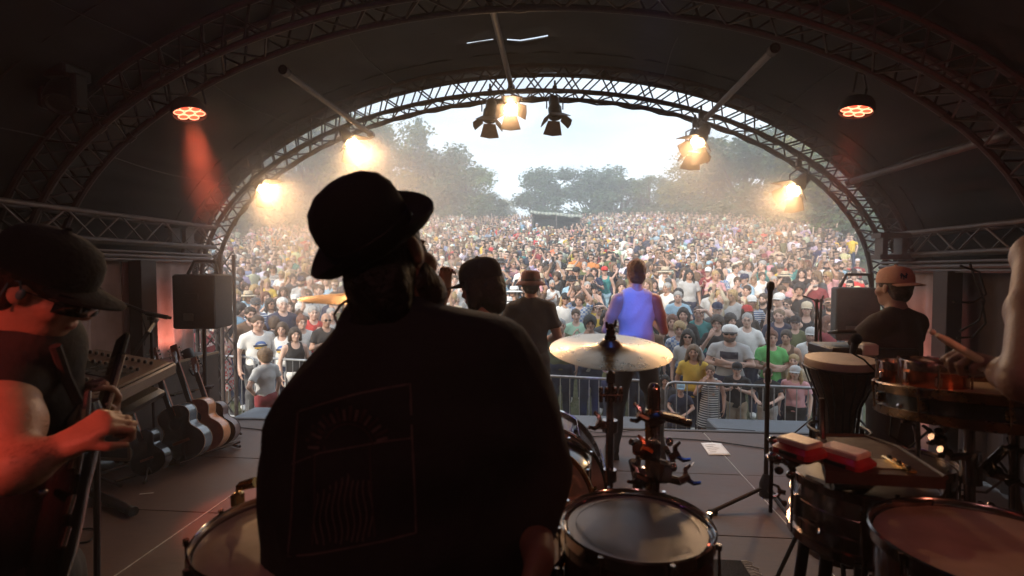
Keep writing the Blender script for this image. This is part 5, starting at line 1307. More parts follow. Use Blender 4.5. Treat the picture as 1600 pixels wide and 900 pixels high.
# multi clamp stand right of the crash stand
p0 = P(1022, 606, 1.62); root = thing('percussion_stand', 'thick chrome post with a cluster of clamps right of the crash cymbal', 'percussion stand', (p0.x, p0.y, 0), group='percussion stands')
part('post', MB().lathe([(.021, 0-p0.z+.02), (.021, -.01), (.019, .004), (.012, .014), (.002, .017)], p0, (0, 0, 1), 24), M_HW, root)
part('lower_tube', MB().tube([P(1012, 640, 1.60), P(1012, 770, 1.60)], .009, 10), M_BRASS, root)
for k, (px, py, dd, sz) in enumerate(((1022, 655, 1.6, (.06, .05, .045)), (1010, 700, 1.6, (.075, .06, .06)), (1030, 735, 1.6, (.07, .06, .07)), (1003, 745, 1.62, (.06, .05, .06)))):
    clampb(root, P(px, py, dd), Matrix.Rotation(.4*k, 3, 'Z') @ Matrix.Rotation(.3*(k-1), 3, 'Y'), sz)
for k, (a_, b_, r_) in enumerate((((1030, 650), (1078, 662), .012), ((1030, 646), (1062, 650), .009), ((1010, 672), (1016, 648), .006), ((985, 690), (1020, 705), .010), ((988, 720), (1000, 770), .013), ((1040, 700), (1052, 722), .009), ((1035, 745), (1062, 752), .014), ((1000, 690), (992, 770), .010))):
    part('rod', MB().tube([P(*a_, 1.58+.01*k), P(*b_, 1.6+.012*k)], r_, 10), M_HW if k % 3 else M_DCHROME, root)
for px, py, dx in ((1012, 655, -1), (1046, 716, 1), (1018, 706, -1), (1062, 752, 1), (1008, 750, -1)): wing(root, P(px, py, 1.56), RIGHT*dx+V3(0, 0, .5), M_HW if px != 1018 else M_COPPER, 1.7)
part('bracket_plate', MB().cbox(P(1052, 650, 1.58), (.075, .035, .008), Matrix.Rotation(.2, 3, 'Y'), bev=.003), M_BRASS, root)
for px, py in ((1018, 690), (1046, 690), (1052, 730)): part('bolt', MB().ell(P(px, py, 1.57), (.012, .012, .015)), M_CHROME, root)
for k in range(3): a = k*2.09+.5; part('leg', MB().tube([(p0.x, p0.y, .4), (p0.x+.35*math.cos(a), p0.y+.35*math.sin(a), .02)], .012, 8), M_HW, root)

# straight microphone stand in the middle distance
def mic(root, p, d, k=1.0, pop=False):
    p = Vector(p); d = Vector(d).normalized(); m = thing('microphone', root['label'].split(' stand')[0]+' head' if False else 'x', 'microphone', p) if False else None
mb_ = onZ(1196, 792, .0); mt = P(1189, 478, mb_.y*.997)
mt = V3(mb_.x, mb_.y, proj((mb_.x, mb_.y, 0))[2]*(423-480)/FPX+1.70)
root = thing('microphone_stand', 'tall straight black microphone stand with tripod legs right of centre stage', 'microphone stand', (mb_.x, mb_.y, 0), group='microphone stands')
M_STAND = mat('black_stand_metal', (.03, .024, .024), .35, .7, .2, 30)
part('tube', MB().tube([(mb_.x, mb_.y, .12), (mb_.x, mb_.y, .95)], .016, 12), M_STAND, root)
part('upper_tube', MB().tube([(mb_.x, mb_.y, .95), mt], .0115, 12), M_STAND, root)
part('collar', MB().lathe([(.013, .9), (.02, .91), (.02, 1.0), (.012, 1.01)], (mb_.x, mb_.y, 0), (0, 0, 1), 14), M_STAND, root)
part('hub', MB().lathe([(.018, .06), (.045, .08), (.045, .17), (.02, .24)], (mb_.x, mb_.y, 0), (0, 0, 1), 14), M_STAND, root)
for px, py in ((1113, 800), (1272, 860), (1222, 786)):
    e = onZ(px, py, .015); l = part('leg', MB().tube([(mb_.x, mb_.y, .15), (e.x, e.y, .02)], .014, 8), M_STAND, root); v = (e-Vector((mb_.x, mb_.y, .015))).normalized()
    part('foot', MB().tube([e-v*.03, e+v*.025], .021, 10), M_RUB, l)
part('clip', MB().tube([mt+V3(0, 0, -.01), mt+V3(0, -.01, .05)], .016, 10), M_BLKP, root)
root = thing('microphone', 'black vocal microphone upright on the tall straight stand', 'microphone', mt+V3(0, 0, .03), group='vocal microphones')
part('handle', MB().lathe([(.009, -.06), (.012, -.05), (.017, .06), (.019, .075)], mt+V3(0, -.01, .05), (0, -.1, 1), 16), M_BLKP, root)
part('grille', MB().lathe([(.019, .075), (.025, .085), (.027, .105), (.024, .125), (.014, .138), (.002, .141)], mt+V3(0, -.01, .05), (0, -.1, 1), 16), mat('mic_grille', (.06, .06, .06), .45, .8, .4, 90, .5, 200), root)

# slim boom stands at the right edge of the crowd
for px, pyt, d, lb, bx in ((1276, 470, 4.3, 'slim boom microphone stand in front of the crowd left of the right speaker', -14), (1283, 470, 4.9, 'second slim microphone stand close behind the boom stand on the right', 12)):
    q = P(px, pyt, d); root = thing('microphone_stand', lb, 'microphone stand', (q.x, q.y, 0), group='microphone stands'); tripod(root, (q.x, q.y, 0), q.z, .3, .009, M_STAND, 1.0, .3)
    part('boom', MB().tube([P(px+bx-8, 462, d-.05), q, P(px-bx*.6, 540, d+.2)], .007, 8), M_STAND, root); part('pivot', MB().ell(q, (.02, .02, .02)), M_STAND, root)
# mic over the hand drum
q = P(1338, 530, 2.1); root = thing('microphone', 'black ball headed microphone hanging over the hand drum before the peach cap man', 'microphone', q, group='vocal microphones')
part('grille', MB().ell(q, (.022, .022, .024)), M_FELT, root); part('handle', MB().tube([q, P(1332, 552, 2.12)], [.016, .011], 10), M_BLKP, root); part('cable', MB().tube([P(1332, 552, 2.12), P(1350, 562, 2.15), P(1368, 580, 2.2), P(1372, 640, 2.3)], .004, 6), M_RUB, root)

# djembe on a stand
c = P(1313, 561, 2.36); root = thing('hand_drum', 'dark goblet shaped hand drum with pale skin head at the right', 'hand drum', (c.x, c.y, .2), group='hand drums')
ax = V3(-.02, -.04, 1).normalized(); r = .15
M_WOODD = mat('dark_carved_wood', (.045, .022, .015), .4, 0, .5, 14, .3)
part('shell', MB().lathe([(.13, -.95), (.125, -.9), (.085, -.62), (.068, -.5), (.056, -.42), (.056, -.34), (.078, -.22), (.128, -.09), (.146, -.03), (.146, -.012), (.13, -.008)], c, ax, 40), M_WOODD, root)
part('head', MB().lathe([(.147, -.03), (.15, -.008), (.145, .004), (.08, .005), (.001, .005)], c, ax, 40), M_HEADC, root)
part('hoop', MB().torus(c-ax*.035, ax, .152, .006, 40, 8), M_STAND, root); part('collar', MB().torus(c-ax*.47, ax, .066, .011, 32, 8), M_STAND, root)
for i in range(18):
    a = 2*PI*i/18; M3 = orient(ax); d = lambda s: M3.col[0]*math.cos(a+s)+M3.col[1]*math.sin(a+s)
    part('rope', MB().tube([c-ax*.035+d(0)*.155, c-ax*.12+d(.08)*.126, c-ax*.22+d(.12)*.086, c-ax*.45+d(.17)*.066], .0035, 5), M_STAND, root)
# bowl drum hoop light below it
root = thing('drum_stand', 'stand holding up the dark goblet shaped hand drum', 'drum stand', (c.x, c.y, 0), group='drum stands')
for k in range(3): a = k*2.09+.2; part('leg', MB().tube([(c.x+.12*math.cos(a), c.y+.12*math.sin(a), .95), (c.x+.13*math.cos(a), c.y+.13*math.sin(a), .5), (c.x+.3*math.cos(a), c.y+.3*math.sin(a), .02)], .01, 8), M_STAND, root)
part('ring', MB().torus((c.x, c.y, .95), (0, 0, 1), .125, .008, 32, 8), M_STAND, root)

# timbales in front
def timbale(c, ax, r, h, label):
    rt = drum(c, ax, r, h, label, M_DCHROME, mat('dark_head', (.05, .035, .03), .4, 0, .3, 5), M_HW, 6, 'timbale'); c = Vector(c); ax = Vector(ax).normalized()
    for z in (.35, .68): part('shell_ring', MB().torus(c-ax*(h*z), ax, r*.96, .004, 48, 6), M_HW, rt)
    M3 = orient(ax)
    for i in range(6):
        a = 2*PI*(i+.8)/6; d = M3.col[0]*math.cos(a)+M3.col[1]*math.sin(a); q = c+d*r*1.02-ax*h*.55; wing(rt, q, d, M_COPPER if i == 4 else M_HW, 1.2)
    return rt
t1 = P(1345, 748, 1.56); timbale(t1, (0, 0, 1), .20, .17, 'dark chrome timbale drum with ribs under the red blocks')
t2 = P(1405, 722, 1.95); timbale(t2, (0, 0, 1), .18, .17, 'second dark timbale drum under the wooden tray')
root = thing('drum_stand', 'dark tubular stand with splayed legs carrying the timbales', 'drum stand', (t1.x, t1.y, 0), group='drum stands')
for (px, py, d0, ex, ey) in ((1262, 770, 1.62, 1200, 985), (1293, 800, 1.42, 1290, 1180), (1347, 820, 1.38, 1350, 1220), (1420, 790, 1.8, 1430, 1010)):
    a_ = P(px, py, d0); a_.z = t1.z-.17; e = V3(a_.x+(a_.x-t1.x)*.6, a_.y+(a_.y-t1.y)*.6, .02); part('leg', MB().tube([a_, e], .017, 10), M_STAND, root)
part('beam', MB().tube([P(1255, 745, 1.6), P(1300, 760, 1.42), P(1420, 760, 1.6)], .011, 8), M_STAND, root)
# wooden tray with metal strip
zt_ = 1.165; cor = [onZ(1290, 736, zt_), onZ(1478, 746, zt_), onZ(1406, 700, zt_), onZ(1350, 681, zt_), onZ(1276, 680, zt_)]
root = thing('percussion_tray', 'dark wooden percussion tray with a pale metal strip behind the red blocks', 'percussion tray', cor[0])
b = MB(); n = len(cor); b.v = [tuple(p) for p in cor]+[(p.x, p.y, p.z-.032) for p in cor]; b.f = [tuple(range(n)), tuple(range(2*n-1, n-1, -1))]+[(i, i+n, (i+1) % n+n, (i+1) % n) for i in range(n)]; b.m = [0]*len(b.f)
M_TRAY = mat('dark_red_wood', (.045, .016, .011), .5, 0, .4, 9, .15); part('board', b, M_TRAY, root, smooth=False)
q = [onZ(1308, 727, zt_+.003), onZ(1420, 733, zt_+.003), onZ(1385, 718, zt_+.003), onZ(1318, 712, zt_+.003)]
b = MB(); b.v = [tuple(p) for p in q]+[(p.x, p.y, p.z-.002) for p in q]; b.f = [(0,1,2,3), (7,6,5,4), (0,4,5,1), (1,5,6,2), (2,6,7,3), (3,7,4,0)]; b.m = [0]*6; part('plate', b, mat('brushed_plate', (.42, .40, .34), .35, .8, .3, 20), root, smooth=False)
sa, sb = onZ(1382, 713, zt_+.006), onZ(1427, 738, zt_+.006); dv = (sb-sa).normalized(); M3 = orient((0, 0, 1), dv)
part('metal_strip', MB().cbox((sa+sb)/2, ((sb-sa).length, .022, .010), M3, bev=.003), M_BRASS, root)
for u in (.18, .52, .85): part('knob', MB().lathe([(.006, 0), (.006, .005), (.004, .007), (.001, .007)], sa.lerp(sb, u)+V3(0, 0, .005), (0, 0, 1), 10), M_BLACK, root)
part('rim_strip', MB().tube([cor[4], cor[3], cor[2], cor[1]], .007, 8), M_TRAY, root)
# red jam blocks
M_REDP = mat('red_plastic', (.42, .02, .03), .28, 0, .2, 12, coat=.4); M_PINKP = mat('worn_pink_plastic', (.78, .58, .50), .35, 0, .25, 20)
for (ax_, ay, bx_, by, z, lb) in ((1222, 685, 1278, 703, 1.21, 'red plastic jam block with worn pale top, left one of the pair'), (1286, 698, 1356, 719, 1.19, 'red plastic jam block with worn pale top, right one on the tray')):
    a_, b_ = onZ(ax_, ay, z), onZ(bx_, by, z); u = (b_-a_).normalized(); L = (b_-a_).length; M3 = orient((0, 0, 1), u); c_ = (a_+b_)/2
    root = thing('jam_block', lb, 'jam block', c_-V3(0, 0, .025), group='red jam blocks')
    part('body', MB().cbox(c_-V3(0, 0, .02), (L*1.05, .10, .042), M3, bev=.014), M_REDP, root); part('top', MB().cbox(c_+V3(0, 0, .007), (L*.86, .072, .018), M3, bev=.004), M_PINKP, root)
    part('slot', MB().cbox(c_-V3(0, 0, .02)-M3.col[1]*.0505, (L*.5, .004, .012), M3, bev=.0015), M_BLACK, root)
    part('mount', MB().cbox(c_-V3(0, 0, .055)-u*L*.2, (.04, .05, .03), M3, bev=.008), M_HW, root)
root = thing('clamp_rod', 'chrome rod with clamps and bolts at the left end of the red blocks', 'clamp', P(1215, 700, 1.5))
part('rod', MB().tube([P(1202, 684, 1.52), P(1222, 712, 1.5), P(1240, 735, 1.52)], .009, 10), M_HW, root)
for px, py in ((1208, 687), (1207, 712), (1222, 716), (1217, 735), (1235, 742)): part('bolt', MB().ell(P(px, py, 1.49), (.013, .012, .012)), M_CHROME if px != 1217 else M_BLKP, root)
part('clamp', MB().cbox(P(1212, 716, 1.5), (.05, .04, .02), bev=.006), M_HW, root); part('lower_rod', MB().tube([P(1206, 700, 1.5), P(1204, 800, 1.52)], .006, 8), M_HW, root)
part('upright', MB().tube([P(1284, 622, 1.62), P(1287, 720, 1.6)], .0085, 8), M_HW, root)

# large tan headed drum at the lower right
drum(P(1560, 862, 1.14), (-.02, .02, 1), .245, .34, 'large drum with worn tan head filling the lower right corner', M_SHELLD, mat('smeared_tan_head', (.50, .36, .27), .45, 0, .45, 3), M_DCHROME, 8, 'floor_tom')
q = P(1560, 862, 1.14); leg_stand((q.x, q.y), q.z-.36, 'stand under the large tan headed drum at the lower right', .17)
# upper drums at the right
drum(P(1556, 612, 1.62), (FWD*.11+V3(0, 0, 1)), .325, .065, 'wide flat drum with bronze hoop at the right edge below the drummer arm', M_SHELLK, mat('amber_head', (.42, .26, .12), .35, 0, .3, 4), mat('dark_bronze', (.22, .12, .06), .25, 1, .3, 14), 10, 'flat_drum')
for px, d, r, h, lb in ((1402, 1.86, .058, .075, 'small copper drum left of the larger copper drum'), (1459, 1.72, .094, .072, 'copper shelled small drum glowing red beside the striking hand')):
    drum(P(px, 573, d), (0, 0, 1), r, h, lb, M_COPPER, M_COPPER, M_HW, 6, 'small_timbale')
root = thing('drum_rack', 'dark chrome rack of tubes, clamps and cables under the flat drum at the right edge', 'drum rack', P(1516, 800, 1.75))
part('post', MB().tube([P(1514, 640, 1.7), P(1518, 1100, 1.72)], .016, 14), M_HW, root); part('sleeve', MB().tube([P(1516, 705, 1.7), P(1517, 755, 1.7)], .03, 16), M_DCHROME, root)
part('post', MB().tube([P(1584, 640, 1.6), P(1588, 1200, 1.62)], .014, 12), M_HW, root); part('crossbar', MB().tube([P(1470, 650, 1.72), P(1600, 645, 1.6)], .010, 10), M_HW, root)
part('post', MB().tube([P(1433, 640, 1.8), P(1437, 1050, 1.84)], .009, 10), M_HW, root)
part('lever', MB().cbox(P(1481, 664, 1.66), (.11, .012, .026), orient(FWD, RIGHT*.72+UP*.7), bev=.005), M_PINKP, root, label='pale pink worn lever')
for k, (a_, b_, r_) in enumerate((((1428, 664), (1436, 700), .0055), ((1478, 715), (1512, 712), .012), ((1535, 735), (1572, 700), .014), ((1545, 740), (1570, 748), .010), ((1586, 690), (1592, 722), .005), ((1466, 672), (1474, 700), .012), ((1508, 625), (1509, 645), .005), ((1565, 615), (1569, 640), .005))):
    part('rod', MB().tube([P(*a_, 1.6+.01*k), P(*b_, 1.62+.01*k)], r_, 10), M_HW, root)
for px, py, dx in ((1484, 708, -1), (1547, 740, 1), (1572, 702, 1), (1430, 655, -1), (1470, 688, -1), (1574, 755, 1)): wing(root, P(px, py, 1.6), RIGHT*dx+V3(0, 0, .4), M_HW, 1.7)
for px, py, rr_ in ((1470, 686, .016), (1524, 640, .016), (1436, 650, .01), (1548, 790, .012)): part('bolt', MB().ell(P(px, py, 1.6), (rr_, rr_, rr_)), M_HW, root)
for k, pts in enumerate((((1520, 640), (1560, 660), (1600, 668)), ((1480, 735), (1500, 765), (1540, 770), (1580, 740), (1600, 700)), ((1395, 640), (1390, 680), (1420, 700), (1455, 670)), ((1560, 720), (1590, 760), (1600, 820)))):
    part('cable', MB().tube([P(x, y, 1.9-.05*k) for x, y in pts], .0045, 6), M_RUB, root)
# cables looping on the dark curtain
root = thing('hanging_cable', 'black cable loops hanging on the dark curtain at the right', 'cable', onX(1530, 450, 3.25))
for pts in (((1515, 410), (1525, 440), (1538, 470), (1530, 500), (1500, 518)), ((1500, 415), (1530, 425), (1540, 460), (1520, 473), (1490, 472)), ((1495, 528), (1520, 527), (1540, 505), (1534, 470))):
    part('loop', MB().tube([P(x, y, 3.3) for x, y in pts], .007, 6), M_RUB, root)

# keyboard table in front of the peach cap man
kb = P(1340, 560, 3.1); root = thing('keyboard', 'keyboard with pale end block on a stand before the peach cap man', 'keyboard', (kb.x, kb.y, 0))
part('case', MB().cbox(P(1345, 548, 3.15), (.5, .3, .07), bev=.01), M_BLKP, root); part('end_block', MB().cbox(P(1352, 545, 3.05), (.09, .12, .075), bev=.01), mat('off_white_plastic', (.6, .58, .52), .4), root)
part('reading_panel', MB().cbox(P(1322, 519, 3.2), (.17, .12, .02), Matrix.Rotation(-.2, 3, 'X'), bev=.005), M_BLACK, root)
for s in (-1, 1): part('leg', MB().tube([(kb.x-.2*s, kb.y+.15, kb.z-.06), (kb.x+.2*s, kb.y+.15, .02)], .015, 8), M_STAND, root)

# paper, cables, tape and the rug on the deck
b = MB(); q = [onZ(1095, 692, .004), onZ(1127, 693, .010), onZ(1142, 711, .006), onZ(1108, 711, .004)]; N = 6
for j in range(N+1):
    for i in range(N+1):
        u, v = i/N, j/N; p = q[3].lerp(q[2], u).lerp(q[0].lerp(q[1], u), v); b.v.append((p.x, p.y, p.z+.008*math.sin(u*3)*math.sin(v*2.4)))
for j in range(N):
    for i in range(N): o = j*(N+1)+i; b.f.append((o, o+1, o+N+2, o+N+1)); b.m.append(0)
root = thing('set_list', 'white sheet of paper lying on the stage floor', 'paper', q[3]); sh = part('sheet', b, mat('white_paper', (.75, .77, .8), .7, 0, .03), root); sh.modifiers.new('t', 'SOLIDIFY').thickness = .0006
for k in range(5):
    v = .78-.14*k; L = (.5, .35, .55, .4, .3)[k]; pts = []
    for i in range(10):
        u = .12+L*i/9; p = q[3].lerp(q[2], u).lerp(q[0].lerp(q[1], u), v); pts.append((p.x, p.y, p.z+.008*math.sin(u*3)*math.sin(v*2.4)+.0016+.0004*math.sin(i*2)))
    part('written_line', MB().tube(pts, .0016, 4), mat('grey_ink', (.25, .25, .27), .8, 0, 0), root)
def cable(pts, label, r=.006, z=.008):
    w_ = [onZ(x, y, z) for x, y in pts]; sm_ = []
    for i in range(len(w_)-1):
        p0_, p1_, p2_, p3_ = w_[max(0, i-1)], w_[i], w_[i+1], w_[min(len(w_)-1, i+2)]
        for t_ in (0, .25, .5, .75): sm_.append(.5*((2*p1_)+(p2_-p0_)*t_+(2*p0_-5*p1_+4*p2_-p3_)*t_*t_+(3*p1_-p0_-3*p2_+p3_)*t_**3))
    sm_.append(w_[-1]); single('stage_cable', MB().tube(sm_, r, 6), M_RUB, label, 'cable', w_[0], 'black cables lying on the stage')
cable([(880, 686), (950, 681), (1030, 684), (1110, 689), (1190, 700), (1230, 703)], 'black cable running along the front of the stage past the paper sheet')
cable([(372, 656), (400, 655), (425, 657)], 'black cable end on the deck right of the guitars')
cable([(352, 670), (372, 668), (410, 672), (430, 678)], 'second black cable beside the guitar rack end')
cable([(112, 835), (130, 826), (150, 828), (140, 845), (118, 850), (100, 870), (125, 880)], 'black cable curling on the floor by the guitarist')
cable([(895, 670), (940, 676), (985, 673), (1040, 668), (1100, 668), (1180, 673)], 'thin black cable close to the front edge behind the crash stand', .004)
for i, (x0_, y0_, x1_, y1_, lb) in enumerate(((218, 772, 240, 770, 'tiny pale strip of tape on the floor left of the snare drum'), (1080, 728, 1084, 722, 'tiny pale scrap of tape beside the clamp post'))):
    a_, b_ = onZ(x0_, y0_, .003), onZ(x1_, y1_, .003); single('tape_strip', MB().cbox((a_+b_)/2, ((b_-a_).length, .012, .002), orient((0, 0, 1), b_-a_)), mat('pale_tape', (.5, .45, .4), .5), lb, 'tape', a_)
M_RUG = mat('dark_rug', (.02, .018, .02), .95, 0, .4, 12, .6, 160)
root = thing('rug', 'dark rug with white fringe under the drum kit', 'rug', (0, 1.5, 0)); part('pile', MB().cbox((-.02, 1.25, .008), (2.2, 3.44, .014), bev=.004), M_RUG, root)
M_FR = mat('white_fringe', (.62, .58, .52), .9)
tu = MB().tube([(0, 0, .012), (.03, .004, .012), (.065, -.004, .004)], [.006, .005, .003], 5).mesh('tassel', M_FR)
for i in range(110): o = link('tassel', tu, root, V3(1.08, 2.96-i*.022, 0)-wloc(root)); o.rotation_euler = (0, 0, rng.uniform(-.25, .25)); o.scale = (rng.uniform(.8, 1.3), 1, 1)
# small lit screen at the stage edge
q = P(885, 668, 4.9); root = thing('phone', 'small bright phone screen on the deck behind the drum kit', 'phone', q); 
part('case', MB().cbox(q, (.055, .01, .085), orient(V3(0, -.2, 1)), bev=.003), M_BLKP, root); part('screen', MB().cbox(q-V3(0, .0065, -.002), (.05, .002, .078), orient(V3(0, -.2, 1))), emit('screen_light', (.75, .85, 1), 1.3), root)

# ---- left side: guitars in a rack
def guitar_mesh_parts(k, body_m, top_m, side_m, bind, neck_m, thick=.105, electric=False, headm=None):
    """local: z up the neck, -y front"""
    H = .49; prof = []
    n = 44
    for i in range(n):
        a = 2*PI*i/n; z = .5-.5*math.cos(a) if True else 0
        zz = (1-math.cos(a))/2            # 0 bottom .. 1 top
        w_ = .203*math.sqrt(max(0, 1-((zz-.30)/.42)**2)) if zz < .30 else None
        lower = .200*max(0, 1-abs((zz-.30)/.31)**2.3)**.5 if zz < .61 else 0
        upper = .145*max(0, 1-abs((zz-.80)/.20)**2.4)**.5 if zz > .60 else 0
        waist = .118*math.exp(-((zz-.60)/.16)**2)
        hw = max(lower, upper, waist if .2 < zz < .95 else 0)
        prof.append((math.copysign(hw, math.sin(a)) if abs(math.sin(a)) > 1e-6 else 0, zz*H))
    x_ = [p[0] for p in prof]; 
    x_ = [(x_[i-1]+2*x_[i]+x_[(i+1) % n])/4 for i in range(n)]; prof = [(a, p[1]) for a, p in zip(x_, prof)]
    th = thick; out = {}
    side = MB().loft([[(x, y, z) for x, z in prof] for y in (-th/2, th/2)], 0, False); out['side'] = (side, side_m)
    for y, nm, m in ((-th/2, 'top', top_m), (th/2, 'back', body_m)):
        b = MB(); s = -1 if y < 0 else 1
        b.loft([[(x, y, z) for x, z in prof], [(x*.97, y+s*.004, z*.985+.004) for x, z in prof]], 0, False)
        o = len(b.v); b.v += [(x*.97, y+s*.004, z*.985+.004) for x, z in prof]; b.f.append(tuple(range(o, o+n)) if s < 0 else tuple(range(o+n-1, o-1, -1))); b.m.append(0); out[nm] = (b, m)
    out['binding'] = (MB().tube([(x*1.005, -th/2, z) for x, z in prof]+[(prof[0][0], -th/2, prof[0][1])], .0035, 5).tube([(x*1.005, th/2, z) for x, z in prof]+[(prof[0][0], th/2, prof[0][1])], .0035, 5), bind)
    out['soundhole'] = (MB().lathe([(.001, 0), (.048, 0), (.052, .001), (.052, -.004)], (0, -th/2-.0055, .33), (0, -1, 0), 24), M_BLACK)
    out['bridge'] = (MB().cbox((0, -th/2-.009, .17), (.15, .012, .025), bev=.003), neck_m)
    out['neck'] = (MB().loft([[(-.028, -th/2-.008, .40), (.028, -th/2-.008, .40), (.026, -th/2+.012, .40), (-.026, -th/2+.012, .40)], [(-.022, -th/2-.008, .86), (.022, -th/2-.008, .86), (.018, -th/2+.014, .86), (-.018, -th/2+.014, .86)]]), neck_m)
    out['fretboard'] = (MB().cbox((0, -th/2-.011, .62), (.048, .005, .48)), M_BLACK)
    out['headstock'] = (MB().loft([[(-.022, -th/2-.004, .86), (.022, -th/2-.004, .86), (.022, -th/2+.010, .86), (-.022, -th/2+.010, .86)], [(-.036, -th/2+.006, .90), (.036, -th/2+.006, .90), (.036, -th/2+.018, .90), (-.036, -th/2+.018, .90)], [(-.032, -th/2+.026, 1.03), (.032, -th/2+.026, 1.03), (.032, -th/2+.036, 1.03), (-.032, -th/2+.036, 1.03)]]), headm or neck_m)
    return out, th
M_ROSE = mat('reddish_neck_wood', (.28, .10, .055), .4, 0, .3, 20); M_SPR = mat('amber_guitar_wood', (.48, .22, .10), .3, 0, .25, 12, coat=.5); M_GBLK = mat('black_guitar_lacquer', (.015, .013, .016), .15, 0, .2, 6, coat=.8)
M_BIND = mat('cream_binding', (.55, .48, .38), .4); M_GBLUE = mat('dark_side_lacquer', (.10, .13, .16), .15, 0, .2, 8, coat=.9); M_PEG = mat('tuner_pearl', (.5, .47, .42), .3, .5)
def guitar(loc, M4, label, **kw):
    outp, th = guitar_mesh_parts(1, **kw); root = thing('acoustic_guitar', label, 'guitar', loc, group='guitars standing in the rack'); T = Matrix.Translation(Vector(loc)) @ M4
    def tr(b): b.v = [tuple(T@Vector(v)) for v in b.v]; return b
    hs = None
    for nm, (b, m) in outp.items():
        o = part(nm, tr(b), m, root, ang=30)
        if nm == 'headstock': hs = o
    for i in range(6):
        s = -1 if i < 3 else 1; z = .92+.035*(i % 3); y = -th/2+.02; part('tuning_peg', tr(MB().tube([(s*.03, y, z), (s*.05, y, z)], .003, 6).cbox((s*.056, y, z), (.014, .008, .018), bev=.003)), M_PEG, hs)
    b = MB()
    for i in range(6): x = -.0175+.007*i; b.tube([(x*1.3, -th/2-.016, .17), (x, -th/2-.015, .86), (x*1.3, -th/2-.002, .96)], .0007, 3)
    part('strings', tr(b), M_CHROME, root)
RX = Matrix.Rotation
gspec = [(tuple(onZ(243, 738, .05)), -.36, -.10, .74, 'black guitar nearest the camera in the rack, its neck hidden by the desk', dict(body_m=M_GBLK, top_m=M_GBLK, side_m=M_GBLK, bind=M_GBLUE, neck_m=M_ROSE)),
         (tuple(onZ(300, 716, .05)), -.36, -.08, 1.0, 'black acoustic guitar with cream edge binding and glossy blue grey side', dict(body_m=M_GBLK, top_m=M_GBLK, side_m=M_GBLUE, bind=M_BIND, neck_m=M_ROSE, headm=M_ROSE)),
         (tuple(onZ(330, 703, .05)), -.36, -.08, 1.0, 'amber brown acoustic guitar between the black guitar and the grey one', dict(body_m=M_SPR, top_m=M_ROSE, side_m=M_SPR, bind=M_BIND, neck_m=M_ROSE)),
         (tuple(onZ(351, 694, .05)), -.34, -.05, .85, 'small dark grey guitar at the far end of the rack', dict(body_m=M_GBLUE, top_m=M_GBLK, side_m=mat('grey_brown_side', (.15, .12, .13), .3, 0, .2), bind=M_GBLK, neck_m=M_ROSE))]
for loc, roll, tilt, sc, lb, kw in gspec: guitar(loc, RX(.10, 4, 'Z') @ RX(roll, 4, 'Y') @ RX(tilt, 4, 'X') @ Matrix.Scale(sc, 4), lb, **kw)
ra_, rb_ = onZ(180, 752, .045), onZ(374, 690, .045); u = (rb_-ra_).normalized(); nl = V3(-u.y, u.x, 0)
root = thing('guitar_rack', 'long black floor rack holding the leaning guitars', 'guitar rack', (ra_+rb_)/2)
for o_ in (0, .30): part('base_rail', MB().tube([ra_+nl*o_, rb_+nl*o_], .016, 10), M_STAND, root)
for p_ in (ra_, rb_-u*.05): part('end_frame', MB().tube([p_-nl*.08-V3(0, 0, .02), p_+nl*.42-V3(0, 0, .02), p_+nl*.40+V3(0, 0, .5)], .014, 8), M_STAND, root)
part('back_rail', MB().tube([ra_+nl*.4+V3(0, 0, .5), rb_+nl*.4+V3(0, 0, .5)], .014, 10), M_STAND, root)
for i in range(6): q_ = ra_.lerp(rb_, (i+.6)/6.2)+nl*.4+V3(0, 0, .5); part('divider', MB().tube([q_, q_-nl*.14+V3(0, 0, .02)], .011, 8), M_RUB, root)
# desk with mixing console
dk = P(148, 585, 2.5); M3 = Matrix.Rotation(.05, 3, 'Z') @ Matrix.Rotation(.16, 3, 'X') @ Matrix.Rotation(.18, 3, 'Y'); M_CONS = mat('tan_console_panel', (.12, .09, .075), .5, 0, .3, 10)
root = thing('mixing_console', 'tan sound console with rows of knobs tilted behind the guitarist', 'mixing console', (dk.x, dk.y, .1))
part('panel', MB().cbox(dk, (.42, .5, .035), M3, bev=.008), M_CONS, root); part('side_cheek', MB().cbox(dk+M3@V3(.222, 0, -.02), (.025, .52, .07), M3, bev=.01), mat('pale_cheek', (.26, .23, .21), .4), root)
part('screen', MB().cbox(dk+M3@V3(-.01, .02, .019), (.32, .13, .006), M3), mat('dull_screen', (.05, .06, .06), .25), root)
kn = MB().lathe([(.008, 0), (.008, .012), (.005, .016), (.001, .016)], (0, 0, 0), (0, 0, 1), 10).mesh('knob', M_BLKP)
for i in range(11):
    for j in range(5):
        if j == 2: continue
        o = link('knob', kn, root, dk+M3@V3(-.18+.033*i, -.2+.095*j, .018)-wloc(root)); o.rotation_euler = M3.to_euler()
for s in (-1, 1): part('leg', MB().tube([dk+V3(-.17, .18*s, -.05), (dk.x-.2, dk.y+.18*s, .02)], .016, 8), M_STAND, root)
part('support_block', MB().cbox(P(185, 624, 2.55), (.28, .3, .06), M3, bev=.02), M_BLKP, root)
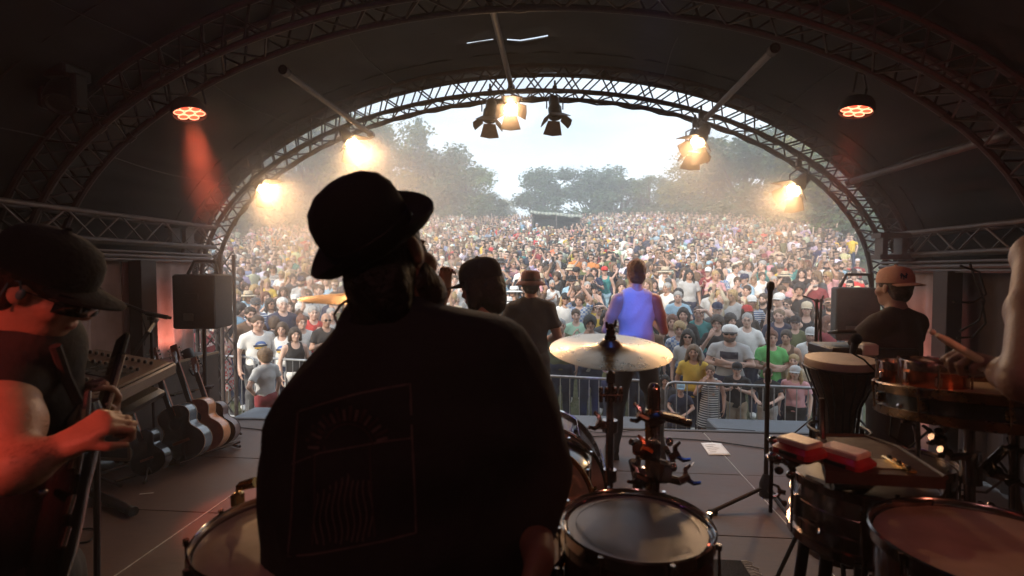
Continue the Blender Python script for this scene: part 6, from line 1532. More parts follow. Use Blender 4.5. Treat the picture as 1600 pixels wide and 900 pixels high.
# road case behind the guitars
fc = P(245, 625, 4.75); root = thing('flight_case', 'large dark brown flight case with pale edge rails behind the guitars', 'flight case', (fc.x, 4.95, 0)); zc = .82
M_CASE = mat('dark_case_laminate', (.06, .045, .04), .5, 0, .2, 8); x0_, x1_, y0_, y1_ = -3.78, -3.0, 4.55, 5.22
x0_, x1_, y0_, y1_ = -3.93, -3.64, 3.95, 5.1; part('body', MB().box((x0_, y0_, .06), (x1_, y1_, zc)), M_CASE, root)
for (a_, b_) in (((x0_, y0_, zc), (x1_, y0_, zc)), ((x1_, y0_, zc), (x1_, y1_, zc)), ((x0_, y0_, .08), (x1_, y0_, .08)), ((x1_, y0_, .08), (x1_, y1_, .08)), ((x1_, y0_, .08), (x1_, y0_, zc))): part('edge_rail', MB().tube([a_, b_], .016, 4), mat('tan_edge', (.30, .23, .16), .45, .3), root)
part('butterfly_latch', MB().cbox((x1_+.006, 4.8, .62), (.012, .09, .09), bev=.004), M_ALU, root)
for x in (x0_+.1, x1_-.1):
    for y in (y0_+.1, y1_-.1): part('castor', MB().tube([(x-.02, y, .035), (x+.02, y, .035)], .034, 12), M_RUB, root)
# music stand seen edge on
m0, m1 = P(188, 583, 4.05), P(240, 507, 4.05); root = thing('music_stand', 'dark music stand desk seen edge on beside the salmon curtain', 'music stand', (m0.x, m0.y, .82))
u = (m1-m0).normalized(); part('desk', MB().cbox((m0+m1)/2, (.03, .34, (m1-m0).length), orient(u, u.cross((m0+m1)/2-CAM)), bev=.006), M_BLKP, root)
part('ledge', MB().cbox(m0+RIGHT*.03, (.08, .34, .02), orient(u, u.cross((m0+m1)/2-CAM)), bev=.004), M_BLKP, root); part('short_post', MB().tube([(m0.x, m0.y+.1, .81), m0.lerp(m1, .3)], .012, 8), M_STAND, root); part('base_plate', MB().lathe([(.001, 0), (.1, 0), (.1, .012), (.001, .02)], (m0.x, m0.y+.1, .815), (0, 0, 1), 20), M_STAND, root)
# boom microphone stand on the left
bm = P(236, 492, 4.15); root = thing('microphone_stand', 'black boom microphone stand reaching left across the salmon curtain', 'microphone stand', (bm.x, bm.y, 0), group='microphone stands')
part('boom', MB().tube([P(140, 460, 3.95), P(185, 471, 4.05), bm, P(268, 497, 4.2)], [.008, .012, .015, .012], 10), M_STAND, root); part('counterweight', MB().tube([P(228, 489, 4.13), P(262, 496, 4.19)], .018, 10), M_RUB, root)
part('pivot', MB().cbox(P(235, 497, 4.15), (.045, .03, .05), bev=.01), M_STAND, root); tripod(root, (bm.x, bm.y, 0), bm.z-.02, .2, .009, M_STAND, .9, .25)
part('cable', MB().tube([P(205, 479, 4.1), P(222, 495, 4.1), P(228, 515, 4.12), P(226, 540, 4.15)], .0035, 5), M_RUB, root)
# low dark bar on the floor left
a_, b_ = onZ(140, 768, .04), onZ(203, 797, .03); root = thing('stand_leg', 'thick black stand leg with rubber tip lying on the floor by the guitarist', 'stand', a_)
part('bar', MB().tube([a_, b_], .03, 10), M_STAND, root); part('rubber_tip', MB().tube([b_, b_+(b_-a_).normalized()*.05], .034, 10), M_RUB, root); part('upright', MB().tube([a_, onZ(125, 770, .05)+V3(0, 0, .5)], .02, 8), M_STAND, root)

# ================================================================== MUSICIANS
M_TBLK = cloth('stage black', (.026, .025, .027)); M_TDK = mat('charcoal_cotton', (.032, .030, .032), .85, 0, .15, 5, .2, 50); M_HATB = mat('black_felt_hat', (.018, .017, .018), .9, 0, .2, 20, .2, 90)
def wmesh(name, F, m, parent, sm=1, ft=None):
    me = F.mesh(name, m, wloc(parent), sm)
    if ft: feat(me, Vector(ft[0])-wloc(parent), ft[1], ft[2] if len(ft) > 2 else 1.0)
    return link(name, me, parent)
def wbody(name, F, m, loc, label, ft=None):
    me = F.mesh(name, m, loc, 1)
    if ft: feat(me, Vector(ft[0])-Vector(loc), ft[1], ft[2] if len(ft) > 2 else 1.0)
    return tag(link(name, me, None, loc), label, 'person', 'musicians on the stage')
def trousers_world(root, c, fwd, zh, m, stance=.1, k=1.0, shoes=True, back=0.0):
    c = Vector((c[0], c[1], 0)); f = Vector((fwd[0], fwd[1], 0)).normalized(); s = V3(f.y, -f.x, 0); F = Field((c.x-.45, c.y-.45, -.02), (c.x+.45, c.y+.45, zh+.16), .014)
    F.ell(c+V3(0, 0, zh), (.165*k, .135*k, .13), None, .05)
    for g in (-1, 1):
        h_ = c+s*(.085*g*k)+V3(0, 0, zh-.04); kn_ = c+s*(stance*g)+f*.02+V3(0, 0, zh*.54); an = c+s*(stance*1.15*g)-f*.01+V3(0, 0, .1); F.cone(h_, kn_, .098*k, .072*k, .03); F.cone(kn_, an, .072*k, .058*k, .02)
    F.wave(.005, (20, 20, 14), 5); F.cut((c.x, c.y, zh+.1), (0, 0, 1), .01); F.cut((c.x, c.y, .05), (0, 0, -1), .01); wmesh('trousers', F, m, root)
    if shoes:
        for g in (-1, 1):
            an = c+s*(stance*1.15*g); part('shoe', MB().loft([[an+f*y+s*x+V3(0, 0, z) for x, y in ((-.045, -.09), (.045, -.09), (.052, .06), (.03, .19), (-.03, .19), (-.052, .06))] for z in (0.001, .03)]+[[an+f*y+s*x+V3(0, 0, .08) for x, y in ((-.035, -.07), (.035, -.07), (.04, .04), (.02, .1), (-.02, .1), (-.04, .04))]]), M_BLACK, root)

# --- the drummer in the bowler hat, seen from behind
D0 = 1.08; k = .98
bu = (UP*.90-RIGHT*.30+FWD*.05).normalized(); bf = (RIGHT*.42+FWD*.90+UP*.06).normalized(); hc = P(607, 405, 1.09); HM1 = headframe(hc, bf, bu)
loc1 = (hc.x, hc.y, 0)
F = Field((hc.x-.45, hc.y-.45, 1.0), (hc.x+.45, hc.y+.5, 2.0), .006)
head(F, hc, HM1, 1.06); F.cone(P(612, 520, 1.12), P(612, 430, 1.10), .075, .062, .04)
F.cone(P(790, 620, 1.12), P(830, 800, 1.12), .055, .045, .03); F.cone(P(830, 800, 1.12), P(842, 872, .93), .044, .030, .02)
hand(F, P(842, 872, .93), (P(830, 925, .87)-P(842, 872, .93)), FWD*.5-RIGHT*.6, 1.05, (.9, 1.0, 1.1, 1.1), thumb=1)
F.cone(P(500, 640, 1.14), P(470, 780, 1.16), .055, .045, .03); F.cone(P(470, 780, 1.16), P(480, 880, 1.30), .044, .03, .02)
hand(F, P(480, 882, 1.30), (P(490, 905, 1.38)-P(480, 882, 1.30)), RIGHT*.3-UP, 1.05, (.9, 1.0, 1.1, 1.1), thumb=-1)
bow = wbody('person', F, mat('skin_warm_shadow', (.30, .16, .11), .5, 0, .1, 6), loc1, 'person in black bowler hat and printed black T-shirt, seen from behind at the drums', (hc, HM1, 1.06))  # warm brown skin tone
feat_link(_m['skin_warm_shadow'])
ROWS = [(462, 566, 668, .075), (470, 556, 676, .080), (476, 545, 690, .085), (481, 540, 722, .09), (487, 536, 752, .095), (492, 533, 782, .10), (500, 530, 804, .11), (512, 526, 822, .12), (528, 514, 835, .13), (548, 494, 846, .135), (572, 469, 856, .14), (600, 448, 866, .15), (635, 431, 880, .155), (670, 421, 886, .16), (710, 416, 895, .16), (745, 415, 895, .16), (780, 417, 888, .155), (820, 417, 880, .155), (845, 415, 860, .155), (860, 413, 835, .155), (900, 410, 815, .155), (960, 408, 810, .16), (1030, 415, 800, .16), (1090, 440, 780, .155), (1110, 455, 770, .15)]
rings = []; n = 72; fine = []
for (a, b_) in zip(ROWS, ROWS[1:]):
    ns_ = max(1, int((b_[0]-a[0])/12))
    for i in range(ns_): u = i/ns_; fine.append([a[j]*(1-u)+b_[j]*u for j in range(4)])
fine.append(list(ROWS[-1])); A_ = np.array(fine)
for _ in range(2): A_[8:-1] = (A_[7:-2]+2*A_[8:-1]+A_[9:])/4
for py, xl, xr, th in A_:
    mid = (xl+xr)/2; hw = (xr-xl)/2*D0/FPX; c_ = P(mid, py, D0+.03); ring = []
    for i in range(n):
        a = 2*PI*i/n; ca, sa_ = math.cos(a), math.sin(a); e = .72; x = math.copysign(abs(ca)**e, ca); yv = math.copysign(abs(sa_)**e, sa_)
        wob = .006*math.sin(a*5+py*.013)+.005*math.sin(py*.045+a*3)+.004*math.sin(a*11-py*.03)+.007*max(0, math.sin(py*.028-a*2.2+1.3*math.sin(py*.011)))**3+.005*max(0, math.sin(a*7+py*.022))**4; wob *= min(1, max(0, (py-480)/120))
        ring.append(c_+RIGHT*(x*(hw+wob*.35))+FWD*(yv*(th+wob*1.6)))
    rings.append(ring)
shirt = MB().loft(rings); sh1 = part('shirt', shirt, M_TBLK, bow, ang=80)
bvh = BVHTree.FromPolygons([Vector(v) for v in shirt.v], shirt.f)
def on_shirt(px, py, lift=.0012):
    dr = (P(px, py, 1)-CAM).normalized(); h_, nr, _i, _d = bvh.ray_cast(CAM, dr, 4)
    if h_ is None: return P(px, py, D0-.1)
    if nr.dot(dr) > 0: nr = -nr
    return h_+nr*lift
M_PRT = mat('faded_red_print', (.13, .085, .085), .8, 0, .35, 25); M_PRT2 = mat('faded_red_print_fill', (.075, .042, .045), .85, 0, .3, 12)
def ribbon(pts, w_, m, name, close=False):
    dn = []
    for (a, b_) in zip(pts, pts[1:]):
        L = math.hypot(b_[0]-a[0], b_[1]-a[1]); q = max(1, int(L/7))
        for i in range(q): dn.append((a[0]+(b_[0]-a[0])*i/q, a[1]+(b_[1]-a[1])*i/q))
    dn.append(pts[-1]); b = MB()
    for i, (x, y) in enumerate(dn):
        x2, y2 = dn[min(i+1, len(dn)-1)]; x1, y1 = dn[max(0, i-1)]; L = math.hypot(x2-x1, y2-y1) or 1; nx, ny = -(y2-y1)/L*w_/2, (x2-x1)/L*w_/2
        b.v += [tuple(on_shirt(x+nx, y+ny)), tuple(on_shirt(x-nx, y-ny))]
        if i: o = 2*i; b.f.append((o-2, o-1, o+1, o)); b.m.append(0)
    return part(name, b, m, sh1)
ribbon([(466, 643), (505, 630), (560, 615), (605, 606), (641, 600), (644, 680), (648, 760), (650, 832), (600, 845), (540, 857), (490, 866), (450, 869), (456, 800), (460, 720), (466, 643)], 3.2, M_PRT, 'print_frame')
cx_, cy_ = 545, 700
b = MB()
for i in range(17):
    a = PI*(.06+.88*i/16)+.12; ribbon([(cx_+46*math.cos(a), cy_-46*math.sin(a)+3), (cx_+(64+5*(i % 2))*math.cos(a), cy_-(64+5*(i % 2))*math.sin(a)+3)], 5, M_PRT2 if i % 2 else M_PRT, 'sun_ray')
ribbon([(cx_+38*math.cos(a), cy_-38*math.sin(a)) for a in [PI*i/12+.1 for i in range(13)]], 3, M_PRT2, 'sun_arc')
ribbon([(456, 725), (500, 708), (560, 697), (600, 690), (645, 684)], 2.5, M_PRT, 'horizon_line')
for i in range(10):
    x = 494+9.5*i; y0_ = 760 if i > 5 else 780-6*i; ribbon([(x+3.2*math.sin(y*.075+i*.5), y) for y in range(int(y0_)-10, int(855-1.0*i), 8)], 2.6, M_PRT, 'water_line')
ribbon([(492, 712), (492, 780), (488, 852)], 2.4, M_PRT2, 'wave_edge'); ribbon([(578, 698), (580, 760), (586, 838)], 2.4, M_PRT2, 'wave_edge')
# hair, beard, ear piece
F = Field((hc.x-.3, hc.y-.3, 1.32), (hc.x+.3, hc.y+.3, 1.95), .006)
L_ = lambda x, y, z: hc+HM1@V3(x*1.06, y*1.06, z*1.06)
F.ell(L_(0, -.015, .03), (.080, .095, .095), HM1, .02); F.ell(L_(0, -.055, -.05), (.072, .05, .08), HM1, .03); F.cone(P(598, 440, 1.06), P(600, 500, 1.07), .068, .07, .03); F.ell(L_(0, .11, -.03), (.09, .075, .1), HM1, .012, True); F.wave(.003, (70, 70, 40), 3)
wmesh('hair', F, hair_mat('black'), bow)
F = Field((hc.x-.3, hc.y-.3, 1.3), (hc.x+.35, hc.y+.35, 1.9), .006)
F.ell(L_(0, .05, -.09), (.062, .06, .06), HM1, .03); F.cone(L_(0, .055, -.10), P(655, 485, 1.13), .052, .035, .03); F.cone(P(642, 400, 1.12), P(648, 480, 1.13), .032, .036, .03); F.ell(L_(0, .02, -.06), (.074, .05, .06), HM1, .03); F.ell(L_(0, .1, -.03), (.06, .05, .035), HM1, .012, True); F.wave(.004, (60, 60, 35), 8)
wmesh('beard', F, hair_mat('dark brown'), bow)
part('ear_cable', MB().tube([P(541, 470, 1.12), P(531, 478, 1.14), P(522, 492, 1.15), P(527, 506, 1.15), P(538, 512, 1.14), P(544, 500, 1.13)], .0035, 8).tube([P(548, 462, 1.12), P(538, 486, 1.13), P(541, 520, 1.14), P(552, 560, 1.13)], .002, 6), mat('clear_cable', (.35, .33, .34), .15, 0, 0), bow)
# bowler hat
e1v = (RIGHT*math.cos(R(29))+UP*math.sin(R(29))).normalized(); hax = (-RIGHT*math.sin(R(29))*.93+UP*math.cos(R(29))*.93-FWD*.60).normalized(); e1v = (e1v-hax*e1v.dot(hax)).normalized(); e2v = hax.cross(e1v)
hb0 = P(583, 374, 1.07); rings = []; n = 48
def hring(a_, b_, z, curl=0, off=0): return [hb0+e1v*(a_*math.cos(t)+off)+e2v*(b_*math.sin(t))+hax*(z+curl*math.sin(t)**2-.0*math.cos(t)) for t in [2*PI*i/n for i in range(n)]]
crown = MB().loft([hring(.095, .086, -.012), hring(.096, .088, .0), hring(.099, .091, .03), hring(.100, .092, .060, 0, 0), hring(.096, .088, .088, 0, .002), hring(.083, .076, .113, 0, .003), hring(.059, .054, .131, 0, .004), hring(.03, .027, .140, 0, .004), hring(.004, .004, .142, 0, .004)])
br = []
for (ra, rb, z, cu) in ((.097, .088, .004, 0), (.118, .104, -.004, .004), (.135, .117, -.006, .014), (.146, .124, .0, .028), (.149, .127, .008, .036), (.144, .124, .008, .034), (.132, .115, .0, .020), (.115, .102, .003, .008), (.099, .09, .010, 0)): br.append(hring(ra, rb*1.08, z, cu, .002))
hat = part('bowler_hat', crown, M_HATB, bow, ang=70); part('brim', MB().loft(br, 0, False), M_HATB, hat, ang=80); part('hat_band', MB().loft([hring(.0975, .0895, .002), hring(.0985, .0905, .003), hring(.1005, .0925, .030), hring(.0995, .0915, .031)], 0, False), mat('hat_ribbon', (.015, .013, .014), .5), hat)
trousers_world(bow, P(610, 800, D0+.03), FWD, .90, M_TBLK, .13, 1.15)

# drumstick-less far hand ends there; the guitarist on the left
gf = (RIGHT*.78-UP*.50+FWD*.30).normalized(); gu = (UP*.84+RIGHT*.46).normalized(); gh = P(70, 447, 1.22); HM2 = headframe(gh, gf, gu); loc2 = (P(20, 700, 1.25).x, P(20, 700, 1.25).y, 0)
F = Field((gh.x-.45, gh.y-.55, .72), (gh.x+.42, gh.y+.5, 1.92), .0062)
head(F, gh, HM2, 1.0); F.cone(P(0, 540, 1.24), P(45, 470, 1.22), .07, .062, .03)
S2, E2, W2 = P(-5, 575, 1.20), P(22, 735, 1.04), P(98, 698, 1.09)
F.cone(S2, S2.lerp(E2, .6), .072, .064, .03); F.cone(S2.lerp(E2, .6), E2, .062, .043, .03); F.cone(E2, E2.lerp(W2, .3), .043, .043, .03); F.cone(E2.lerp(W2, .3), W2, .043, .029, .02)
hand(F, W2, (P(168, 655, 1.12)-W2), -UP*.75-RIGHT*.2+FWD*.45, 1.06, (1.25, 1.45, 1.5, 1.4), thumb=-1, tcurl=.9)
F.cone(P(-30, 560, 1.45), P(70, 720, 1.55), .05, .042, .02); F.cone(P(70, 720, 1.55), P(172, 650, 1.44), .04, .026, .02)
hand(F, P(170, 652, 1.44), (P(176, 615, 1.42)-P(170, 652, 1.44)), -FWD*.7-RIGHT*.4, 1.0, (.7, .9, .9, .8), thumb=1, tcurl=.4)
gm = mat('skin_red_lit_arm', (.46, .28, .20), .45, 0, .15, 14, .12, 110); feat_link(gm)
gtr = wbody('person', F, gm, loc2, 'person in black cap and sunglasses bending over a guitar at the left edge', (gh, HM2, 1.0))
F = Field((gh.x-.62, gh.y-.55, .75), (gh.x+.4, gh.y+.55, 1.75), .0085)
F.cone(P(-15, 560, 1.26), P(55, 535, 1.26), .115, .088, .06); F.cone(P(20, 560, 1.26), P(5, 800, 1.30), .135, .14, .06); F.cone(P(5, 800, 1.3), P(0, 900, 1.3), .14, .14, .04)
F.cone(P(55, 545, 1.30), P(48, 640, 1.32), .07, .07, .05); F.cone(P(-30, 530, 1.22), S2.lerp(E2, .0), .09, .078, .05); F.cone(S2, S2.lerp(E2, .20), .083, .083, .03)
nn_ = (E2-S2).normalized(); F.wave(.0055, (22, 20, 18), 12)
F.cone(P(22, 505, 1.24), P(48, 458, 1.22), .06, .08, .01, sub=True)
wmesh('shirt', F, M_TBLK, gtr)
cap = cap_mb('cap', gh, HM2, 1.06); capo = part('cap', cap, [M_HATB, M_HATB], gtr, ang=60); part('button', MB().ell(gh+HM2@V3(0, -.012, .151), (.008, .008, .005)), M_HATB, capo)
F = hairF('short', .007, gh, HM2, 1.0, .25, .25); wmesh('hair', F, hair_mat('dark brown'), gtr)
sg = glasses_mb(gh, HM2, 1.04, True); part('sunglasses', sg, M_GLAS, gtr)
b = MB()
for s in (1, -1):      # wrap-around lens shields
    for u0 in range(4): pass
T2 = Matrix.Translation(gh) @ HM2.to_4x4() @ Matrix.Scale(1.04, 4)
rr1 = [[T2@V3(.078*math.sin(a), .045+.072*math.cos(a), z) for a in [-1.35+.27*i for i in range(11)]] for z in (-.022, .024)]
b.v = [tuple(p) for r_ in rr1 for p in r_]; b.f = [(i, i+1, i+12, i+11) for i in range(10)]; b.m = [0]*10
o = part('lens_shield', b, mat('mirror_black_lens', (.01, .01, .012), .08, 0, 0, coat=1), gtr); o.modifiers.new('t', 'SOLIDIFY').thickness = .004
ep = gh+HM2@V3(-.083, -.0, -.008); part('ear_monitor', MB().ell(ep, (.007, .009, .014), HM2).tube([ep, ep+HM2@V3(-.006, -.01, .03), ep+HM2@V3(.0, -.03, .02), ep+HM2@V3(.0, -.035, -.05)], .0025, 6), mat('teal_earpiece', (.10, .22, .26), .25, 0, 0), gtr)
ribb = MB().tube([P(84, 505, 1.12), P(60, 560, 1.10), P(25, 640, 1.12)], .003, 6)
trousers_world(gtr, P(0, 860, 1.3), RIGHT, .88, M_TBLK, .12, 1.1)
# hair on the forearm
r_ = random.Random(2); b = MB(); bv = BVHTree.FromObject(gtr, bpy.context.evaluated_depsgraph_get()); ax_f = (W2-E2).normalized()
for i in range(420):
    c_ = E2.lerp(W2, r_.uniform(.05, .95)); d_ = Vector([r_.gauss(0, 1) for _ in range(3)]); d_ = (d_-ax_f*d_.dot(ax_f)).normalized(); h_, nr, _i, _d = bv.ray_cast(c_-Vector(loc2)+d_*.12, -d_, .2)
    if h_ is None: continue
    h_ = h_+Vector(loc2); t_ = (ax_f*r_.uniform(.4, 1.2)+nr*r_.uniform(.3, .7)+UP*r_.uniform(-.6, .2)).normalized()*r_.uniform(.007, .014); s_ = t_.cross(nr).normalized()*.00035; b.add([h_-s_, h_+s_, h_+t_], [(0, 1, 2)])
o = part('arm_hair', b, hair_mat('brown'), gtr); o['kind'] = 'stuff'
# his guitar, neck pointing up
root = thing('electric_guitar', 'dark electric guitar with the neck pointing up, held by the capped musician', 'guitar', P(110, 760, 1.25))
na, nb = P(150, 668, 1.33), P(184, 556, 1.46); u = (nb-na).normalized(); fr = (-RIGHT*.25-FWD*.9+UP*.1); fr = (fr-u*fr.dot(u)).normalized(); M3 = orient(u, u.cross(fr))
part('neck', MB().cbox((na+nb)/2, (.044, .02, (nb-na).length), orient(u, u.cross(RIGHT*.4+FWD*.9)), bev=.006), mat('dark_neck', (.035, .018, .016), .3, 0, .3, coat=.5), root)
sd = (RIGHT-u*RIGHT.dot(u)).normalized()
part('fretboard_edge', MB().tube([na+sd*.022-FWD*.008, nb+sd*.022-FWD*.008], .006, 6), mat('pale_fret_edge', (.45, .36, .24), .35, .2), root)
for i in range(16): q = na.lerp(nb, (i+.5)/16); part('fret', MB().tube([q+sd*.026-FWD*.014, q-sd*.02-FWD*.014], .0013, 4), M_CHROME, root)
part('headstock', MB().cbox(nb+u*.03, (.055, .018, .08), orient(u, u.cross(RIGHT*.4+FWD*.9)), bev=.008), M_BLACK, root)
bb = MB(); rows = [(628, 128, 148, .03), (650, 112, 152, .045), (690, 92, 150, .05), (730, 84, 142, .05), (770, 78, 132, .045), (820, 66, 122, .05), (870, 50, 112, .05), (920, 40, 98, .03)]
bb.loft([[P((xl+xr)/2, y, 1.27)+RIGHT*((xr-xl)/2*1.27/FPX*math.cos(t))+FWD*(th*math.sin(t)) for t in [2*PI*i/18 for i in range(18)]] for y, xl, xr, th in rows]); part('body', bb, M_GBLK, root)
part('body_edge', MB().tube([P(138, 612, 1.25), P(134, 640, 1.22), P(128, 690, 1.215), P(120, 740, 1.21)], [.006, .010, .009, .006], 8), mat('edge_sheen', (.3, .3, .32), .2, .8), root)  # pale tube modelled in place of the highlight along the body edge
part('strap', MB().tube([P(128, 640, 1.27), P(104, 590, 1.24), P(86, 540, 1.2)], .012, 8), M_TBLK, root)
part('knob', MB().lathe([(.011, 0), (.011, .016), (.008, .02), (.001, .02)], P(68, 768, 1.2), -FWD, 14), M_DCHROME, root)
for px, py in ((108, 790), (100, 840), (116, 720)): part('bridge_part', MB().cbox(P(px, py, 1.212), (.02, .012, .05), M3, bev=.003), M_DCHROME, root)

# --- local builder for the musicians further off
def stage_person(loc, rz, H, label, A, hf=(0, -1, 0), hu=(0, 0, 1), top='tank', topm=None, botm=None, skin=None, hair=None, hairc='brown', hatk=None, hatm=None, h=.0085, stance=.0, wide=1.0, bend=0):
    sc = H/1.75; HMx = headframe(HC, hf, hu); F = Field((-.62, -.55, -.01), (.62, .45, 2.15), h)
    torso(F)
    for s in (1, -1): F.cone((s*.085, 0, .9), (s*(.095+stance), -.01, .5), .08, .055, .03); F.cone((s*(.095+stance), -.01, .5), (s*(.1+stance*1.6), .02, .08), .055, .036, .02)
    F.cone((0, .015, 1.42), (0, -.005, 1.56), .062, .054, .035); head(F, HC, HMx)
    for s in (1, -1):
        S, E, W, d, n = A[s]; F.cone(S, S.lerp(E, .5), .056, .054, .03); F.cone(S.lerp(E, .5), E, .053, .04, .03); F.cone(E, E.lerp(W, .3), .042, .04, .012); F.cone(E.lerp(W, .3), W, .04, .027, .012)
        hand(F, W, d, n, 1.05, (.6, .8, .9, .9), thumb=(1 if d.cross(n).dot(V3(0, -.6, .8)) > 0 else -1))
    me = F.mesh('person', skin or SKIN[0]); feat(me, HC, HMx); o = link('person', me, None, loc); o.rotation_euler = (bend, 0, rz); o.scale = (sc*wide, sc*wide, sc); tag(o, label, 'person', 'musicians on the stage')
    if top == 'tank':
        F = Field((-.32, -.3, .8), (.32, .3, 1.6), .0085); torso(F, .014); F.ell((0, 0, .95), (.172, .124, .16), None, .06); F.wave(.005, (24, 14, 16), 7); F.cut((0, 0, .86), (0, 0, -1), .01)
        for s in (1, -1): F.ell((s*.225, .0, 1.40), (.098, .2, .18), None, .015, True)
        F.ell((0, -.09, 1.50), (.09, .09, .10), None, .015, True); F.ell((0, .1, 1.56), (.09, .07, .09), None, .015, True)
        me = F.mesh('tank_top')
    else:
        G = Field((-.5, -.5, .8), (.5, .4, 1.95), .0095); torso(G, .018); G.ell((0, 0, .95), (.178, .13, .16), None, .06)
        for s in (1, -1):
            S, E, W, d, n = A[s]; q = S.lerp(E, .62); G.cone(S, q, .066, .07, .03)
            nn = (E-S).normalized(); X, Y, Z = G.ax[0][:, None, None], G.ax[1][None, :, None], G.ax[2][None, None, :]; D = (X-q[0])*nn[0]+(Y-q[1])*nn[1]+(Z-q[2])*nn[2]; G.F = np.where((X*s > .16) & (Z > .9), _smax(G.F, D, .008), G.F)
        G.wave(.006, (24, 16, 20), 11); G.cut((0, 0, .84), (0, 0, -1), .01); G.cone((0, -.02, 1.56), (0, -.03, 1.48), .08, .068, .01, sub=True); me = G.mesh('shirt')
    me.materials.append(topm); link(me.name.split('.')[0], me, o)
    F = Field((-.4, -.3, -.02), (.4, .3, 1.1), .013); F.ell((0, .005, .93), (.178, .13, .13), None, .05)
    for s in (1, -1): F.cone((s*.085, 0, .9), (s*(.095+stance), -.01, .5), .10, .076, .03); F.cone((s*(.095+stance), -.01, .5), (s*(.1+stance*1.6), .02, .05), .076, .062, .02)
    F.wave(.006, (20, 20, 16), 5); F.cut((0, 0, 1.0), (0, 0, 1), .01); F.cut((0, 0, .04), (0, 0, -1), .01); me = F.mesh('trousers'); me.materials.append(botm); link('trousers', me, o)
    for s in (1, -1): 
        x = s*(.1+stance*1.6); b = MB().loft([[(x+a, y, z) for a, y in ((-.045, .10), (.045, .10), (.052, -.06), (.03, -.19), (-.03, -.19), (-.052, -.06))] for z in (.001, .03)]+[[(x+a, y, .08) for a, y in ((-.035, .08), (.035, .08), (.04, -.04), (.02, -.1), (-.02, -.1), (-.04, -.04))]])
        link('shoe', b.mesh('shoe', M_BLACK), o)
    if hair: me = hairF(hair, .008, HC, HMx).mesh('hair'); me.materials.append(hair_mat(hairc)); link('hair', me, o)
    if hatk:
        ho = link({'cap': 'cap', 'backcap': 'cap', 'fedora': 'fedora'}[hatk], cap_mb(hatk, HC, HMx, 1.13 if hair == 'bob' else 1.04).mesh('headwear', list(hatm), None, True, 60), o)
        return o, HMx, ho
    return o, HMx, None
def arms(**kw):
    A = {}
    for s, k_ in ((1, 'L'), (-1, 'R')):
        e, w_, d, n = kw[k_]; A[s] = (V3(s*.17, .01, 1.395), V3(*e), V3(*w_), V3(*d), V3(*n))
    return A
# singer lit blue and purple, seen from behind
q = P(992, 423+1.70*FPX/4.6, 4.6)
sk_s = mat('skin_singer', (.46, .27, .21), .42, 0, .08, 6); feat_link(sk_s)
M_TANKB = mat('white_tank_fabric', (.50, .50, .56), .8, 0, .1, 5, .2, 50)
sing, HMs, _ = stage_person((q.x, q.y, 0), PI+.1, 1.80, 'person in sleeveless top lit blue and purple at the stage front, seen from behind',
    arms(L=((.26, -.05, 1.12), (.2, -.27, 1.13), (-.5, -.7, .3), (-.6, .3, .6)), R=((-.27, -.05, 1.12), (-.12, -.27, 1.30), (.2, -.4, .9), (.9, -.2, .1))), top='tank', topm=M_TANKB, botm=M_TBLK, skin=sk_s, hair='short', hairc='red brown', stance=.07, wide=.97)
# man in the brown fedora and black T-shirt, seen from behind
q = P(829, 423+1.70*FPX/4.75, 4.75); M_FED = mat('maroon_fedora_felt', (.11, .04, .045), .85, 0, .25, 20, .2, 80)
stage_person((q.x, q.y, 0), PI+.05, 1.69, 'person in small maroon fedora and black T-shirt standing at the stage front, seen from behind',
    arms(L=((.25, -.02, 1.12), (.13, -.24, 1.05), (-.6, -.7, 0), (0, .2, -1)), R=((-.25, -.02, 1.12), (-.13, -.24, 1.05), (.6, -.7, 0), (0, .2, -1))), top='tee', topm=M_TDK, botm=M_TBLK, skin=SKIN[2], hair='short', hairc='dark brown', hatk='fedora', hatm=(M_FED, mat('fedora_band', (.04, .015, .018), .6)), wide=1.05)
# man in the peach cap
q = P(1390, 423+1.7*FPX/3.2, 3.2); M_PCAP = mat('peach_cap_cotton', (.62, .34, .24), .8, 0, .12, 8, .15, 60); M_PCAP2 = mat('peach_cap_peak', (.55, .30, .22), .8, 0, .12, 8)
pc, HMp, pco = stage_person((q.x, q.y, 0), PI-.55+.9, 1.71, 'person in backwards peach cap and dark T-shirt reaching left over a keyboard',
    arms(L=((.24, -.12, 1.15), (.18, -.34, 1.2), (-.2, -.9, -.1), (0, .1, -1)), R=((-.30, -.12, 1.22), (-.26, -.34, 1.30), (.1, -.95, -.1), (0, 0, -1))), hf=(.0, -1, -.12), top='tee', topm=mat('dark_brown_tee', (.05, .036, .032), .85, 0, .15, 5, .2, 50), botm=M_TBLK, skin=SKIN[2], hair='thin', hairc='brown', hatk='backcap', hatm=(M_PCAP, M_PCAP2), wide=1.0)
# monogram on the cap: N over Y, laid on the crown
M_LOGO = mat('navy_embroidery', (.03, .025, .06), .8, 0, 0)
def cap_pt(u, v, ang):
    K = 1.055
    a = ang+u/.1; zz = .072+v; r_ = (.0835-.2*max(0, v)**1.0*.35); return HC+HMp@(V3(math.cos(a)*(r_+.002), -.012+math.sin(a)*(r_*1.21+.002), zz)*K)
def logo_stroke(pts, w_=.0032): return MB().tube([cap_pt(-x*1.15, y, -1.0) for x, y in pts], w_, 5)
b = MB()
for st in ([(-.012, -.016), (-.012, .016)], [(-.012, .016), (.012, -.014)], [(.012, -.014), (.012, .018)], [(-.018, .006), (0, -.004)], [(.018, .008), (0, -.004)], [(0, -.004), (0, -.022)]):
    x0_, y0_ = st[0]; x1_, y1_ = st[1]; b2 = logo_stroke([(x0_+(x1_-x0_)*i/4, y0_+(y1_-y0_)*i/4) for i in range(5)]); b.add(b2.v, b2.f)
link('monogram', b.mesh('monogram', M_LOGO), pco)
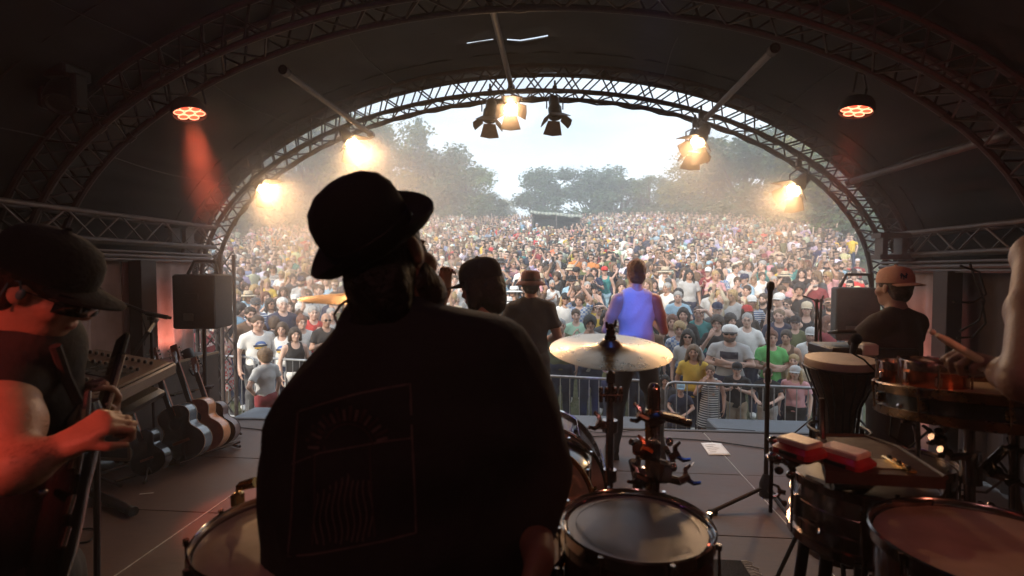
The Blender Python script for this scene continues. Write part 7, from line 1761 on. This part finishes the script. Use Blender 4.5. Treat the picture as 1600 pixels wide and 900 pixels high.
# musician with the hand at a black cap, behind the bowler hat man
q = P(756, 423+1.7*FPX/2.62, 2.62)
stage_person((q.x, q.y, 0), -1.92, 1.735, 'person in black cap with dark neck length hair, one hand gripping the visor',
    arms(L=((.26, .0, 1.12), (.2, -.22, 1.02), (-.3, -.8, -.1), (-.6, .2, -.5)), R=((-.16, -.42, 1.40), (-.05, -.26, 1.61), (.25, .15, 1), (.5, .9, 0))), hf=(0, -1, -.35), hu=(0, -.2, 1), top='tank', topm=M_TDK, botm=M_TBLK, skin=SKIN[2], hair='bob', hairc='black', hatk='cap', hatm=(M_HATB, M_HATB), wide=1.0)

# drummer at the right edge: torso out of frame, arm and stick reaching in
S7, E7, W7 = P(1632, 400, 1.26), P(1600, 596, 1.00), P(1560, 576, 1.18); loc7 = (P(1760, 700, 1.35).x, P(1760, 700, 1.35).y, 0); hc7 = P(1760, 270, 1.4); HM7 = headframe(hc7, -RIGHT*.8+FWD*.5-UP*.2, UP)
F = Field((W7.x-.22, hc7.y-.6, .95), (hc7.x+.25, hc7.y+.35, 2.1), .0055)
F.cone(P(1700, 350, 1.36), S7, .07, .06, .04); F.cone(S7, S7.lerp(E7, .5), .055, .047, .03); F.cone(S7.lerp(E7, .5), E7, .047, .036, .03); F.cone(E7, E7.lerp(W7, .5), .038, .034, .025); F.cone(E7.lerp(W7, .5), W7, .036, .026, .02)
F.cone(P(1760, 520, 1.4), P(1760, 360, 1.4), .15, .15, .06); F.cone(P(1760, 380, 1.4), P(1760, 300, 1.4), .06, .055, .03); F.cone(P(1700, 370, 1.38), P(1800, 370, 1.42), .07, .07, .05)
head(F, hc7, HM7)
hd7 = (P(1520, 556, 1.17)-W7).normalized(); hand(F, W7+hd7*.005, hd7, -UP*.75+FWD*.2, .90, (1.4, 1.4, 1.4, 1.4), thumb=-1, tcurl=.7)
dsk = mat('skin_drummer_arm', (.24, .145, .11), .45, 0, .15, 16, .12, 110); feat_link(dsk)
drm = wbody('person', F, dsk, loc7, 'person reaching in from the right edge with a bare arm and a drumstick', (hc7, HM7))
F = Field((loc7[0]-.3, loc7[1]-.3, .8), (loc7[0]+.3, loc7[1]+.3, 1.75), .012); c7 = V3(loc7[0], loc7[1], 0); F.ell(c7+V3(0, 0, 1.25), (.17, .13, .22), None, .05); F.ell(c7+V3(0, 0, 1.0), (.16, .12, .2), None, .05); wmesh('tank_top', F, M_TBLK, drm)
trousers_world(drm, loc7, FWD, .88, M_TBLK, .12, 1.0)
F = hairF('short', .009, hc7, HM7, 1.0, .25, .25); wmesh('hair', F, hair_mat('dark brown'), drm)
root = thing('drumstick', 'pale wooden drumstick held by the hand at the right edge', 'drumstick', P(1500, 548, 1.14)); M_STK = mat('pale_stick_wood', (.80, .70, .55), .5, 0, .15, 30)
s0, s1 = P(1560, 580, 1.16), P(1457, 519, 1.11); dv = (s1-s0).normalized()
part('shaft', MB().tube([s0, s0.lerp(s1, .8), s1-dv*.015], [.0088, .0082, .005], 10), M_STK, root); part('tip', MB().ell(s1, (.006, .006, .009), orient(dv)), M_STK, root)

# coloured wash lamps: fixtures on the rear arch and by the curtains, plus an added rose fill
def wash(c, aim, label, power, col, size=40, r=.1):
    m1 = emit('wash_'+label[:5], col, 5) ; led_can(c, aim, label, power, r, col, m1, m1, 'coloured wash lamps', size)
BLUE = (.12, .18, 1.0)
wash(V3(.35, 1.35, 3.35), V3(sing.location.x-.1, sing.location.y, 1.3), 'blue LED lamp on the rear arch aimed at the singer', 360, (.08, .22, 1.0), 9)
wash(V3(2.1, 1.9, 3.1), V3(sing.location.x+.12, sing.location.y, 1.3), 'red LED lamp high on the right aimed at the singer', 26, (1, .10, .10), 10)
wash(V3(-1.9, 1.8, 3.1), V3(sing.location.x-.14, sing.location.y, 1.3), 'violet LED lamp high on the left aimed at the singer', 9, (.62, .14, 1), 9)
wash(V3(-2.1, -1.2, 2.6), P(2, 640, 1.12), 'red LED lamp behind the camera on the left lighting the guitarist', 105, (1, .12, .08), 11)
wash(V3(2.6, -1.2, 2.9), P(1420, 660, 1.6), 'red LED lamp behind the camera on the right lighting the percussion', 26, (1, .27, .15), 44)
wash(V3(-3.70, 4.72, .88), V3(-3.96, 4.76, 1.25), 'red LED lamp standing on the flight case against the left curtain', 6, (1, .32, .22), 110, .05)
wash(V3(2.9, 4.9, .15), V3(3.32, 4.88, .9), 'red LED lamp standing on the deck under the right curtain', 18, (1, .26, .19), 90, .08)
wash(V3(-2.7, 1.0, 2.3), V3(-3.0, 3.7, 3.2), 'dim red LED lamp on the left truss tinting the inner arch', 7, (1, .10, .08), 70, .06)
wash(V3(2.4, 1.0, 2.4), V3(2.4, 3.7, 3.2), 'dim red LED lamp on the right truss tinting the inner arch', 7, (1, .10, .08), 70, .06)
wash(V3(-.3, -1.4, 3.3), V3(.0, 2.2, .8), 'dim rose LED lamp on the rear arch over the drummer', 7, (1, .42, .38), 95, .12)  # added fill, lifts the drummer's black back and the dark interior

# ================================================================== HAZE
hb = MB().box((-75, -2.6, -3.2), (75, 84, 22)); hz = struct('haze', hb, [], None, 'stuff', False); hz['label'] = 'pale smoke and evening haze over the stage and meadow'
hm = bpy.data.materials.new('haze_air'); hm.use_nodes = True; t = hm.node_tree; t.nodes.remove(t.nodes['Principled BSDF'])
pv = t.nodes.new('ShaderNodeVolumePrincipled'); pv.inputs['Color'].default_value = (.93, .96, 1, 1); pv.inputs['Density'].default_value = .0088; pv.inputs['Anisotropy'].default_value = .35
t.links.new(pv.outputs[0], t.nodes['Material Output'].inputs['Volume']); hz.data.materials.append(hm)
for p in hz.data.polygons: p.material_index = 0

# stage smoke drifting round the lamps of the arch
def plume(c, rad, dens, label, seed):
    b = MB().ell((0, 0, 0), (1, 1, 1), None, 24, 14); o = struct('smoke', b, [], None, 'stuff'); o.location = c; o.scale = rad; o['label'] = label; o['category'] = 'smoke'
    m = bpy.data.materials.new('smoke_cloud'); m.use_nodes = True; t = m.node_tree; t.nodes.remove(t.nodes['Principled BSDF']); v = t.nodes.new('ShaderNodeVolumePrincipled'); v.inputs['Color'].default_value = (.95, .93, .9, 1); v.inputs['Anisotropy'].default_value = .3
    tcn = t.nodes.new('ShaderNodeTexCoord'); ln = t.nodes.new('ShaderNodeVectorMath'); ln.operation = 'LENGTH'; t.links.new(tcn.outputs['Object'], ln.inputs[0])
    mr = t.nodes.new('ShaderNodeMapRange'); mr.interpolation_type = 'SMOOTHSTEP'; mr.inputs[1].default_value = 0; mr.inputs[2].default_value = .95; mr.inputs[3].default_value = 1; mr.inputs[4].default_value = 0; t.links.new(ln.outputs['Value'], mr.inputs[0])
    nn = t.nodes.new('ShaderNodeTexNoise'); nn.inputs['Scale'].default_value = 1.6; nn.inputs['Detail'].default_value = 3; mpp = t.nodes.new('ShaderNodeMapping'); mpp.inputs['Location'].default_value = (seed, 0, 0); t.links.new(tcn.outputs['Object'], mpp.inputs[0]); t.links.new(mpp.outputs[0], nn.inputs[0])
    m2 = t.nodes.new('ShaderNodeMapRange'); m2.inputs[1].default_value = .35; m2.inputs[2].default_value = .65; m2.inputs[3].default_value = .15; m2.inputs[4].default_value = 1.3; t.links.new(nn.outputs[0], m2.inputs[0])
    ml = t.nodes.new('ShaderNodeMath'); ml.operation = 'MULTIPLY'; t.links.new(mr.outputs[0], ml.inputs[0]); t.links.new(m2.outputs[0], ml.inputs[1]); m3 = t.nodes.new('ShaderNodeMath'); m3.operation = 'MULTIPLY'; m3.inputs[1].default_value = dens; t.links.new(ml.outputs[0], m3.inputs[0]); t.links.new(m3.outputs[0], v.inputs['Density'])
    t.links.new(v.outputs[0], t.nodes['Material Output'].inputs['Volume']); o.data.materials.append(m)
plume(onY(500, 325, 4.75), (2.5, 1.0, 1.9), .62, 'warm lit smoke drifting round the left lamps of the arch', 3.1)
plume(onY(1205, 325, 4.6), (1.8, .9, 1.5), .45, 'thin warm smoke round the lowest lamp on the right of the arch', 7.7)
plume(P(322, 235, 3.75), (.35, .35, .75), .5, 'red lit smoke hanging under the left LED lamp', 1.3)
for i_, ((px, py, y), R_, dn_) in enumerate(zip(LP, (.34, .62, .66, .40, .50), (.6, 1.0, 1.1, .7, .8))):
    q = onY(px, py, y-.12); plume(q, (R_, R_, R_), dn_, ('small glowing smoke wisp round the middle lamp', 'glowing smoke round the lamp above the bowler hat', 'bright warm smoke round the lowest left lamp', 'glowing smoke wisp round the right lamp with amber doors', 'warm smoke round the lowest right lamp')[i_], i_*2.7)
